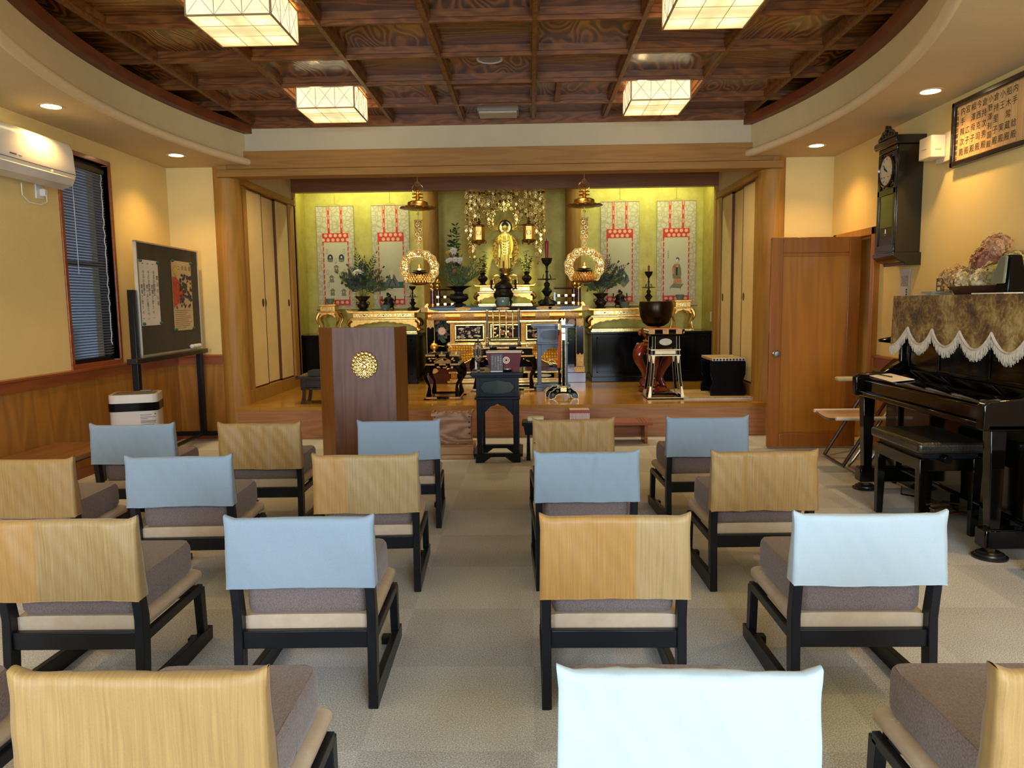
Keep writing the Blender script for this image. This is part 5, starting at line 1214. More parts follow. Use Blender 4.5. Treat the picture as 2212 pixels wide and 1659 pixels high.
def figs1(cx):
    out=[]; halo=[];body=[];face=[];lab=[];gr=[]
    for dx,z,s in ((-.075,1.875,1),(.07,1.875,1)):
        halo.append(ell(cx+dx,z,.036,.050)); body.append(ell(cx+dx,z-.032,.036,.018)); face.append(ell(cx+dx,z+.012,.010,.014)); gr.append(ell(cx+dx,z-.004,.028,.034))
    for dx,z in ((0.0,1.745),(-.065,1.615),(.085,1.615),(-.06,1.445),(.085,1.440)):
        body+= [[(cx+dx-.030,z-.045),(cx+dx+.030,z-.045),(cx+dx+.022,z+.01),(cx+dx-.022,z+.01)],[(cx+dx-.036,z+.012),(cx+dx+.036,z+.012),(cx+dx+.02,z+.035),(cx+dx,z+.047),(cx+dx-.02,z+.035)]]; face.append(ell(cx+dx,z+.0,.007,.009))
    for dx,z in ((-.115,1.96),(.105,1.96),(-.005,1.845),(-.115,1.70),(.105,1.70),(-.11,1.54)): lab.append([(cx+dx-.012,z-.030),(cx+dx+.012,z-.030),(cx+dx+.012,z+.030),(cx+dx-.012,z+.030)]); 
    lin=[[(a+(.003 if i in(0,3) else -.003),b_+(.004 if i<2 else -.004)) for i,(a,b_) in enumerate(P)] for P in lab]
    return [('painted_halo',silk if 0 else sDk,halo),('painted_robe',sBlue,gr),('painted_figure',sOl,body),('painted_face',sSkin,face),('label_box',sOl,lab),('label_field',silk,lin)]
def figs2(cx):
    return [('painted_mat',sGreen,[[(cx-.15,1.485),(cx+.15,1.485),(cx+.15,1.565),(cx-.15,1.565)]]),('painted_mat_edge',sSkin,[[(cx-.15,1.462),(cx+.15,1.462),(cx+.15,1.485),(cx-.15,1.485)]]),
     ('painted_robe',sGrey,[[(cx-.105,1.50),(cx+.09,1.495),(cx+.10,1.53),(cx+.06,1.60),(cx+.035,1.655),(cx-.035,1.655),(cx-.055,1.60),(cx-.10,1.54)]]),('painted_face',sSkin,[ell(cx,1.682,.020,.028),[(cx-.012,1.60),(cx+.012,1.60),(cx+.018,1.655),(cx-.018,1.655)]]),
     ('painted_fold',sDk,[[(cx-.05,1.51),(cx-.04,1.51),(cx+.005,1.60),(cx-.003,1.60)],[(cx+.05,1.51),(cx+.06,1.51),(cx+.015,1.62),(cx+.01,1.60)]])]
def writ(cx,x,z,n,s=.016,st=.026):
    P=[]
    for k in range(n):
        zz=z-st*k
        P+=[[(cx+x-s/2,zz),(cx+x+s/2,zz+.001),(cx+x+s/2,zz+.003),(cx+x-s/2,zz+.003)],[(cx+x-.0015,zz-.006),(cx+x+.0015,zz-.006),(cx+x+.0015,zz+.009),(cx+x-.0015,zz+.009)],[(cx+x-s/2,zz-.007),(cx+x-s/3,zz-.007),(cx+x+s/2,zz+.004),(cx+x+s/3,zz+.004)]]
    return P
def figs3(cx):
    return [('painted_robe',sGrey,[[(cx-.03,1.56),(cx+.09,1.50),(cx+.125,1.535),(cx+.105,1.60),(cx+.06,1.67),(cx+.03,1.695),(cx-.015,1.68),(cx-.035,1.62)]]),('painted_seat',sOl,[[(cx-.02,1.53),(cx+.05,1.45),(cx+.125,1.53),(cx+.09,1.50),(cx-.03,1.56)]]),
      ('painted_fold',sDk,[[(cx+.02,1.58),(cx+.03,1.575),(cx+.05,1.66),(cx+.04,1.67)],[(cx+.06,1.53),(cx+.07,1.53),(cx+.09,1.60),(cx+.08,1.61)],[(cx-.01,1.66),(cx+.02,1.67),(cx+.0,1.69)]]),
      ('painted_face',sSkin,[ell(cx+.055,1.60,.014,.02)]),('brush_writing',sDk,writ(cx,-.115,1.84,7))]
def figs4(cx):
    c=cx+.01
    return [('painted_pedestal',sOl,[[(c-.09,1.445),(c+.05,1.435),(c+.09,1.49),(c-.04,1.50)],[(c-.085,1.42),(c-.078,1.42),(c-.075,1.45),(c-.085,1.45)],[(c+.045,1.415),(c+.052,1.415),(c+.052,1.44),(c+.045,1.44)]]),
      ('painted_skirt',sOr,[[(c-.045,1.50),(c+.065,1.50),(c+.055,1.56),(c+.035,1.60),(c-.03,1.60)]]),
      ('painted_robe',sOl,[[(c-.05,1.56),(c+.05,1.555),(c+.058,1.62),(c+.05,1.70),(c+.035,1.745),(c-.025,1.745),(c-.06,1.70),(c-.055,1.62)]]),
      ('painted_mantle',sOr,[[(c-.025,1.745),(c+.03,1.745),(c+.02,1.70),(c-.02,1.70)],[(c-.06,1.70),(c-.035,1.705),(c-.03,1.61),(c-.055,1.62)]]),
      ('painted_stole',sDk,[[(c-.015,1.70),(c+.012,1.70),(c+.01,1.60),(c-.01,1.60)]]),
      ('painted_hair',sBlue,[ell(c+.008,1.80,.022,.028)]),('painted_face',sSkin,[ell(c+.004,1.785,.016,.024)]),('brush_writing',sDk,writ(cx,-.10,1.90,4))]
scroll(-2.72,-2.245,'hanging scroll with seven small figures in the far left of the left alcove',figs1)
scroll(-2.01,-1.535,'hanging scroll of a seated monk on a green mat, left alcove',figs2)
scroll(.905,1.385,'hanging scroll of a grey-robed monk in the right alcove, beside the altar',figs3)
scroll(1.615,2.100,'hanging scroll of a standing figure in orange robes, far right alcove',figs4)
# ---- gold offering tables on the cabinets ----
def cab_leg(mb,x,y,zt,zb,sx,sy,s=.02,bulge=.035,flip=.02,n=10):
    """cabriole leg"""
    P=[];Rr=[]
    for i in range(n+1):
        u=i/n; z=zt+(zb-zt)*u; o=bulge*math.sin(PI*min(1,u*1.6)) if u<.62 else -flip*.3+ (flip*1.3)*((u-.62)/.38)**2
        if u>=.62: o=(bulge*math.sin(PI*min(1,.62*1.6)))*(1-(u-.62)/.38)+flip*((u-.62)/.38)**2
        P.append((x+sx*o,y+sy*o*.6,z)); Rr.append(s*(1.35-1.0*min(1,u*1.35)) if u<.7 else s*(.55+.5*(u-.7)/.3))
    mb.tube(P,Rr,8); return mb
def gold_table(x0,x1,y0,y1,zb,zt,lab,panels=3):
    t=thing('offering_table',lab,'table',((x0+x1)/2,(y0+y1)/2,zb)); cx=(x0+x1)/2
    ti=x0+.085,x1-.085
    mb=MB(); mb.prism([(x0,zt+.025),(x0+.018,zt-.005),(x0+.03,zt-.022),(x1-.03,zt-.022),(x1-.018,zt-.005),(x1,zt+.025),(x1-.03,zt+.008),(x1-.06,zt),(x0+.06,zt),(x0+.03,zt+.008)],'y',y0-.02,y1+.02); mb.build('tabletop',gold,t,bevel=.003)
    z1=zt-.022; z2=z1-.058
    mb=MB(); mb.box(ti[0],y0+.01,z2,ti[1],y1-.01,z1); mb.build('frieze',gold,t,bevel=.002)
    wd=(ti[1]-ti[0]-.04)/panels
    for k in range(panels):
        a=ti[0]+.02+wd*k; mb=MB(); mb.box(a+.012,y0+.004,z2+.010,a+wd-.012,y0+.01,z1-.010); f_=mb.build('carved_panel',goldb,t,bevel=.002)
        mb=MB(); m0=a+wd/2; mz=(z1+z2)/2
        for sx in (-1,1): mb.tube([(m0+sx*(.006+wd*.33*i/14),y0+.003,mz+.011*math.sin(i*.9)) for i in range(15)],.0028,6)
        mb.sph((m0,y0+.004,mz),.010,8,1.2,.5,1); mb.build('carving',brass,t)
    z3=z2-.026
    mb=MB(); mb.box(ti[0]-.035,y0-.005,z3,ti[1]+.035,y1+.005,z2); mb.build('waist_moulding',goldb,t,bevel=.008,seg=3)
    # scalloped apron
    n=36; W_=(ti[1]-ti[0]+.06)/2
    def az(u): 
        a=abs(u); return z3-(.075-.055*max(0,1-a/.85)**.55+.006*math.cos(a*30) if a<.93 else .095)
    for yy0,yy1 in ((y0-.002,y0+.012),(y1-.012,y1+.002)):
        mb=MB()
        for i in range(n):
            a=-1+2*i/n; b_=-1+2*(i+1)/n; xa,xb=cx+W_*a,cx+W_*b_
            mb.hexa([(xa,yy0,az(a)),(xb,yy0,az(b_)),(xb,yy1,az(b_)),(xa,yy1,az(a))],[(xa,yy0,z3),(xb,yy0,z3),(xb,yy1,z3),(xa,yy1,z3)])
        mb.build('apron',gold,t,smooth=0)
    for sx in (-1,1):
        for yy,sy in ((y0+.02,-1),(y1-.02,1)): mb=MB(); cab_leg(mb,cx+sx*(W_-.01),yy,z3-.005,zb+.035,sx,sy*.3,.026,.04,.035); mb.sph((cx+sx*(W_+.035),yy,zb+.045),.015,8); mb.build('leg',gold,t)
    mb=MB(); mb.box(x0+.05,y0-.01,zb,x1-.05,y1+.01,zb+.014); mb.box(x0+.06,y0,zb+.014,x1-.06,y1,zb+.034); mb.build('base_frame',goldb,t,bevel=.003); return t
gold_table(-2.27,-1.34,9.17,9.42,.915,1.195,'gilt offering table with carved frieze on the left cabinet')
gold_table(.69,1.60,9.17,9.42,.915,1.195,'gilt offering table with carved frieze on the right cabinet')
def gold_stand(cx,y,zb,zt,lab,w_=.105):
    t=thing('gilt_stand',lab,'stand',(cx,y,zb),0,'small gilt bowl stands on the alcove cabinets')
    mb=MB(); mb.box(cx-w_,y-w_,zt-.022,cx+w_,y+w_,zt); mb.build('stand_top',gold,t,bevel=.004)
    mb=MB(); mb.box(cx-w_*.86,y-w_*.86,zt-.085,cx+w_*.86,y+w_*.86,zt-.022); mb.build('frieze',gold,t,bevel=.003)
    mb=MB(); mb.box(cx-w_*.6,y-w_*.86-.003,zt-.075,cx+w_*.6,y-w_*.86+.002,zt-.035); mb.build('carved_panel',goldb,t,bevel=.002)
    mb=MB(); mb.box(cx-w_*1.05,y-w_*1.05,zt-.10,cx+w_*1.05,y+w_*1.05,zt-.085); mb.build('waist_moulding',goldb,t,bevel=.005)
    for yy in (y-w_*1.0,y+w_*1.0-.01):
        mb=MB(); P=[(cx-w_*1.12,zt-.10),(cx+w_*1.12,zt-.10),(cx+w_*1.18,zt-.15),(cx+w_*.85,zt-.165),(cx+w_*.6,zt-.135),(cx+w_*.2,zt-.125),(cx,zt-.115),(cx-w_*.2,zt-.125),(cx-w_*.6,zt-.135),(cx-w_*.85,zt-.165),(cx-w_*1.18,zt-.15)]; mb.prism(P,'y',yy,yy+.01); mb.build('apron',gold,t,bevel=.002)
    for sx in (-1,1):
        for sy in (-1,1): mb=MB(); cab_leg(mb,cx+sx*w_*.98,y+sy*w_*.9,zt-.11,zb+.03,sx,sy,.019,.028,.012); mb.build('leg',gold,t)
    mb=MB(); mb.box(cx-w_*1.2,y-w_*1.2,zb,cx+w_*1.2,y+w_*1.2,zb+.022); mb.build('base_frame',goldb,t,bevel=.003)
gold_stand(-2.495,9.26,.915,1.285,'small gilt stand with curved legs at the far left of the left cabinet')
gold_stand(1.862,9.26,.915,1.285,'small gilt stand with curved legs right of the big bronze bell')
def bowl(cx,cy,z,r,h,lab):
    mb=MB(); mb.lathe([(r*.55,0),(r*.62,.006),(r*.80,h*.35),(r*.97,h*.75),(r,h),(r*.93,h),(r*.88,h*.7),(r*.6,h*.2),(0,h*.14)],(cx,cy,z),28)
    mb.build('incense_bowl',celadon,None,label=lab,category='bowl',group='celadon incense bowls')
bowl(-2.48,9.25,1.286,.052,.07,'dark green bowl on the small gilt stand at far left')
bowl(-1.792,9.235,1.196,.062,.078,'green bowl in front of the bronze incense burner on the left gilt table')
bowl(1.16,9.235,1.196,.062,.080,'green bowl in front of the bronze incense burner on the right gilt table')
bowl(1.836,9.25,1.286,.052,.066,'dark green bowl on the small gilt stand behind the big bell')
def vase(nm,cx,cy,z,s,prof,lab,ears=True,m=bronze):
    t=thing(nm,lab,'vase',(cx,cy,z)); mb=MB(); mb.lathe([(r*s,h*s) for r,h in prof],(cx,cy,z),32); mb.build('vase_body',m,t)
    if ears:
        for sx in (-1,1):
            mb=MB(); mb.tube([(cx+sx*s*.30,cy,z+s*.62),(cx+sx*s*.42,cy,z+s*.60),(cx+sx*s*.44,cy,z+s*.46),(cx+sx*s*.34,cy,z+s*.40)],.035*s,8); mb.build('handle',m,t)
    return t
VP=[(.34,0),(.36,.05),(.28,.12),(.25,.17),(.34,.24),(.39,.36),(.36,.48),(.26,.58),(.24,.66),(.34,.80),(.50,.94),(.52,1.0),(.46,1.0),(.2,.7),(0,.65)]
vase('bronze_vase',-2.075,9.26,1.196,.185,VP,'small flared bronze vase holding fern on the left gilt table')
vase('bronze_vase',.868,9.26,1.196,.185,VP,'small flared bronze vase holding fern on the right gilt table')
rnd=random.Random(11)
def frond(mb,base,tip,w_,n=13,droop=.05):
    b=Vector(base);t_=Vector(tip); d=t_-b; l=d.length
    P=[b+d*(i/n)+Vector((0,0,droop*math.sin(PI*i/n)-droop*.8*(i/n)**2)) for i in range(n+1)]
    mb.tube([tuple(p) for p in P],[.0028*(1-.7*i/n) for i in range(n+1)],5)
    for i in range(3,n+1):
        dd=(P[i]-P[i-1]).normalized(); u=i/n; wl=w_*math.sin(PI*min(1,(u*.95+.08)))**.8
        sd=dd.cross(Vector((0,-1,.15))).normalized()
        for sg in (-1,1):
            ld=(dd*.75+sd*sg*.8+Vector((0,rnd.uniform(-.35,.35),0))).normalized()
            L_=wl*rnd.uniform(.8,1.1); q=P[i]
            mb.leaf(q,ld,(0,-1,.3),L_,L_*.24,.15,.05)
            for k in (.35,.6): 
                mb.leaf(q+ld*L_*k,(ld+dd*.6).normalized(),(0,-1,.3),L_*.45,L_*.15,.1,.05); mb.leaf(q+ld*L_*k,(ld-dd*.5).normalized(),(0,-1,.3),L_*.4,L_*.15,.1,.05)
        mb.leaf(P[-1],dd,(0,-1,.3),w_*.5,w_*.15,.1,.05)
def fern_bunch(cx,cy,z,tips,lab,seed):
    t=thing('fern_bouquet',lab,'plant',(cx,cy,z))
    for k,(dx,dz,dy,w_) in enumerate(tips):
        mb=MB(); frond(mb,(cx+dx*.06,cy,z),(cx+dx,cy+dy,z+dz),w_); mb.build('fern_frond',leafD if k%3 else leafG,t,smooth=0)
    return t
t=fern_bunch(-2.075,9.25,1.36,[(-.06,.62,0,.085),(.05,.52,-.05,.08),(.18,.58,.03,.075),(-.28,.34,-.04,.085),(-.24,.22,.04,.08),(.30,.28,-.02,.08),(.34,.16,.03,.08),(.26,.40,.0,.075),(-.15,.42,-.06,.085),(.12,.36,-.09,.085),(.02,.30,-.1,.09),(-.08,.25,-.1,.08),(.22,.2,-.1,.08),(-.18,.3,-.1,.085),(.02,.48,-.03,.09)],'bushy dark fern bouquet with a white chrysanthemum in the left alcove vase',1)
def mum(mb,c,r,n=40,face=(0,-1,.35),flat=.35):
    f_=Vector(face).normalized(); a=f_.cross(Vector((1,0,0))).normalized(); b_=f_.cross(a); C_=Vector(c)
    for i in range(n):
        u=(i/n)**.6; an=i*2.399; d=(a*math.cos(an)+b_*math.sin(an))
        mb.leaf(C_,(d*(.3+u)+f_*(1.1-u)*flat*2.2).normalized(),f_,r*(.45+.6*u),r*.24,.25,.2)
petW=mat('petal_white',(.78,.76,.66),.6,var=.03); petY=mat('petal_yellow',(.75,.45,.04),.6,var=.1); petP=mat('petal_pink',(.55,.14,.20),.6,var=.2)
mb=MB(); mum(mb,(-2.09,9.11,1.665),.075,46,(0,-.5,1),.6); mb.build('white_chrysanthemum',petW,t,smooth=0)
t=fern_bunch(.868,9.25,1.36,[(.10,.50,0,.075),(.20,.42,-.03,.08),(.32,.40,0,.075),(.30,.26,.03,.08),(-.10,.30,.0,.08),(-.22,.18,0,.075),(-.15,.1,-.05,.07),(.12,.26,-.06,.085),(.0,.34,-.05,.08),(.2,.18,-.06,.08),(-.05,.2,-.08,.08)],'dark fern bouquet behind the right hanging bronze lamp ring',2)
mb=MB(); mum(mb,(.955,9.12,1.63),.03,20,(0,-.5,1),.6); mb.build('yellow_blossom',petY,t,smooth=0)
def burner(cx,cy,z,s,lab,dragon=True):
    t=thing('incense_burner',lab,'incense burner',(cx,cy,z))
    mb=MB(); mb.lathe([(.10*s,.20*s),(.30*s,.26*s),(.42*s,.42*s),(.43*s,.55*s),(.34*s,.66*s),(.33*s,.74*s),(.42*s,.78*s),(.42*s,.82*s),(.30*s,.84*s),(0,.84*s)],(cx,cy,z),28); mb.build('pot',bronze,t)
    mb=MB(); mb.lathe([(.38*s,.82*s),(.36*s,.90*s),(.26*s,1.0*s),(.12*s,1.08*s),(0,1.1*s)],(cx,cy,z),24)
    mb.build('lid',bronze,t)
    mb=MB(); mb.tube([(cx,cy,z+1.06*s),(cx+.14*s,cy,z+1.18*s),(cx-.08*s,cy,z+1.30*s),(cx-.15*s,cy,z+1.22*s),(cx-.02*s,cy,z+1.15*s)],[.07*s,.08*s,.07*s,.05*s,.04*s],8); mb.sph((cx-.05*s,cy-.05*s,z+1.32*s),.09*s,10,1.2,1,.8); mb.sph((cx+.12*s,cy,z+1.12*s),.07*s,8); mb.build('finial_beast',bronze,t)
    for sx in (-1,1):
        mb=MB(); mb.tube([(cx+sx*.40*s,cy,z+.72*s),(cx+sx*.52*s,cy,z+.78*s),(cx+sx*.50*s,cy,z+1.12*s)],.045*s,8); mb.build('handle',bronze,t)
    for k in range(3):
        a=R(90+120*k+180); mb=MB(); mb.tube([(cx+.28*s*math.cos(a),cy+.28*s*math.sin(a),z+.30*s),(cx+.38*s*math.cos(a),cy+.38*s*math.sin(a),z+.18*s),(cx+.32*s*math.cos(a),cy+.32*s*math.sin(a),z+.0)],[.07*s,.06*s,.045*s],8); mb.build('leg',bronze,t)
burner(-1.765,9.33,1.196,.165,'small lidded bronze incense burner on the left gilt table')
burner(1.115,9.33,1.196,.165,'small lidded bronze incense burner on the right gilt table')
CSP=[(.36,0),(.38,.04),(.30,.08),(.16,.14),(.10,.20),(.18,.26),(.26,.31),(.16,.36),(.10,.40),(.15,.44),(.13,.48),(.06,.50),(.06,.54),(.44,.555),(.42,.57),(.06,.575),(.05,.70),(.09,.72),(.05,.74),(.05,.82),(.10,.86),(.20,.90),(.25,.97),(.27,1.0),(.22,1.0),(.05,.93),(0,.93)]
def candlestick(nm,cx,cy,z,h,w_,lab,candle=None):
    t=thing(nm,lab,'candlestick',(cx,cy,z)); mb=MB(); mb.lathe([(r*w_,q*h) for r,q in CSP],(cx,cy,z),28); mb.build('stem',bronze,t)
    for k in range(3):
        a=R(-90+120*k); mb=MB(); mb.tube([(cx+.24*w_*math.cos(a),cy+.24*w_*math.sin(a),z+.12*h),(cx+.44*w_*math.cos(a),cy+.44*w_*math.sin(a),z+.08*h),(cx+.40*w_*math.cos(a),cy+.40*w_*math.sin(a),z)],[.05*w_,.06*w_,.04*w_],8); mb.build('leg',bronze,t)
    mb=MB()
    for k in range(4): a=R(45+90*k); mb.tube([(cx+.28*w_*math.cos(a),cy+.28*w_*math.sin(a),z+.565*h),(cx+.20*w_*math.cos(a),cy+.2*w_*math.sin(a),z+.66*h)],.018*w_,6)
    mb.build('plate_prong',bronze,t)
    return t
def candle(cx,cy,z,h,r,lab):
    mb=MB(); mb.lathe([(r*.55,0),(r*.75,h*.3),(r*.9,h*.7),(r,h*.86),(r*.95,h*.875),(r*.25,h*.88),(r*.16,h*1.0),(0,h)],(cx,cy,z),20); mb.build('candle',candlered,None,label=lab,category='candle')
candlestick('candlestick',-1.452,9.25,1.196,.30,.17,'short bronze candlestick on the left gilt table beneath the hanging lamp ring')
candlestick('candlestick',1.455,9.25,1.196,.44,.19,'tall slim bronze candlestick on the right gilt table behind the bell')
candle(1.455,9.25,1.196+.41,.115,.014,'small red candle on the bronze candlestick behind the bell')
# ---- hanging bronze lamp rings ----
def hanging_lamp(cx,cy,lab):
    t=thing('hanging_altar_lamp',lab,'lamp',(cx,cy,1.48),0,'hanging gilt lamp rings before the altar')
    mb=MB(); mb.tube([(cx,cy,2.53),(cx,cy,2.90)],.004,6); mb.build('cord',mat('cord_cream',(.45,.30,.15),.6),t)
    mb=MB(); mb.tube([(cx+.055*math.cos(R(a))*(1 if abs(math.cos(R(a)))<.8 else 1.05),cy,2.485+.050*math.sin(R(a))) for a in range(-60,241,15)],.005,8,False); mb.tube([(cx+.022*math.cos(R(a)),cy,2.535+.022*math.sin(R(a))) for a in range(0,360,30)],.005,6,True); mb.build('suspension_ring',brass,t)
    mb=MB(); mb.lathe([(0,2.50),(.012,2.485),(.030,2.465),(.012,2.45),(.015,2.44),(.058,2.432),(.058,2.428),(.015,2.42),(.018,2.408),(.055,2.398),(.060,2.392),(.020,2.385),(.022,2.362),(.075,2.358),(.105,2.345),(.112,2.322),(.112,2.30),(.06,2.297),(0,2.297)],(cx,cy,0),36); mb.build('bell_cap',gold,t)
    mb=MB(); n=40; pr=[]
    mb.lathe([(0,2.300),(.10,2.302),(.145,2.296),(.180,2.290),(.186,2.286),(.15,2.276),(.09,2.264),(0,2.262)],(cx,cy,0),40); mb.build('lotus_dish',brass,t)
    mb=MB()
    for k in range(12): a=2*PI*k/12; mb.sph((cx+.160*math.cos(a),cy+.160*math.sin(a),2.287),.038,10,1,1,.28)
    mb.build('dish_petal',brass,t)
    mb=MB(); mb.tube([(cx,cy,2.265),(cx,cy,2.17)],.005,6); mb.torus((cx,cy,2.225),.012,.003,14,5,'y'); mb.build('upper_chain',brass,t); mb=MB(); mb.torus((cx,cy,1.895),.020,.0035,16,6,'y'); mb.tube([(cx,cy,1.875),(cx,cy,1.84)],.004,6); mb.build('lower_chain',brass,t)
    mb=MB(); rnd=random.Random(4)
    mb.box(cx-.045,cy-.006,2.150,cx+.045,cy+.006,2.166)
    mb.prism([(cx-.040,2.15),(cx-.042,1.95),(cx-.03,1.92),(cx,1.90),(cx+.03,1.92),(cx+.042,1.95),(cx+.040,2.15)],'y',cy-.003,cy+.003)
    mb.build('openwork_plaque',mat('openwork_dark_gold',(.30,.17,.05),.4,1,var=.5,vs=60),t)
    mb=MB()
    for k,(dx,z) in enumerate(((-.012,2.115),(.016,2.06),(-.014,2.01),(.014,1.965))):
        for i in range(9): a=2*PI*i/9; mb.sph((cx+dx+.017*math.cos(a),cy-.006,z+.017*math.sin(a)),.0075,7,1,.7,1)
        mb.sph((cx+dx,cy-.008,z),.008,8)
        mb.tube([(cx-.036+.072*i/10,cy-.006,z+.024+.010*math.sin(i*1.2+k)) for i in range(11)],.0035,5)
    mb.build('plaque_flowers',goldb,t)
    # C shaped carved ring, open at the bottom
    r0,r1=.118,.212; cz=1.655
    mb=MB(); P=[]
    A=[-52+ (284)*i/60 for i in range(61)]
    def rp(r,a): return (cx+r*math.cos(R(a)),cz+r*.95*math.sin(R(a)))
    for i in range(60):
        a,b_=A[i],A[i+1]; q=[rp(r0+.004*math.sin(i*1.3),a),rp(r1+.006*math.sin(i*1.1),a),rp(r1+.006*math.sin((i+1)*1.1),b_),rp(r0+.004*math.sin((i+1)*1.3),b_)]
        mb.hexa([(q[0][0],cy-.004,q[0][1]),(q[1][0],cy-.004,q[1][1]),(q[1][0],cy+.004,q[1][1]),(q[0][0],cy+.004,q[0][1])],[(q[3][0],cy-.004,q[3][1]),(q[2][0],cy-.004,q[2][1]),(q[2][0],cy+.004,q[2][1]),(q[3][0],cy+.004,q[3][1])])
    mb.build('ring_plate',MATS['openwork_dark_gold'],t,smooth=0)
    for k,a in enumerate((18,62,118,162,200,-20)):
        mb=MB(); x,z=rp(.168,a)
        for i in range(10): an=2*PI*i/10; mb.sph((x+.026*math.cos(an),cy-.007,z+.026*math.sin(an)),.0105,7,1,.7,1)
        mb.torus((x,cy-.010,z),.013,.0035,16,5,'y'); mb.sph((x,cy-.009,z),.007,7); mb.build('ring_flower',goldb,t)
    mb=MB(); rnd=random.Random(7)
    for i in range(260):
        a=rnd.uniform(-48,228); r=rnd.uniform(r0+.014,r1-.018); x,z=rp(r,a); an=rnd.uniform(0,6.28)
        l=rnd.uniform(.020,.034); mb.leaf((x-l*.4*math.cos(an),cy-.006-rnd.random()*.006,z-l*.4*math.sin(an)),(math.cos(an),-.15,math.sin(an)),(0,-1,0),l,l*.5,.05,.15)
    mb.build('ring_leaves',goldb,t,smooth=0)
    for sx in (-1,1):
        mb=MB(); mb.tube([(cx+sx*.122,cy,cz-.115),(cx+sx*.125,cy,1.52),(cx+sx*.11,cy,1.50)],.006,6); 
        for k in range(3): mb.sph((cx+sx*.125,cy,1.54-.018*k),.008,8)
        mb.build('side_link',brass,t)
    # lotus basket with oil dish
    mb=MB(); mb.lathe([(.06,1.476),(.098,1.492),(.118,1.53),(.112,1.575),(.09,1.59),(0,1.588)],(cx,cy,0),36); mb.build('basket',brass,t)
    mb=MB()
    for row,(z,rad,s_) in enumerate(((1.515,.112,.019),(1.535,.118,.019),(1.556,.114,.018),(1.575,.104,.016))):
        n=22
        for k in range(n): a=2*PI*(k+.5*(row%2))/n; mb.sph((cx+rad*math.cos(a),cy+rad*math.sin(a),z),s_,7,.62,.62,1.05)
    mb.build('basket_petals',gold,t)
    mb=MB(); mb.lathe([(.03,1.590),(.05,1.598),(.085,1.610),(.088,1.614),(.05,1.607),(0,1.606)],(cx,cy,0),28); mb.lathe([(.02,1.618),(.07,1.626),(.074,1.630),(.0,1.628)],(cx,cy,0),28)
    mb.build('oil_dish',bronze,t)
    mb=MB(); mb.sph((cx,cy,1.645),.017,12,1,1,.75); mb.build('flame_lamp',emit('oil_flame',(1,.50,.10),6),t)
    mb=MB(); mb.lathe([(.016,1.655),(.019,1.675),(.012,1.695),(.003,1.705)],(cx,cy,0),14); mb.build('lamp_glass',mat('lamp_glass_brown',(.18,.09,.03),.2,.3),t)
    return t
hanging_lamp(-1.178,8.02,'gilt hanging lamp ring left of the altar, under a lotus dish')
hanging_lamp(.580,8.02,'gilt hanging lamp ring right of the altar, under a lotus dish')
for cx in (-1.178,.580): light('oil_lamp_glow','POINT',(cx,7.98,1.68),.5,(1,.5,.15),radius=.02)
# ================= CENTRAL ALTAR =================
AXc=-.305
t=thing('altar','wide gilt and black lacquer altar with carved panels in the middle of the stage','altar',(AXc,9.3,ZP))
def both(f): f(-1); f(1)
x0,x1=-1.255,.645
plate=mat('chased_gilt_plate',(.82,.56,.26),.38,.9,var=.25,vs=80,bs=.8,bscale=160)
mb=MB(); mb.box(x0-.02,8.98,ZP,x1+.02,9.58,.43); mb.box(x0,8.99,.43,x1,9.58,.505); mb.build('plinth',maroon,t,bevel=.004)
mb=MB()
for sg in (-1,1):
    xa=AXc+sg*.955; P=[(xa,.435),(xa,.50),(xa-sg*.10,.50),(xa-sg*.125,.485),(xa-sg*.14,.468),(xa-sg*.125,.45),(xa-sg*.10,.435)]; mb.prism(P,'y',8.984,8.99)
mb.build('plinth_fitting',plate,t)
mb=MB(); mb.box(x0+.05,9.14,.505,x1-.05,9.58,1.08); mb.box(x0+.15,9.58,ZP,x1-.15,10.0,1.19); mb.build('core',black,t)
for sg in (-1,1):
    xa=AXc+sg*.90
    mb=MB(); mb.box(xa-.048,8.99,.505,xa+.048,9.08,1.09); mb.build('corner_post',black,t,bevel=.004)
    mb=MB(); mb.prism([(xa-.049,1.09),(xa+.049,1.09),(xa+.049,.985),(xa+.02,1.0),(xa,.975),(xa-.02,1.0),(xa-.049,.985)][::-1],'y',8.985,8.99); mb.prism([(xa-.049,.505),(xa+.049,.505),(xa+.049,.665),(xa+.02,.645),(xa,.67),(xa-.02,.645),(xa-.049,.665)],'y',8.985,8.99)
    mb.box(xa-.0495,8.985,.5,xa-.044,8.9899,1.09); mb.box(xa+.044,8.985,.5,xa+.0495,8.9899,1.09); mb.build('post_fitting',plate,t)
mb=MB(); mb.lathe([(.050,-.925),(.050,.925)],(AXc,9.01,1.125),24,Matrix.Rotation(R(90),3,'Y')); mb.build('round_beam',gold,t)
mb=MB()
for c_ in (-.80,-.45,.12,.45,.80): 
    mb=MB(); mb.lathe([(.0515,-.085),(.0515,.085)],(AXc+c_,9.01,1.125),24,Matrix.Rotation(R(90),3,'Y')); mb.build('beam_fitting',plate,t)
mb=MB(); mb.box(x0+.0,8.97,1.172,x1,9.58,1.19); mb.build('gold_ledge',goldb,t,bevel=.003)
mb=MB(); mb.box(x0-.01,8.96,1.19,x1+.01,9.58,1.235); mb.box(x0+.15,9.58,1.19,x1-.15,10.0,1.235); mb.build('altar_top',black,t,bevel=.004)
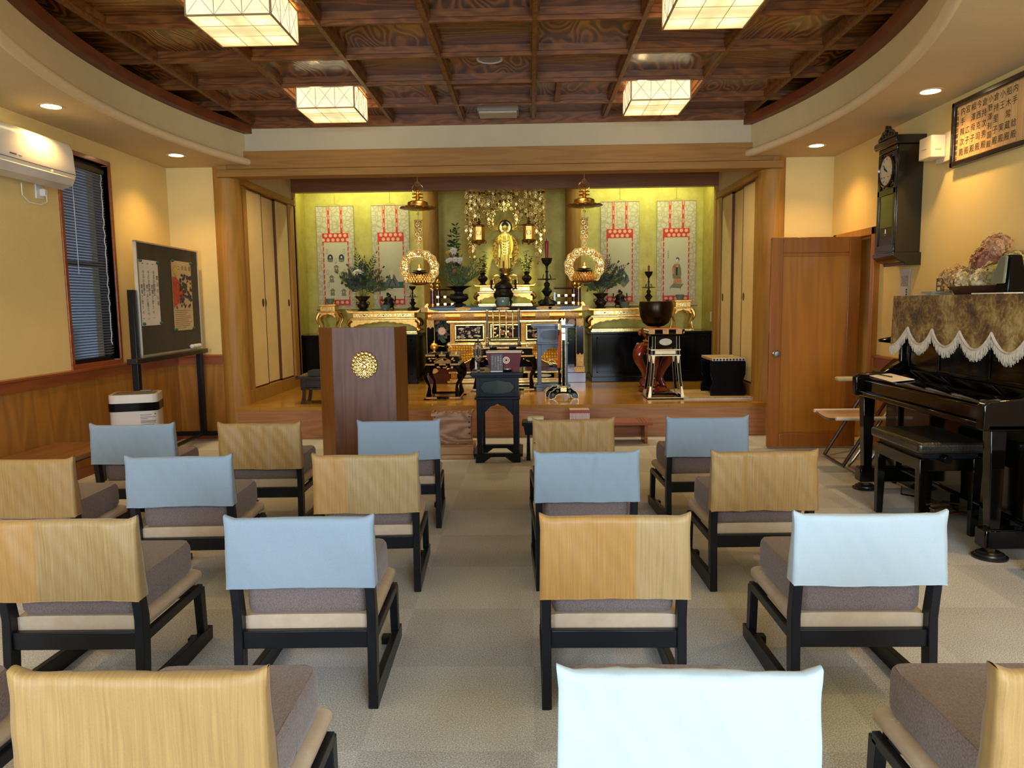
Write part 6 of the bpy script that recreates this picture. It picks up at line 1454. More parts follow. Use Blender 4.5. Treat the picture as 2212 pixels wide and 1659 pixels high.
for sg in (-1,1):
    xe=AXc+sg*.965
    mb=MB(); P=[(xe,1.175),(xe,1.245),(xe-sg*.02,1.275),(xe-sg*.045,1.285),(xe-sg*.06,1.265),(xe-sg*.045,1.25),(xe-sg*.06,1.215),(xe-sg*.13,1.195),(xe-sg*.17,1.19),(xe-sg*.17,1.178)]
    mb.prism(P,'y',8.945,8.96); mb.build('upturned_end',gold,t,bevel=.003)
    mb=MB(); mb.box(xe-.04,8.93,1.18,xe+.04,8.944,1.235); mb.build('end_fitting',plate,t,bevel=.002)
mb=MB()
for c_,w_ in ((-.50,.06),(-.02,.05),(.47,.06),(.60,.05)): mb.lathe([(0,-.0),(w_,0),(w_,.003)],(AXc+c_,8.958,1.212),20,Matrix.Rotation(R(90),3,'X')@Matrix.Diagonal((1.6,.36,1)))
mb.build('edge_medallion',plate,t)
# gilt middle section with three carved panels
g0,g1=-.985,.375
mb=MB(); mb.box(g0+.02,9.04,.79,g1-.02,9.13,1.05); mb.build('middle_body',mat('panel_black',(.008,.005,.004),.5,spec=.2),t)
for z0,z1,e in ((1.045,1.072,.03),(.772,.80,.03)):
    mb=MB(); mb.box(g0-e,8.995,z0,g1+e,9.12,z1); mb.box(g0-e+.015,9.0,z0-.012 if z0>1 else z1,g1+e-.015,9.1,z0 if z0>1 else z1+.012); mb.build('gilt_moulding',goldb,t,bevel=.006,seg=3)
pw=.30; centers=(AXc-.465+.05,AXc,AXc+.465-.05)
fl=[]
for cx in (-.93,-.80+.27+.025,): pass
def fluted(mb,cx,w_,z0,z1,y=9.02,n=4):
    for k in range(n): mb.cyl((cx-w_/2+w_*(k+.5)/n,y,z0),w_/n*.48,z1-z0,10)
    mb.box(cx-w_/2,y,z0,cx+w_/2,y+.02,z1)
mb=MB()
for cx in (-.945,-.525,-.085,.335): fluted(mb,cx,.055,.81,1.035)
mb.build('fluted_column',gold,t)
rnd=random.Random(21)
white=mat('carved_white',(.62,.56,.42),.5,.3,var=.1); rose=mat('carved_rose',(.42,.16,.14),.6); gleaf=mat('carved_green',(.045,.085,.055),.55,var=.4)
for k,cx in enumerate((-.735,-.305,.125)):
    a,b_=cx-.155,cx+.155
    mb=MB()
    for q in ((a-.025,.825,b_+.025,.845),(a-.025,1.005,b_+.025,1.025),(a-.025,.845,a-.005,1.005),(b_+.005,.845,b_+.025,1.005)): mb.box(q[0],9.008,q[1],q[2],9.04,q[3])
    mb.build('panel_frame',goldb,t,bevel=.004)
    pn=MB(); pn.box(a-.005,9.030,.845,b_+.005,9.041,1.005); pn=pn.build('carved_panel',MATS['panel_black'],t,smooth=0)
    mb=MB()
    for i in range(26):   # pale cloud and leaf shapes in relief
        x=rnd.uniform(a+.012,b_-.012); z=rnd.uniform(.858,.995); an=rnd.uniform(0,3.1); l=rnd.uniform(.015,.035)
        mb.sph((x,9.028,z),l*.5,8,1.5*abs(math.cos(an))+.5,.25,.6+.6*abs(math.sin(an)))
    mb.build('relief_clouds',white if k!=1 else goldb,pn)
    mb=MB()
    for i in range(4): 
        xa=rnd.uniform(a+.02,b_-.02); za=rnd.uniform(.86,.99); xb=xa+rnd.uniform(-.10,.10); xb=min(b_-.01,max(a+.01,xb)); zb=rnd.uniform(.86,.99)
        mb.tube([(xa,9.022,za),((xa+xb)/2,9.018,(za+zb)/2+.012),(xb,9.022,zb)],.006,6)
    mb.build('relief_branch',mat('carved_brown',(.11,.045,.03),.55),pn)
    mb=MB()
    for (fx,fz) in (((a+.07,.885),(b_-.05,.975)) if k!=1 else ((cx-.04,.93),(cx+.06,.90))):
        for i in range(8): an=2*PI*i/8; mb.sph((fx+.014*math.cos(an),9.018,fz+.014*math.sin(an)),.010,7,1,.5,1)
        mb.sph((fx,9.015,fz),.009,8)
    mb.build('relief_flower',mat('carved_pale_green',(.30,.31,.22),.6) if k==0 else rose,pn)
# side recesses with coloured lotus carvings
for sg in (-1,1):
    cx=AXc+sg*.775
    mb=MB(); mb.box(cx-.075,9.10,.53,cx+.075,9.139,1.075); rc=mb.build('side_recess',black,t)
    fx,fz=(cx+.005,.945) if sg<0 else (cx+.03,1.03)
    mb=MB()
    for i in range(16): an=2*PI*i/16; mb.leaf((fx+.008*math.cos(an),9.055,fz+.008*math.sin(an)),(math.cos(an),-.25,math.sin(an)),(0,-1,0),.048,.020,.15,.15)
    mb.sph((fx,9.05,fz),.014,10,1,.6,1); mb.build('lotus_flower',mat('lotus_pink_white',(.74,.55,.46),.6,var=.08),rc,smooth=0)
    mb=MB()
    for i in range(46):
        an=rnd.uniform(0,6.28); p=(cx+rnd.uniform(-.065,.065),9.075,rnd.uniform(.83,1.06)); mb.leaf(p,(math.cos(an),-.3,math.sin(an)),(0,-1,0),.05,.026,.25,.2)
    for i in range(5): mb.sph((cx+rnd.uniform(-.05,.05),9.08,.82+.02*i),.024,8,1.2,.4,.8)
    mb.build('lotus_leaves',gleaf,rc,smooth=0)
    mb=MB()
    for i in range(9): an=R(60+15*i); mb.leaf((cx-sg*-.0-.04,9.06,1.035),(math.cos(an),-.3,math.sin(an)),(0,-1,0),.042,.014,.2,.1)
    for i in range(6): mb.tube([(cx+sg*-.065,9.07,.86+.03*i),(cx+sg*-.055,9.06,.875+.03*i)],.005,5)
    mb.build('lotus_bud',rose,rc,smooth=0)
# brocade waist, cloud-scroll apron, fluted tapering feet
broc_g,nt,b=_nt('gilt_hexagon_relief'); v=coords(nt,(1,1,1)); vo=nt.nodes.new('ShaderNodeTexVoronoi'); vo.feature='DISTANCE_TO_EDGE'; vo.inputs['Scale'].default_value=32; vo.inputs['Randomness'].default_value=.25; L(nt,v,vo.inputs['Vector'])
L(nt,ramp(nt,vo.outputs[0],[(.02,(.28,.10,.01)),(.14,(.78,.40,.05))]),b.inputs['Base Color']); b.inputs['Metallic'].default_value=.9; b.inputs['Roughness'].default_value=.38; bump(nt,b,vo.outputs[0],.8,.01)
mb=MB(); mb.box(g0-.02,9.0,.69,g1+.02,9.13,.772); mb.build('relief_waist',broc_g,t,bevel=.003)
def cloud_edge(u):   # lower edge of the apron
    a=abs(u); return .665-.16*max(0,(a-.25)/.75)**1.3-.022*abs(math.sin(a*11))
W_=(g1-g0)/2+.03
mb=MB(); n=56
for i in range(n):
    a=-1+2*i/n; b_=-1+2*(i+1)/n; xa,xb=AXc+W_*a,AXc+W_*b_
    mb.hexa([(xa,8.975,cloud_edge(a)),(xb,8.975,cloud_edge(b_)),(xb,9.0,cloud_edge(b_)),(xa,9.0,cloud_edge(a))],[(xa,8.995,.69),(xb,8.995,.69),(xb,9.03,.69),(xa,9.03,.69)])
mb.build('cloud_apron',broc_g,t,smooth=0)
mb=MB(); mb.tube([(AXc+W_*(-1+2*i/n),8.972,cloud_edge(-1+2*i/n)) for i in range(n+1)],.007,6)
for sg in (-1,1):
    for q,zc in ((.40,.60),(.78,.555)): mb.tube([(AXc+sg*(W_*q)+.045*math.cos(R(a))*(1-a/700),8.966,zc+.04*math.sin(R(a))*(1-a/700)) for a in range(0,400,20)],.006,6)
mb.build('apron_scroll',goldb,t)
mb=MB()
for sg in (-1,1): mb.prism([(AXc+sg*.30,.64),(AXc+sg*.62,.64),(AXc+sg*.60,.53),(AXc+sg*.52,.505),(AXc+sg*.36,.505)],'y',9.03,9.06)
mb.build('pleated_back',wood('pleated_gold_brown',(.20,.085,.01),(.42,.21,.03),(6,1,.1),rings=6,scale=9,rough=.45),t)
mb=MB(); 
for a in ((g0-.03,8.97,.315,g1+.03,9.05,.345),(g0,8.975,.345,g1,9.04,.37),(g0-.01,8.97,.43,g1+.01,9.04,.455),(g0+.01,8.98,.37,g1-.01,9.03,.43)): mb.box(*a)
mb.build('gilt_base_step',goldb,t,bevel=.005)
mb=MB()
for cx in (-.93,-.62,-.0,.32): fluted(mb,cx,.075,.372,.428,8.975,5)
mb.build('base_fluting',gold,t)
mb=MB()
for cx in (-.775,-.31,.16):
    P=ell(cx,.40,.09,.018,20); mb.prism(P,'y',8.968,8.98)
mb.build('base_cartouche',white,t)
# railing posts at the top corners
for sg in (-1,1):
    t2=thing('altar_railing',('left' if sg<0 else 'right')+' maroon lacquer railing with gilt flame finials on top of the altar','railing',(AXc+sg*.85,9.2,1.236))
    for k,(dx,dy) in enumerate(((.905,-.12),(.865,.32))):
        xa=AXc+sg*dx; ya=9.37+dy*.6
        mb=MB(); mb.cyl((xa,ya,1.236),.030,.235,20); mb.build('post',maroon,t2)
        mb=MB(); mb.cyl((xa,ya,1.238),.032,.04,20); mb.lathe([(.034,0),(.036,.02),(.028,.032),(.034,.045),(.036,.065),(.022,.085),(.030,.10),(.026,.12),(.012,.142),(0,.165)],(xa,ya,1.44),20); mb.build('finial',gold,t2)
    mb=MB(); xi=AXc+sg*.60
    for z in (1.45,1.36,1.27): mb.tube([(AXc+sg*.905,9.30,z),(xi,9.30,z)],.010 if z>1.4 else .014,8)
    mb.box(min(xi,xi+sg*.02),9.285,1.236,max(xi,xi+sg*.02),9.315,1.40)
    mb.build('rail',maroon,t2)
    for z in (1.36,1.27):
        for q in (.84,.75,.66): mb=MB(); mb.box(AXc+sg*q-.018,9.283,z-.016,AXc+sg*q+.018,9.290,z+.016); mb.build('gilt_fitting',goldb,t2,bevel=.002)
    mb=MB()
    for i in range(26): mb.sph((xi-sg*.03+rnd.uniform(-.03,.03),9.30,1.25+rnd.uniform(-.012,.09)),rnd.uniform(.014,.020),8)
    mb.build('carved_cloud',goldb,t2)
# upper offering table (behind)
t=gold_table(-.72,.085,9.50,9.92,1.236,1.505,'upper gilt offering table on the altar below the buddha statue',2)
# ---- buddha ----
t=thing('buddha_statue','standing golden buddha statue with halo and carved mandorla above the altar','statue',(-.315,9.74,1.50))
bx,by=-.315,9.80
skin_g=mat('statue_gold',(.80,.58,.16),.32,.75,var=.1,vs=20)
mb=MB()
# robe: stacked elliptical sections (standing figure)
sec=[(.075,1.715,.8),(.085,1.72,.8),(.080,1.76,.8),(.078,1.84,.75),(.082,1.92,.72),(.090,2.0,.66),(.094,2.06,.62),(.088,2.11,.6),(.090,2.145,.58),(.070,2.165,.6),(.030,2.178,.9),(.024,2.20,1)]
mb.grid(lambda u,v:(lambda f,i:(lambda r,z,d,fo:(bx+(r+fo)*.82*math.cos(2*PI*u),by+(r+fo)*d*math.sin(2*PI*u),z))(sec[i][0]*(1-f)+sec[min(i+1,11)][0]*f,sec[i][1]*(1-f)+sec[min(i+1,11)][1]*f,sec[i][2]*(1-f)+sec[min(i+1,11)][2]*f,.005*math.sin(2*PI*u*11+v*2)*(1 if v<.75 else .2)))(v*11-min(10,int(v*11)),min(10,int(v*11))),72,33)
mb.build('robe_body',skin_g,t,smooth=70)
mb=MB(); 
for k in range(6): # curved drapery folds across the chest and lap
    w_=.050-.003*k; z=2.10-.035*k; mb.tube([(bx+w_*math.cos(R(a)),by-.052-.012*math.sin(R(-a)),z+.028*math.sin(R(a))) for a in range(180,361,15)],.0035,6)
for dx in (-.05,-.025,0,.025,.05): mb.tube([(bx+dx,by-.066,1.90),(bx+dx*1.1,by-.070,1.80),(bx+dx*1.15,by-.072,1.725)],.0045,6)
mb.build('robe_folds',skin_g,t)
for sg in (-1,1):
    mb=MB()
    if sg<0: mb.tube([(bx-.064,by,2.135),(bx-.086,by-.01,2.05),(bx-.072,by-.065,2.04),(bx-.064,by-.085,2.085)],[.028,.025,.020,.012],10); hz=(bx-.062,by-.09,2.10)
    else: mb.tube([(bx+.064,by,2.135),(bx+.088,by-.01,2.05),(bx+.09,by-.045,1.96),(bx+.074,by-.065,1.90)],[.028,.025,.020,.012],10); hz=(bx+.072,by-.068,1.885)
    mb.build('arm_sleeve',skin_g,t)
    mb=MB(); d=1 if sg<0 else -1
    mb.sph(hz,.013,8,1,.5,1.1)
    for k in range(4): mb.tube([(hz[0]-.009+.006*k,hz[1]-.002,hz[2]+d*.008),(hz[0]-.010+.0065*k,hz[1]-.004,hz[2]+d*.022),(hz[0]-.010+.0065*k,hz[1]-.009,hz[2]+d*(.033-.003*abs(k-1.5)))],.0028,6)
    mb.tube([(hz[0]-sg*.010,hz[1]-.002,hz[2]),(hz[0]-sg*.018,hz[1]-.008,hz[2]+d*.014)],.003,6)
    mb.build('hand',skin_g,t)
    mb=MB(); mb.hexa([(bx+sg*.082-.012,by-.03,1.86),(bx+sg*.082+.014,by-.03,1.86),(bx+sg*.082+.014,by+.02,1.86),(bx+sg*.082-.012,by+.02,1.86)],[(bx+sg*.076-.012,by-.03,2.05),(bx+sg*.076+.012,by-.03,2.05),(bx+sg*.076+.012,by+.02,2.05),(bx+sg*.076-.012,by+.02,2.05)]); mb.build('hanging_sleeve',skin_g,t,bevel=.006)
mb=MB(); hc=(bx,by-.02,2.245); mb.sph(hc,.040,20,.88,.95,1.12); mb.sph((bx,by-.058,2.240),.007,8,.7,1,1.3); mb.sph((bx-.035,by-.02,2.232),.009,8,.5,.8,2); mb.sph((bx+.035,by-.02,2.232),.009,8,.5,.8,2); mb.build('head',skin_g,t)
mb=MB()
for sg in (-1,1): mb.tube([(bx+sg*(.006+.004*i),by-.0565+.0012*i*i,2.250-.0006*(i-1.5)**2) for i in range(4)],.0013,5)
mb.tube([(bx+.0035*i,by-.058+.0006*i*i,2.222) for i in range(-2,3)],.0015,5); mb.build('face_lines',mat('face_dark',(.10,.05,.02),.5),t)
mb=MB(); mb.sph((bx,by-.006,2.272),.041,18,.95,.98,.85); mb.sph((bx,by-.004,2.308),.022,12,1,1,.8)
rnd=random.Random(1)
for i in range(90):
    a=i*2.399; u=.15+.85*i/90; ph=u*PI*.55; mb.sph((bx+.041*math.sin(ph)*math.cos(a),by-.006+.041*math.sin(ph)*math.sin(a),2.275+.037*math.cos(ph)),.0055,5)
mb.build('hair',mat('hair_blue_black',(.010,.011,.02),.5),t)
mb=MB(); mb.torus((bx,by+.035,2.255),.083,.011,40,8,'y'); mb.build('halo_ring',brass,t)
mb=MB(); mb.lathe([(0,0),(.076,0),(.076,.005),(0,.005)],(bx,by+.045,2.255),32,Matrix.Rotation(R(90),3,'X')); mb.build('halo_disc',mat('halo_pale_gold',(.85,.75,.35),.35,.6),t)
mb=MB()
for i in range(44):
    a=R(-18+216*i/43) ; r1_=.27 if i%4 else .30; mb.tube([(bx+.09*math.cos(a),by+.05,2.255+.09*math.sin(a)),(bx+r1_*math.cos(a),by+.055,2.255+r1_*.9*math.sin(a))],[.0026,.001],4)
mb.build('halo_ray',goldb,t)
# mandorla (boat shaped, openwork)
mb=MB(); cz=1.95
def mand(a,r): return (bx+r*.166*math.cos(a),cz+(.235 if math.sin(a)>0 else .26)*r*math.sin(a))
for i in range(48):
    a,b_=2*PI*i/48,2*PI*(i+1)/48; q=[mand(a,.62),mand(a,1.0+.02*math.sin(a*13)),mand(b_,1.0+.02*math.sin(b_*13)),mand(b_,.62)]
    mb.hexa([(q[0][0],by+.03,q[0][1]),(q[1][0],by+.03,q[1][1]),(q[1][0],by+.04,q[1][1]),(q[0][0],by+.04,q[0][1])],[(q[3][0],by+.03,q[3][1]),(q[2][0],by+.03,q[2][1]),(q[2][0],by+.04,q[2][1]),(q[3][0],by+.04,q[3][1])])
mb.build('mandorla',mat('mandorla_brown_gold',(.32,.17,.04),.4,1,var=.4,vs=50),t,smooth=0)
mb=MB(); rnd=random.Random(9)
for i in range(170):
    a=rnd.uniform(0,2*PI); r=rnd.uniform(.70,.98); x,z=mand(a,r); an=a+PI/2+rnd.uniform(-.5,.5); l=.03
    mb.tube([(x-l/2*math.cos(an),by+.022,z-l/2*math.sin(an)),(x+.006*math.cos(a),by+.014,z+.006*math.sin(a)),(x+l/2*math.cos(an),by+.022,z+l/2*math.sin(an))],[.002,.0058,.002],5)
mb.build('mandorla_flames',goldb,t)
mb=MB()
for row,(n,rad,z,l) in enumerate(((12,.055,1.70,.075),(14,.045,1.685,.085),(12,.035,1.67,.08))):
    for k in range(n): a=2*PI*(k+.5*row)/n; mb.leaf((bx+rad*math.cos(a)*.7,by-.01+rad*math.sin(a)*.7,z-.025),(math.cos(a),math.sin(a),.75-.3*row),(-math.cos(a)*.6,-math.sin(a)*.6,1),l,.045,-.2,.15)
mb.build('lotus_petals',mat('lotus_green_gold',(.16,.19,.07),.4,.4,var=.3),t,smooth=50)
mb=MB(); mb.lathe([(.14,1.505),(.14,1.525),(.09,1.535),(.05,1.545),(.045,1.56),(.10,1.575),(.11,1.585),(.05,1.60),(.035,1.62),(.06,1.64),(.05,1.66),(.06,1.68),(.07,1.71),(0,1.715)],(bx,by-.04,0),24)
mb.build('lotus_pedestal',brass,t)
mb=MB()
for sg in (-1,1):
    mb.tube([(bx+sg*.04,by-.06,1.62),(bx+sg*.10,by-.08,1.635),(bx+sg*.15,by-.08,1.625),(bx+sg*.165,by-.08,1.632)],[.006,.012,.012,.006],8,False,1.6)
    mb.tube([(bx+sg*.05,by-.08,1.60),(bx+sg*.10,by-.10,1.575),(bx+sg*.135,by-.10,1.54)],.005,6)
mb.build('pedestal_scroll',goldb,t)
# ---- hanging strands (keman / yoraku) ----
def yoraku(x0,x1,y,lab,seed,zbs):
    rnd=random.Random(seed)
    t=thing('hanging_pendant_cluster',lab,'hanging ornament',((x0+x1)/2,y,2.0),0,'gilt pendant clusters hanging over the statue')
    mb=MB(); mb.box(x0-.01,y-.06,2.70,x1+.01,y+.06,2.72); mb.build('canopy_frame',brass,t)
    mb=MB(); mb.tube([((x0+x1)/2,y,2.72),((x0+x1)/2,y,2.90)],.006,6); mb.build('suspension_rod',brass,t)
    for i,zb in enumerate(zbs):
        x=x0+(x1-x0)*(i+.5)/len(zbs); yy=y+(-.045,.01,.045)[i%3]
        mb=MB(); z=2.70; mb.tube([(x,yy,2.70),(x,yy,zb)],.0012,4)
        while z>zb+.03:
            k=rnd.choice((0,1,2,3,0,1)); xx=x+rnd.uniform(-.008,.008)
            if k==0:
                for q in range(4): mb.sph((x,yy,z-.006-.009*q),.0042,6)
                z-=.042
            elif k==1:
                mb.torus((xx,yy,z-.022),.017,.0032,14,5,'y'); mb.sph((xx,yy,z-.022),.007,7,1,.5,1); 
                for a in range(0,360,60): mb.sph((xx+.017*math.cos(R(a)),yy-.003,z-.022+.017*math.sin(R(a))),.0055,6,1,.6,1)
                z-=.046
            elif k==2:
                P=[(xx-.004,z),(xx+.004,z),(xx+.02,z-.02),(xx+.010,z-.034),(xx,z-.046),(xx-.010,z-.034),(xx-.02,z-.02)]; mb.prism(P,'y',yy-.003,yy+.003); 
                for sg in (-1,1): mb.tube([(xx+sg*.014,yy,z-.03),(xx+sg*.016,yy,z-.060)],.0015,4); mb.sph((xx+sg*.016,yy,z-.064),.005,6)
                z-=.052
            else:
                mb.lathe([(.003,0),(.012,-.012),(.016,-.030),(.012,-.032),(0,-.03)][::-1],(xx,yy,z),10); mb.sph((xx,yy,z-.038),.005,6); z-=.048
        mb.sph((x,yy,zb),.008,8,1,1,1.3)
        mb.build('pendant_strand',[goldb,brass,gold][i%3],t)
    return t
yoraku(-.785,-.585,9.42,'left gilt cluster of hanging beads and filigree beside the statue',5,[2.16,2.0,1.90,1.82,1.80,1.84,1.88,2.02,2.12,2.24,2.28,2.32])
yoraku(-.575,-.40,9.53,'inner left gilt pendant cluster above the statue shoulder',6,[2.40,2.34,2.30,2.22,2.20,2.24,2.30,2.36,2.42])
yoraku(-.39,-.24,9.5,'small gilt pendant cluster directly over the halo',7,[2.46,2.44,2.50,2.40,2.42,2.50,2.44])
yoraku(-.23,-.055,9.53,'inner right gilt pendant cluster above the statue shoulder',8,[2.42,2.38,2.30,2.22,2.20,2.24,2.30,2.34,2.40])
yoraku(-.045,.190,9.42,'right gilt cluster of hanging beads and filigree beside the red candle',9,[2.32,2.28,2.20,2.10,2.0,1.92,1.84,1.76,1.80,1.86,1.92,2.06])
def lantern(cx,cy,lab):
    t=thing('hanging_lantern',lab,'lantern',(cx,cy,2.0),0,'gilt hanging lanterns flanking the statue')
    mb=MB(); mb.tube([(cx,cy,2.30),(cx,cy,2.90)],.003,5); mb.build('chain',brass,t)
    mb=MB(); mb.lathe([(0,2.315),(.012,2.30),(.018,2.285),(.008,2.275),(.022,2.262),(.030,2.25),(.012,2.243),(.03,2.232),(.055,2.222),(.09,2.214),(.125,2.218),(.128,2.212),(.09,2.203),(0,2.20)],(cx,cy,0),6); mb.build('roof',brass,t)
    mb=MB(); mb.lathe([(.070,2.042),(.070,2.198)],(cx,cy,0),6,Matrix.Rotation(R(0),3,'Z')); mb.build('lantern_body',gold,t)
    mb=MB()
    for sx in (-1,1): mb.prism([(cx+sx*.008,2.095),(cx+sx*.028,2.10),(cx+sx*.030,2.135),(cx+sx*.018,2.150),(cx+sx*.022,2.115)],'y',cy-.0625,cy-.0605)
    mb.build('cut_out_window',mat('lantern_window_glow',(.72,.66,.45),.5),t)
    mb=MB(); mb.lathe([(.05,2.0),(.075,2.02),(.085,2.042),(.06,2.046)][::1],(cx,cy,0),6)
    for k in range(6): a=2*PI*(k+.5)/6; mb.tube([(cx+.06*math.cos(a),cy+.06*math.sin(a),2.035),(cx+.09*math.cos(a),cy+.09*math.sin(a),2.02),(cx+.085*math.cos(a),cy+.085*math.sin(a),1.99)],[.012,.014,.008],7)
    mb.sph((cx,cy,1.995),.02,8,1,1,.8); mb.build('lantern_base',brass,t)
lantern(-.615,9.22,'gilt hexagonal hanging lantern left of the golden statue')
lantern(-.008,9.22,'gilt hexagonal hanging lantern right of the golden statue')
# small leafy vases on upper table
def leafy(cx,cy,z,lab,lab2,seed):
    VP2=[(.30,0),(.32,.04),(.20,.12),(.18,.18),(.36,.40),(.42,.52),(.36,.66),(.20,.78),(.18,.86),(.30,1.0),(.24,1.0),(.1,.8),(0,.78)]
    vase('bronze_vase',cx,cy,z,.155,VP2,lab,False)
    t=thing('evergreen_sprig',lab2,'plant',(cx,cy,z+.13)); rnd=random.Random(seed)
    for k in range(7):
        mb=MB(); top=(cx+rnd.uniform(-.09,.09),cy+rnd.uniform(-.03,.03),z+.16+rnd.uniform(.10,.27)); base=(cx,cy,z+.11)
        P=[Vector(base).lerp(Vector(top),i/5)+Vector((0,0,.01*math.sin(i))) for i in range(6)]; mb.tube([tuple(p) for p in P],.0018,4)
        for i in range(1,6):
            for q in range(3):
                a=rnd.uniform(0,6.28); mb.leaf(P[i],(math.cos(a),math.sin(a)*.6-.3,rnd.uniform(-.2,.6)),(0,-.5,1),rnd.uniform(.035,.05),.020,.35,.12)
        mb.build('leafy_stem',leafD if k%2 else leafG,t,smooth=0)
leafy(-.600,9.58,1.506,'small bronze vase at the left end of the upper gilt table','evergreen sprig in the left small vase beside the statue',31)
leafy(-.040,9.58,1.506,'small bronze vase at the right end of the upper gilt table','evergreen sprig in the right small vase beside the statue',32)
t=thing('ornament_group_stand','small gilt reliquary ornaments on the upper table behind the big incense burner','ornament',(-.31,9.56,1.506))
mb=MB()
for dx in (-.15,-.07,.07,.15): mb.lathe([(.03,0),(.032,.01),(.018,.02),(.020,.06),(.010,.085),(0,.10)],(-.31+dx,9.53,1.506),12)
mb.build('reliquary',goldb,t)
# big vase with flowers on the altar
BV=[(.44,0),(.46,.05),(.40,.12),(.24,.18),(.20,.22),(.44,.30),(.58,.42),(.56,.52),(.40,.60),(.26,.66),(.24,.74),(.34,.86),(.62,.97),(.76,1.0),(.74,1.03),(.5,.98),(0,.8)]
vase('bronze_flower_vase',-.862,9.08,1.236,.245,[(r*.84,h) for r,h in BV],'big dark bronze vase on the left side of the altar table')
t=thing('flower_arrangement','tall altar bouquet with white, pink and yellow flowers among long green leaves','flowers',(-.86,9.08,1.47))
rnd=random.Random(17); fx,fy=-.862,9.08
mb=MB()
for k in range(26):
    an=rnd.uniform(-1.15,1.15); l=rnd.uniform(.22,.42); b0=Vector((fx,fy,1.46)); d=Vector((math.sin(an),rnd.uniform(-.4,.25),math.cos(an)*1.1+.15)).normalized(); P=[b0+d*l*i/6+Vector((0,0,-.02*(i/6)**2)) for i in range(7)]
    mb.tube([tuple(p) for p in P],.0018,4)
    for i in range(1,7):
        for sg in (-1,1): mb.leaf(P[i],(d+Vector((sg*.5,-.1,.1))).normalized(),(0,-1,.2),rnd.uniform(.05,.085),.013,.2,.1)
mb.build('narrow_leaves',mat('leaf_fresh_green',(.055,.11,.025),.5,var=.45,vs=30),t,smooth=0)
mb=MB()
for k in range(7):
    top=Vector((fx-.045+rnd.uniform(-.05,.06),fy+rnd.uniform(-.03,.03),2.02+rnd.uniform(-.06,.20))); b0=Vector((fx-.02,fy,1.60))
    P=[b0.lerp(top,i/9) for i in range(10)]; mb.tube([tuple(p) for p in P],.002,4)
    for i in range(3,10):
        for q in range(3): a=rnd.uniform(0,6.28); mb.leaf(P[i],(math.cos(a),math.sin(a)*.5-.3,rnd.uniform(.1,.7)),(0,-1,.6),rnd.uniform(.045,.07),.022,.2,.12)
mb.build('tall_branch',leafG,t,smooth=0)
for nm,mm,lst in (('white_chrysanthemum',petW,((-.045,1.90,.060),(-.115,1.785,.036),(-.030,1.80,.045),(.035,1.80,.038),(-.085,1.80,.036),(.02,1.775,.030))),('yellow_lily_petals',petY,((-.115,1.885,.028),(.04,1.895,.030))),('pink_carnation',petP,((-.05,1.845,.026),(-.045,1.775,.028),(-.04,1.665,.026)))):
    for dx,z,r in lst: mb=MB(); mum(mb,(fx+dx,fy-.10,z),r,34,(0,-1,.45),.45); mb.build(nm,mm,t,smooth=0)
# big burner on altar + celadon pot before it + candle
burner(-.322,9.12,1.236,.285,'large dark bronze incense burner in the centre of the altar table')
mb=MB(); mb.lathe([(.058,0),(.066,.006),(.074,.03),(.078,.10),(.073,.108),(.066,.10),(.06,.03),(0,.02)],(-.325,8.985,1.236),32); mb.build('incense_bowl',celadon,None,label='green celadon incense pot at the front centre of the altar table',category='bowl',group='celadon incense bowls')
t=candlestick('tall_candlestick',.205,9.09,1.236,.57,.26,'tall dark bronze candlestick on the right side of the altar table')
candle(.205,9.09,1.236+.535,.27,.026,'tall dark red candle on the altar candlestick')
mb=MB(); mb.lathe([(.05,0),(.05,.004),(.012,.012),(.008,.05),(.012,.12),(.03,.17),(.035,.18),(0,.18)],(-.325,9.35,1.506),16)
candle(-.325,9.40,1.62,.20,.011,'thin red candle in front of the lotus pedestal of the statue')
t=thing('candle_holder','slim bronze holder under the thin central candle before the statue','candlestick',(-.325,9.40,1.236))
mb=MB(); mb.lathe([(.055,0),(.06,.01),(.03,.03),(.015,.06),(.03,.12),(.012,.18),(.012,.27),(.03,.32),(.02,.35),(.04,.375),(.03,.385),(0,.385)],(-.325,9.40,1.236),20); mb.build('stem',bronze,t)
# altar table tray reflections: two lacquer trays
mb=MB(); mb.box(-1.14,9.0,1.2355,-.62,9.20,1.2475); mb.build('lacquer_tray',black,None,label='flat black tray under the big flower vase on the altar',category='tray',bevel=.003)

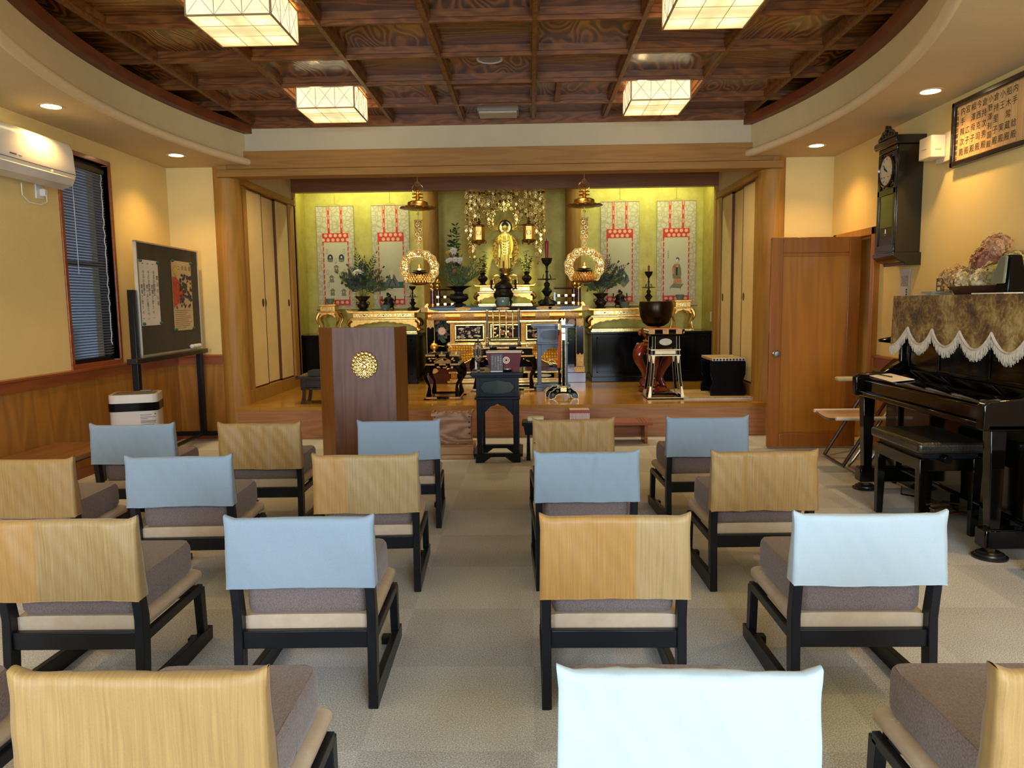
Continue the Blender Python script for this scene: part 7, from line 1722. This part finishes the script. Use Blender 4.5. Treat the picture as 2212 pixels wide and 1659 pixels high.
# ================= FRONT STAGE FURNITURE =================
def lacquer_table(cx,cy,w_,d_,zt,lab,nm='side_table'):
    t=thing(nm,lab,'table',(cx,cy,ZP)); x0,x1=cx-w_/2,cx+w_/2; y0,y1=cy-d_/2,cy+d_/2
    mb=MB(); mb.box(x0,y0,zt-.018,x1,y1,zt); mb.build('tabletop',black,t,bevel=.004)
    def gs(z0,z1,e): # gilt plates at corners on the edge
        mb=MB()
        for sx in (-1,1):
            xa=cx+sx*(w_/2+e)
            mb.box(min(xa,xa-sx*w_*.28),y0-e-.002,z0,max(xa,xa-sx*w_*.28),y0-e,z1); mb.box(min(xa,xa+sx*.002),y0,z0,max(xa,xa+sx*.002),y1,z1)
        mb.box(cx-w_*.10,y0-e-.002,z0,cx+w_*.10,y0-e,z1); return mb
    gs(zt-.018,zt,0).build('edge_fitting',plate,t)
    mb=MB(); mb.box(x0+.012,y0+.012,zt-.092,x1-.012,y1-.012,zt-.018); mb.build('frieze',black,t)
    mb=MB()
    for i in range(15): mb.sph((cx+rnd.uniform(-w_*.4,w_*.4),y0+.010,zt-.055+rnd.uniform(-.02,.02)),rnd.uniform(.005,.011),7,1.4,.4,1)
    mb.tube([(cx-w_*.25+w_*.5*i/12,y0+.010,zt-.07+.035*math.sin(PI*i/12)) for i in range(13)],.006,6)
    mb.build('frieze_carving',gold,t)
    mb=MB(); mb.box(x0-.004,y0-.004,zt-.108,x1+.004,y1+.004,zt-.092); mb.build('waist_board',black,t,bevel=.003)
    gs(zt-.108,zt-.092,.004).build('waist_fitting',plate,t)
    for yy in (y0,y1-.015):
        mb=MB(); P=[(x0+.005,zt-.108),(x1-.005,zt-.108),(x1-.002,zt-.17),(x1-.05,zt-.145),(cx+.04,zt-.135),(cx,zt-.15),(cx-.04,zt-.135),(x0+.05,zt-.145),(x0+.002,zt-.17)]; mb.prism(P,'y',yy,yy+.015); mb.build('apron',black,t,bevel=.002)
    mb=MB()
    for i in range(9): mb.sph((cx+rnd.uniform(-w_*.35,w_*.35),y0-.002,zt-.125+rnd.uniform(-.010,.006)),rnd.uniform(.004,.009),7,1.5,.4,1)
    mb.build('apron_carving',goldb,t)
    for sx in (-1,1):
        for yy in (y0+.02,y1-.02): mb=MB(); cab_leg(mb,cx+sx*(w_/2-.03),yy,zt-.115,ZP+.035,sx,0,.026,.045,.01,12); mb.sph((cx+sx*(w_/2-.012),yy,ZP+.045),.016,8); mb.build('leg',black,t)
    mb=MB()
    for a in ((x0-.005,y0-.004,x1+.005,y0+.03),(x0-.005,y1-.03,x1+.005,y1+.004),(x0-.005,y0,x0+.03,y1),(x1-.03,y0,x1+.005,y1)): mb.box(a[0],a[1],ZP+.012,a[2],a[3],ZP+.034)
    for sx in (-1,1):
        for yy in (y0,y1-.06): mb.box(cx+sx*w_/2-.03,yy,ZP,cx+sx*w_/2+.03,yy+.06,ZP+.012)
    mb.build('base_frame',black,t,bevel=.002)
    mb=MB()
    for sx in (-1,1): xa=cx+sx*(w_/2+.005); mb.box(min(xa,xa-sx*.11),y0-.006,ZP+.014,max(xa,xa-sx*.11),y0-.004,ZP+.032); mb.box(xa-.001,y0,ZP+.014,xa+.001,y1,ZP+.032)
    mb.build('base_fitting',plate,t)
    return t
lacquer_table(-.885,7.66,.335,.46,.770,'black lacquer side table with gilt corners and curved legs left of the incense desk')
lacquer_table(-.30,8.28,.66,.36,.800,'wide black lacquer sutra table with gilt edges behind the incense desk','sutra_table')
# items on side table
t=thing('gilt_censer','small gilt lidded censer with long handle on the black side table','censer',(-1.0,7.62,.77))
mb=MB(); mb.lathe([(.030,0),(.033,.006),(.014,.016),(.012,.03),(.04,.05),(.043,.07),(.036,.085),(.028,.098),(.010,.11),(.008,.125),(0,.132)],(-.985,7.60,.771),24); mb.build('censer_body',gold,t)
mb=MB(); mb.tube([(-.945,7.60,.848),(-.86,7.58,.840),(-.80,7.57,.835)],[.004,.003,.004],6); mb.build('handle',goldb,t)
mb=MB(); mb.lathe([(.018,0),(.02,.006),(.006,.02),(.006,.05),(.03,.066),(.032,.078),(0,.08)],(-.855,7.60,.771),20); mb.build('goblet',bronze,None,label='small dark footed cup beside the gilt censer on the side table',category='cup')
mb=MB(); mb.lathe([(.012,0),(.010,.012),(0,.03)],(-.90,7.52,.771),6); mb.tube([(-.79,7.50,.775),(-.79,7.50,.82),(-.80,7.50,.85),(-.83,7.52,.86)],.0025,5); o=mb.build('gilt_utensils',goldb,None,label='thin bent gilt utensil and small cone on the side table edge',category='utensil')
t=thing('folded_cloth_box','tan gold folded cloth piled in a tray on the lower part of side table','cloth',(-.88,7.40,.70))
mb=MB(); mb.hexa([(-.97,7.415,.682),(-.80,7.415,.682),(-.80,7.426,.682),(-.97,7.426,.682)],[(-.94,7.415,.70),(-.80,7.415,.695),(-.80,7.426,.70),(-.94,7.426,.70)]); mb.prism([(-.955,.70),(-.90,.728),(-.86,.705),(-.83,.72),(-.80,.70)],'y',7.414,7.427); mb.build('cloth_fold',mat('cloth_gold_tan',(.50,.34,.10),.6),t)
# lattice rack / priest's book rack behind the sutra table
t=thing('spindle_rack','black and gilt spindle rack standing on the sutra table','rack',(-.305,8.33,.80))
for x in (-.482,-.128):
    mb=MB(); mb.lathe([(.016,0),(.018,.03),(.012,.05),(.015,.07),(.012,.09),(.012,.375)],(x,8.33,.802),14); mb.build('post',mat('rack_black',(.02,.02,.024),.15,coat=.6),t)
    mb=MB(); mb.lathe([(.013,0),(.018,.010),(.012,.020),(.013,.028),(.0,.048)],(x,8.33,1.176),14); 
    for z in (.84,.865,.89): mb.torus((x,8.33,z),.015,.003,16,5)
    mb.build('post_finial',goldb,t)
mb=MB()
for z,r in ((1.150,.009),(1.075,.006),(.882,.010)): mb.tube([(-.482,8.33,z),(-.128,8.33,z)],r,8)
mb.build('gilt_rail',goldb,t)
for x in (-.415,-.342,-.268,-.195):
    mb=MB(); mb.lathe([(.006,0),(.009,.03),(.006,.05),(.010,.11),(.011,.15),(.005,.17),(.010,.20),(.012,.23),(.010,.28),(.013,.295),(0,.31)],(x,8.33,.885),10); mb.build('spindle',goldb,t)
mb=MB(); mb.box(-.50,8.30,.800,-.10,8.36,.806); mb.build('rack_foot',black,t)
# gong stand with red tassel
t=thing('gong_stand','slender black and gilt gong stand with red tassel on cloud shaped feet','stand',(.325,7.5,ZP))
mb=MB(); mb.box(.312,7.44,.40,.345,7.475,1.075); mb.build('front_post',black,t,bevel=.002)
mb=MB(); mb.box(.283,7.62,.40,.312,7.65,1.085); mb.build('rear_post',black,t,bevel=.002)
mb=MB(); mb.box(.310,7.436,.975,.347,7.479,1.02); mb.box(.310,7.437,.90,.347,7.478,.965); mb.box(.310,7.436,1.05,.347,7.479,1.09); mb.prism([(.300,1.09),(.315,1.12),(.33,1.095),(.345,1.12),(.352,1.09)],'y',7.45,7.465); mb.box(.281,7.618,1.0,.314,7.652,1.06); mb.box(.3105,7.4385,.40,.3135,7.4399,.97); mb.box(.3435,7.4385,.40,.3465,7.4399,.97); mb.box(.308,7.434,.395,.349,7.48,.44)
mb.build('post_fitting',goldb,t,bevel=.002)
mb=MB(); mb.tube([(.33,7.46,1.085),(.30,7.54,1.11),(.296,7.63,1.09)],.010,8); mb.build('top_bar',black,t)
mb=MB(); mb.tube([(.300,7.54,1.10),(.300,7.54,.98)],.003,6); mb.torus((.300,7.54,1.02),.02,.004,16,6,'y'); mb.build('gong_cord',brass,t)
mb=MB(); mb.hexa([(.268,7.53,.62),(.296,7.53,.615),(.296,7.55,.615),(.268,7.55,.62)],[(.285,7.53,.95),(.312,7.53,.95),(.312,7.55,.95),(.285,7.55,.95)]); mb.tube([(.300,7.538,.95),(.305,7.538,.99)],.010,8); mb.build('red_tassel',mat('tassel_orange_red',(.72,.10,.02),.6,var=.1,bs=.5,bscale=200),t)
mb=MB(); mb.tube([(.312,7.535,.90),(.306,7.535,.60),(.306,7.535,.56)],.003,6); mb.sph((.306,7.535,.575),.012,10,1,1,1.7); mb.build('tassel_bead',mat('bead_yellow',(.75,.52,.10),.3,.5),t)
for k,(xc,yc,z_) in enumerate(((.327,7.43,0),(.297,7.60,0))):
    P=[(-.145,.0),(-.148,.04),(-.13,.072),(-.10,.088),(-.075,.112),(-.045,.108),(-.03,.125),(.03,.125),(.045,.108),(.075,.112),(.10,.088),(.13,.072),(.148,.04),(.145,.0),(.115,-.0),(.085,.012),(.075,.035),(.05,.05),(0,.055),(-.05,.05),(-.075,.035),(-.085,.012),(-.115,0)]
    P=[(xc+a,ZP+b_) for a,b_ in P]
    mb=MB(); mb.prism(P,'y',yc,yc+.03); mb.build('cloud_foot',black,t,smooth=0,bevel=.004)
    mb=MB(); mb.tube([(p[0],yc-.001,p[1]) for p in P],.0018,5,True); mb.box(xc-.03,yc-.003,ZP+.075,xc+.03,yc,ZP+.118); mb.build('foot_gilt_edge',goldb,t)
    mb=MB()
    for dx,dz in ((-.105,.045),(-.06,.08),(.06,.08),(.105,.045)): mb.torus((xc+dx,yc-.001,ZP+dz),.009,.0028,12,5,'y')
    mb.build('foot_shell_inlay',mat('inlay_pale_green',(.35,.48,.36),.3),t)
mb=MB(); mb.box(.300,7.44,ZP+.09,.33,7.62,ZP+.105); mb.build('stretcher',black,t)
# big bell bowl on its lacquer stand
t=thing('bell_bowl','large dark bronze bell bowl with short pointed striker knob on right','bell',(1.333,7.98,1.0))
mb=MB(); mb.lathe([(.05,0),(.09,.008),(.135,.045),(.165,.105),(.178,.17),(.178,.225),(.172,.262),(.164,.262),(.168,.20),(.15,.10),(.10,.03),(0,.02)],(1.333,7.98,1.005),40); mb.build('bell_body',mat('bell_bronze',(.035,.022,.012),.28,.85,var=.3,vs=5),t)
mb=MB(); mb.torus((1.333,7.98,1.268),.168,.0055,48,8); mb.build('bell_rim',mat('bell_rim_bronze',(.05,.03,.015),.25,.85),t)
mb=MB(); mb.tube([(1.33,8.0,1.03),(1.42,8.03,1.16),(1.463,8.05,1.285)],.008,8); mb.sph((1.465,8.05,1.285),.016,10,1.3,1,.8); mb.build('striker',mat('striker_red',(.20,.015,.02),.5),None,label='dark red striker stick leaning inside the bell bowl',category='striker')
lac=mat('red_brown_lacquer',(.15,.018,.008),.15,coat=.8,var=.25)
t=thing('bell_stand','glossy red-brown lacquer stand with bulging curved legs under the bell','stand',(1.333,7.98,ZP))
mb=MB(); mb.lathe([(.13,0),(.155,.012),(.155,.05),(.13,.062),(.11,.066)],(1.31,8.02,ZP),36); mb.build('base_ring',lac,t)
for k in range(6):
    a=R(30+60*k); P=[];Q=[]
    for i in range(15):
        u=i/14; z=.80-.42*u; r=.13+.055*math.sin(PI*min(1,u*1.9)) *(1 if u<.53 else 0)+(0 if u<.53 else -.035*math.sin(PI*(u-.53)/.47))
        P.append((1.31+r*math.cos(a),8.02+r*math.sin(a),z)); Q.append(.040*(1-u)**.8+.013+.012*(u>.9))
    mb=MB(); mb.tube(P,Q,10); mb.sph((1.31+.125*math.cos(a),8.02+.125*math.sin(a),.385),.022,10); mb.build('leg',lac,t)
mb=MB(); mb.lathe([(.15,.80),(.175,.81),(.17,.83),(.12,.84),(.10,.87),(.13,.90),(.16,.94),(.168,.97),(.14,1.0),(0,1.003)],(1.333,8.0,0),36); mb.build('stand_top',lac,t)
mb=MB()
for k in range(8): a=2*PI*k/8; mb.sph((1.333+.165*math.cos(a),8.0+.165*math.sin(a),.945),.028,10,.7,.7,1.2)
mb.build('lotus_petals',mat('petal_amber_lacquer',(.30,.08,.012),.2,coat=.6),t)
mb=MB(); mb.torus((1.333,8.0,.855),.122,.010,32,8); 
for k in range(6): a=R(60*k); mb.tube([(1.31+.135*math.cos(a),8.02+.135*math.sin(a),.80),(1.31+.14*math.cos(a),8.02+.14*math.sin(a),.70)],[.008,.003],6)
mb.build('gilt_ring',gold,t)
# tall black/gilt stand in front of it
t=thing('pedestal_stand','tall black pedestal stand with gilt edged splayed legs in front of the bell','stand',(1.33,7.50,ZP))
px_,py_=1.335,7.52
iv=mat('edge_ivory_gold',(.72,.58,.32),.35,.6,var=.1)
def sq(w_,z): return [(px_-w_,py_-w_,z),(px_+w_,py_-w_,z),(px_+w_,py_+w_,z),(px_-w_,py_+w_,z)]
mb=MB(); mb.hexa(sq(.155,.965),sq(.175,.985)); mb.hexa(sq(.175,.985),sq(.175,.998)); mb.hexa(sq(.150,.93),sq(.168,.952)); mb.build('pedestal_top',black,t)
mb=MB()
for k,dx in enumerate((-.145,-.01,.12)): mb.hexa([(px_+dx-.028,py_-.178,.953),(px_+dx+.028,py_-.178,.953),(px_+dx+.028,py_-.15,.953),(px_+dx-.028,py_-.15,.953)],[(px_+dx-.03,py_-.178,.998),(px_+dx+.03,py_-.178,.998),(px_+dx+.03,py_-.15,.998),(px_+dx-.03,py_-.15,.998)])
for sx in (-1,1): mb.box(px_+sx*.17-.006,py_-.16,.958,px_+sx*.17+.006,py_+.16,.975)
mb.hexa(sq(.160,.943),sq(.165,.953))
mb.build('top_fitting',plate,t)
mb=MB(); mb.hexa(sq(.165,.998),sq(.160,1.003)); mb.build('top_pad',mat('pad_red_orange',(.45,.14,.06),.6),t)
mb=MB(); mb.box(px_-.115,py_-.115,.815,px_+.115,py_+.115,.93); mb.build('box_section',black,t,bevel=.003)
mb=MB(); mb.prism(ell(px_,.873,.062,.034,28),'y',py_-.1185,py_-.115); mb.build('oval_plaque',mat('plaque_ivory',(.70,.64,.42),.4,var=.15,vs=40),t)
mb=MB()
for z in (.790,.735): mb.box(px_-.142,py_-.142,z,px_+.142,py_+.142,z+.012)
mb.build('shelf_board',black,t,bevel=.002)
mb=MB()
for z in (.790,.735):
    mb.box(px_-.144,py_-.145,z+.001,px_+.144,py_-.142,z+.011); mb.box(px_-.145,py_-.142,z+.001,px_-.142,py_+.142,z+.011)
mb.box(px_-.10,py_-.118,.752,px_+.10,py_-.114,.785)
mb.build('shelf_edge',iv,t)
for sx in (-1,1):
    for sy in (-1,1):
        P=[]
        for i in range(9): u=i/8; P.append((px_+sx*(.118+.045*u**2.2),py_+sy*(.118+.045*u**2.2),.93-.60*u))
        mb=MB()
        for i in range(8):
            a,b_=P[i+1],P[i]; mb.bar(a,b_,.028,.028)
        lg=mb.build('splayed_leg',black,t,smooth=0)
        mb=MB()
        for e in (-1,1): mb.tube([(p[0]+e*.0145,p[1]-.0145,p[2]) for p in P],.0013,5)
        a,b_=P[8],P[7]; mb.bar((a[0],a[1]-.001,a[2]),(b_[0],b_[1]-.001,b_[2]+.03),.031,.031,.012,.029); a,b_=P[4],P[3]; mb.bar((P[3][0],P[3][1]-.001,.66),(P[3][0]-sx*.001,P[3][1]-.001,.735),.010,.031,.026,.031)
        mb.build('leg_gilt_edge',iv,lg,smooth=0)
mb=MB()
w_=.185
for q in ((-w_,-w_,w_,-w_+.035),(-w_,w_-.035,w_,w_),(-w_,-w_,-w_+.035,w_),(w_-.035,-w_,w_,w_)): mb.box(px_+q[0],py_+q[1],ZP,px_+q[2],py_+q[3],ZP+.02)
mb.build('base_frame',black,t,bevel=.002)
mb=MB(); mb.box(px_-w_-.001,py_-w_-.002,ZP+.012,px_+w_+.001,py_-w_,ZP+.018); mb.box(px_-w_-.002,py_-w_,ZP+.012,px_-w_,py_+w_,ZP+.018); mb.build('base_gilt_line',iv,t)
# black stool with tatami top on a mat
t=thing('drum_stool','black box stool with waisted sides and tatami top on right of stage','stool',(1.97,7.7,ZP))
bk=mat('stool_black',(.004,.004,.005),.2,spec=.2)
def side_prof(xc,w_): 
    P=[(w_,.0),(w_,.02),(w_+.003,.035),(w_,.085),(w_-.012,.115),(w_-.022,.15),(w_-.012,.19),(w_,.225),(w_+.003,.26),(w_+.003,.345),(w_-.01,.37)]
    return [(xc+a,ZP+b_) for a,b_ in P]+[(xc-a,ZP+b_) for a,b_ in P[::-1]]
mb=MB(); mb.prism(side_prof(1.975,.172),'y',7.48,7.505); mb.build('front_board',bk,t,bevel=.003)
mb=MB(); mb.prism(side_prof(1.975,.172),'y',7.90,7.925); mb.build('rear_board',bk,t,bevel=.003)
mb=MB(); mb.box(1.83,7.50,.64,2.12,7.90,.665); mb.box(1.85,7.5,ZP+.05,2.10,7.90,ZP+.065); mb.build('shelf',bk,t)
mb=MB(); mb.box(1.815,7.47,.672,2.135,7.935,.70); mb.build('tatami_top',mat('tatami_straw',(.52,.34,.13),.75,var=.15,vs=60,bs=.3,bscale=200,stretch=(1,.1,1)),t,bevel=.004)
crm=mat('border_pale',(.62,.58,.50),.7); 
mb=MB(); mb.box(1.813,7.466,.674,2.137,7.490,.7015); mb.box(1.813,7.915,.674,2.137,7.938,.7015); mb.build('tatami_border',crm,t)
mb=MB()
for k in range(10): x=1.830+.0323*k; mb.poly([(x-.012,7.4655,.678),(x+.012,7.4655,.678),(x+.006,7.4655,.69),(x,7.4655,.694),(x-.006,7.4655,.69)]); mb.torus((x,7.465,.686),.009,.0015,10,4,'y')
mb.build('border_pattern',ink,t,smooth=0)
t=thing('tatami_mat','small straw floor mat with patterned border under the black stool','mat',(1.87,7.6,ZP))
mb=MB(); mb.box(1.55,7.30,ZP+.0005,2.188,8.05,ZP+.012); mb.build('mat_body',MATS['tatami_straw'],t)
mb=MB(); mb.box(1.50,7.28,ZP+.0005,2.19,7.315,ZP+.0135); mb.box(1.50,7.315,ZP+.0005,1.55,8.05,ZP+.0135); mb.build('mat_border',crm,t)
mb=MB()
for k in range(20): x=1.515+.035*k; mb.poly([(x-.014,7.283,ZP+.0138),(x+.014,7.283,ZP+.0138),(x+.008,7.30,ZP+.0138),(x,7.306,ZP+.0138),(x-.008,7.30,ZP+.0138)]); mb.poly([(x+.006,7.311,ZP+.0138),(x+.017,7.295,ZP+.0138),(x+.028,7.311,ZP+.0138)])
for k in range(20): y=7.34+.035*k; mb.poly([(1.51,y,ZP+.0138),(1.53,y-.012,ZP+.0138),(1.53,y+.012,ZP+.0138)])
mb.build('border_pattern',ink,t,smooth=0)
# reading desk at the left
t=thing('reading_desk','low dark reading desk with curved legs on stage left of the lectern','table',(-2.05,7.4,ZP))
dk=mat('dark_walnut_lacquer',(.016,.009,.007),.3,coat=.3)
mb=MB(); mb.box(-2.31,7.22,.555,-1.80,7.52,.577); mb.prism([(7.22,.577),(7.225,.595),(7.245,.585),(7.26,.577)],'x',-2.31,-2.29); mb.build('tabletop',dk,t,bevel=.003)
mb=MB(); mb.box(-2.27,7.24,.47,-1.84,7.50,.555); mb.build('drawer_box',dk,t,bevel=.003)
mb=MB(); mb.box(-2.21,7.236,.485,-1.90,7.24,.54); mb.build('drawer_front',dk,t,bevel=.004)
mb=MB(); mb.box(-2.265,7.23,.448,-1.845,7.51,.466); mb.build('waist_board',dk,t,bevel=.004)
for sx,x in ((-1,-2.235),(1,-1.875)):
    for y in (7.25,7.47):
        mb=MB(); P=[(x+sx*(.022*(i/6)**2.5),y,.45-(.45-ZP)*i/6) for i in range(7)]
        for i in range(6): mb.bar(P[i+1],P[i],.030+.006*((i+1)/6)**3,.026)
        mb.build('leg',dk,t,smooth=0)
mb=MB(); mb.box(-2.20,7.27,.578,-1.95,7.46,.635); mb.build('document_box',dk,None,label='dark box with thin gilt rim on the low reading desk',category='box',bevel=.003)
mb=MB(); mb.prism([(-2.30,.579),(-2.22,.579),(-2.235,.60),(-2.25,.603)],'y',7.28,7.42); mb.build('folded_paper',mat('paper_kraft',(.22,.14,.06),.7),None,label='brown folded paper packet at the left end of the reading desk',category='paper')
